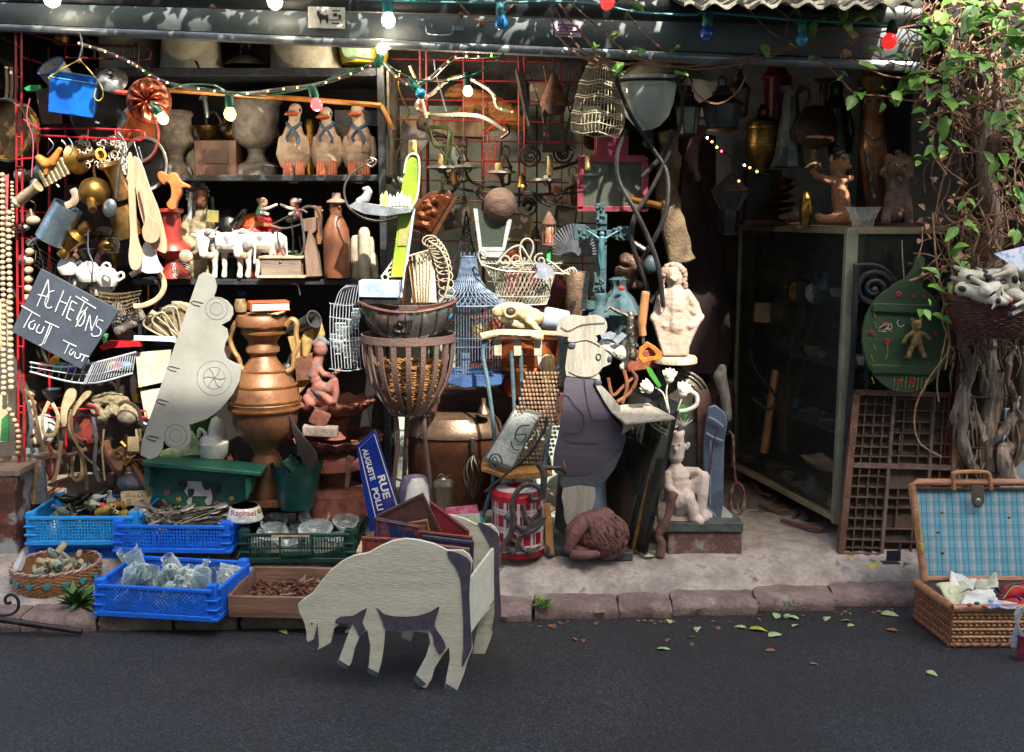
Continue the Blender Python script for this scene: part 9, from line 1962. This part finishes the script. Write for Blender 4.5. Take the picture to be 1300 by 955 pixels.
def cloth(pts,z,label,mat,seed,amp=.02,name='folded_cloth',cat='cloth'):
 m=M(); A_,B_,C_,D2=[Vector(p) for p in pts]; n=12; vs=[];fs=[]
 for j in range(n+1):
  for i in range(n+1):
   q=A_.lerp(B_,i/n).lerp(D2.lerp(C_,i/n),j/n); q.z+=amp*noise.noise(Vector((q.x*22,q.y*22,seed))); vs.append(q)
 for j in range(n):
  for i in range(n): a=j*(n+1)+i; fs.append((a,a+1,a+n+2,a+n+1))
 m.add(vs,fs); o=one(name,m,mat,label,cat); md=o.modifiers.new('s','SOLIDIFY'); md.thickness=.008; return o
LN=mt('bfc0b8','a4a59c',.9,0,10,.1)
zc=z_t-.02
cloth([W(1188,742,-.66),W(1230,742,-.62),W(1232,768,-.78),W(1210,775,-.82)],0,'cream lace edged cloth at the left of the suitcase',mt('b4b494','989874',.9),1)
cloth([W(1206,728,-.58),W(1240,738,-.58),W(1232,752,-.7),W(1204,756,-.72)],0,'white napkin standing up at the back of the suitcase',LN,2,.03)
cloth([W(1238,742,-.6),W(1265,732,-.6),W(1268,748,-.7),W(1240,756,-.72)],0,'cream pillow cover crumpled behind the red shirt',mt('b0b0a0','94947c',.9),3,.03)
towel_=cloth([W(1226,754,-.7),W(1262,750,-.7),W(1268,768,-.82),W(1218,772,-.84)],0,'white tea towel edged with red fruit in the suitcase',LN,4,.02)
cloth([W(1255,764,-.8),W(1292,766,-.8),W(1290,774,-.86),W(1252,774,-.86)],0,'blue and white folded cloth at the front of the suitcase',mt('a4a8ac','4a6a98',.9,0,30,.1,(.5,.6)),5,.01)
for i,(x,y,c_) in enumerate(((1231,768,'b83a20'),(1250,770,'c04a20'),(1240,766,'1c6a30'))): m=M(); m.ep(x,y,-.86,4,2.4,1.5); obj('embroidered_fruit',m,mt(c_),towel_)
m=M().ch([(1268,762,5),(1282,752,9),(1300,750,10)],-.68).ch([(1280,768,7),(1296,766,9)],-.76).fuse(.006,3,.008,20); shirt_=one('red_shirt',m,mt('a81c24','8a141c',.8,0,10,.2),'red sports shirt bundled at the right of the suitcase','shirt')
m=M(); m.tp([(1262,750),(1272,757),(1284,744),(1300,740)],-.78,1.6,6); m.tp([(1290,756),(1296,762)],-.86,2); obj('collar_trim',m,mt('18284e'),shirt_)
m=M(); m.tp([(1274,760),(1286,745),(1302,747)],-.79,.8,5); obj('piping',m,mt('c8a030'),shirt_)
m=M()
for i in range(34): x=1300-i*.35; m.tp([(1303,770),(1296-i*.25,782+rnd(-3,3)),(1282+i*.7,818+rnd(-4,6))],-.92-.001*i,.8,4,sm=3)
one('white_tassel',m,mt('b8bcc4','9a9ea8',.9),'white fringe tassel hanging over the right front of the suitcase','tassel')
m=M(); m.tp([(1300,808),(1299,840),(1300,866),(1302,900)],-.95,[7,8,8,9],8); m.wob(.01,20); one('red_scarf',m,mt('7a1c34','5a1426',.9,0,20,.4),'dark red scarf hanging at the right edge','scarf')
random.seed(8)
def fl_leaf(x,y,z,size,label,mat,group=None):
 m=M(); b=GP(x,y)+Vector((0,0,.008)) if z is None else G(x,y,z+.004); a=rnd(0,6.3); leaf(m,b,size,Vector((math.cos(a),math.sin(a),.08)),Vector((rnd(-.3,.3),rnd(-.3,.3),1)),.6,.2); m.wob(.003,60)
 o=one('fallen_leaf',m,mat,label,'leaf',group); md=o.modifiers.new('s','SOLIDIFY'); md.thickness=.0008
PL=mt('9aac7c','7c9460',.6,0,40,.1); YL=mt('a8b030','8a9420',.6,0,40,.1); BRN=mt('7a5438','5a3c28',.8,0,40,.2); DG_=mt('4c8a50','3a6e3c',.5,0,40,.1)
for (x,y,s) in ((850,792,.05),(886,796,.05),(834,824,.05),(948,797,.05),(985,785,.06),(1000,785,.05),(1014,786,.06),(1006,796,.045),(975,808,.065),(1052,783,.055),(1080,788,.04),(1084,793,.035),(1118,779,.07),(1028,842,.03),(1175,853,.045),(355,800,.05),(438,804,.06)): fl_leaf(x,y,0,s,'small pale green fallen leaf lying on the dark road',PL,'pale fallen leaves on the road')
fl_leaf(950,798,0,.075,'bright yellow green fallen leaf on the road left of the pale cluster',YL)
for (x,y,s) in ((846,815,.04),(882,809,.03),(984,826,.04),(912,800,.04),(741,815,.03),(727,810,.03),(1140,802,.05),(1165,790,.05),(880,820,.03),(705,798,.05)): fl_leaf(x,y,0,s,'dry brown leaf fragment on the dark road',BRN,'dry brown leaves on the road')
for i in range(46):
 x=rnd(640,1160); y=lerpt([(640,790),(900,785),(1160,768)],x)+rnd(0,7); fl_leaf(x,y,0,rnd(.012,.026),'crumb of dry leaf litter gathered in the gutter along the kerb',BRN,'leaf litter along the kerb')
fl_leaf(1103,713,None,.05,'round grey green leaf on the pavement under the type case',DG_); fl_leaf(1082,714,None,.05,'bright green curled leaf on the pavement near the type case',YL); fl_leaf(1052,716,None,.035,'tiny pale leaf on the pavement near the cabinet',PL); fl_leaf(1118,722,None,.06,'yellow leaf on the pavement left of the suitcase',mt('b0a83c','9a9030')); fl_leaf(830,707,None,.05,'dull green leaf on the pavement under the glass frame',PL); fl_leaf(1155,718,None,.05,'green leaf beside the suitcase corner',DG_)
CG=mt('0e6a54','0a4c3c',.4,bump=0); CT=mt('1a8c90','147074',.4,bump=0)
def bulb(x,y,Y,d,sock,col,em,label,r=9):
 t=thing('light_bulb',label,'bulb',W(x,y,Y)); a=Vector((d[0],0,-d[1])).normalized(); k=S(y,Y); o=W(x,y,Y)
 m=M(); m.lat(o-a*(r*1.0*k),-a,[(r*.6*k,0),(r*.75*k,2*k),(r*.72*k,14*k),(r*.5*k,17*k),(0,17*k)],14); obj('socket',m,sock,t)
 m=M(); m.lat(o,a,[(r*.55*k,-r*1.0*k),(r*.8*k,-r*.6*k),(r*k,0),(r*.8*k,r*.65*k),(r*.35*k,r*.98*k),(0,r*1.02*k)],18); obj('globe',m,mt(col,None,.15,bump=0,scale=5,em=(em[0],em[1]) if em else None,coat=.5),t); return t
B=-.24
for a in ((66,-2,B,(.1,1),CT,'f0f0e8',('fff4e0',3),'white lit bulb cut by the top edge at the far left',11),(349,2,B,(0,1),CT,'f0e8d0',('ffe8c0',3),'warm lit bulb at the top edge over the pale tub',10),(493,26,B,(.05,1),CT,'f4f4f0',('fff6e8',3),'white lit bulb below a turquoise socket near the shutter handle',9),(636,29,B,(0,1),mt('2a6c70'),'1c7cc8',None,'blue bulb left of the pinkish sticker',9),(771,4,B,(-.8,.6),CG,'c03434',('e04040',.3),'red bulb among the leaves at the top centre',9),(897,43,B,(-.05,1),CG,'1e50b8',None,'deep blue bulb right of centre on the shutter',9),(1018,51,B,(0,1),CG,'1c84b0',None,'turquoise bulb behind the crossing vine stems',8),(1129,53,B,(-.2,1),mt('0c2c28'),'c41c1c',('e02020',.4),'bright red bulb near the right end of the shutter',9.5),
 (485,62,-.1,(.3,-1),CG,'e8e8a0',('fff8b0',2.5),'pale yellow lit bulb pointing up beside the shelf post',7),(534,119,-.1,(.6,.8),CG,'1c94c4',None,'turquoise blue bulb in a green socket above the lime stand',7),(594,116,.1,(.1,1),CG,'d8b080',('ffd8a0',1.5),'warm clear bulb hanging before the stuffed animal',6.5),(402,133,-.05,(.25,1),CG,'c82c30',('f03030',2.5),'glowing red bulb above the middle goose',8),(292,145,.0,(0,1),CG,'a8c040',('c8e060',1.5),'yellow green bulb above the coffee grinder',8),(207,151,-.1,(.5,.8),CG,'f0c8a0',('ffd8b0',2),'warm lit bulb peeping out under the copper mould',7)): bulb(*a)
for (x,y,Y,wt) in ((349,10,-.2,.2),(493,38,-.2,.25),(485,54,.02,2.2),(207,162,-.12,.8),(66,10,-.2,.2),(594,124,.1,2.5),(402,143,-.06,.5),(292,150,.05,.7)):
 ld=bpy.data.lights.new('bulb_light','POINT'); ld.energy=wt; ld.shadow_soft_size=.03; ld.color=(1,.83,.62); lo=bpy.data.objects.new('bulb_light',ld); COL.objects.link(lo); lo.location=W(x,y+10,Y)+Vector((0,.03,0))
t=thing('light_cable','turquoise cable of the festoon lights along the top of the shutter','cable',W(400,0,B))
m=M(); m.tp([(300,-18),(349,-14),(420,-4),(490,0),(560,3),(636,4),(700,2),(760,6),(810,16),(880,19),(900,16),(1018,26),(1129,30)],B,1.6,5); obj('cable',m,CT,t)
t=thing('light_cable','thin green cable of the bulbs winding above the geese','cable',W(400,110,-.05))
m=M(); m.tp([(207,120),(230,108),(270,108),(292,118),(330,122),(360,118),(398,110),(430,95),(470,82),(482,76),(500,88),(525,100),(560,104),(592,98),(620,85),(650,58)],-.06,1.1,5,sm=6); obj('cable',m,CG,t)
def ropelight(P,Y,label,n):
 t=thing('rope_light',label,'rope light',W(P[0][0],P[0][1],Y)); m=M(); m.tp(P,Y,2.6,8,sm=8); obj('tube',m,mt('5c574e','6c675c',.25,bump=0,coat=.5),t)
 Q=crom([Vector((a,b,0)) for a,b in P],12); cs=[('ff5030','ff6040'),('60d040','70e050'),('ffb040','ffc060'),('ff3040','ff4050'),('ffe0a0','ffe8b0')]
 for c_ in range(5):
  m=M()
  for i in range(c_,n,5): q=Q[int(i/(n-1)*(len(Q)-1))]; m.ell(W(q.x,q.y,Y-.008),.0035,None,6,4)
  if m.v: obj('coloured_leds',m,mt(cs[c_][0],None,.4,bump=0,em=(cs[c_][1],6)),t)
ropelight([(100,55),(140,68),(170,82),(190,95),(215,106),(260,114),(310,119),(360,113),(400,108),(440,96),(468,84),(488,80)],-.04,'clear rope light with coloured dots sagging above the geese',26)
ropelight([(488,82),(500,95),(520,108),(545,100),(565,82),(580,72),(605,72),(630,70),(655,62)],.0,'clear rope light rising from the shelf post to the shutter',14)
ropelight([(650,142),(632,136),(625,118),(605,104),(585,97),(565,104),(550,118),(532,128),(530,138),(550,146),(590,146),(615,150),(640,165)],.2,'clear rope light looping in front of the stuffed animal',16)
t=thing('fairy_lights','thin string of tiny coloured lights hanging in the dark doorway','string lights',W(930,190,.2))
m=M(); m.tp([(892,172),(915,190),(945,210),(975,222)],.2,1,5); obj('wire',m,BLK,t)
for i,(x,y,c_) in enumerate(((898,175,'fff0c0'),(904,180,'ff9040'),(910,187,'e0d040'),(916,192,'ff3050'),(945,210,'fff0d0'),(952,213,'ff9040'),(961,218,'e0d040'),(938,230,'ff7030'))): m=M(); m.ep(x,y,.19,1.4,1.4); obj('lamp',m,mt(c_,None,.4,bump=0,em=(c_,5)),t)
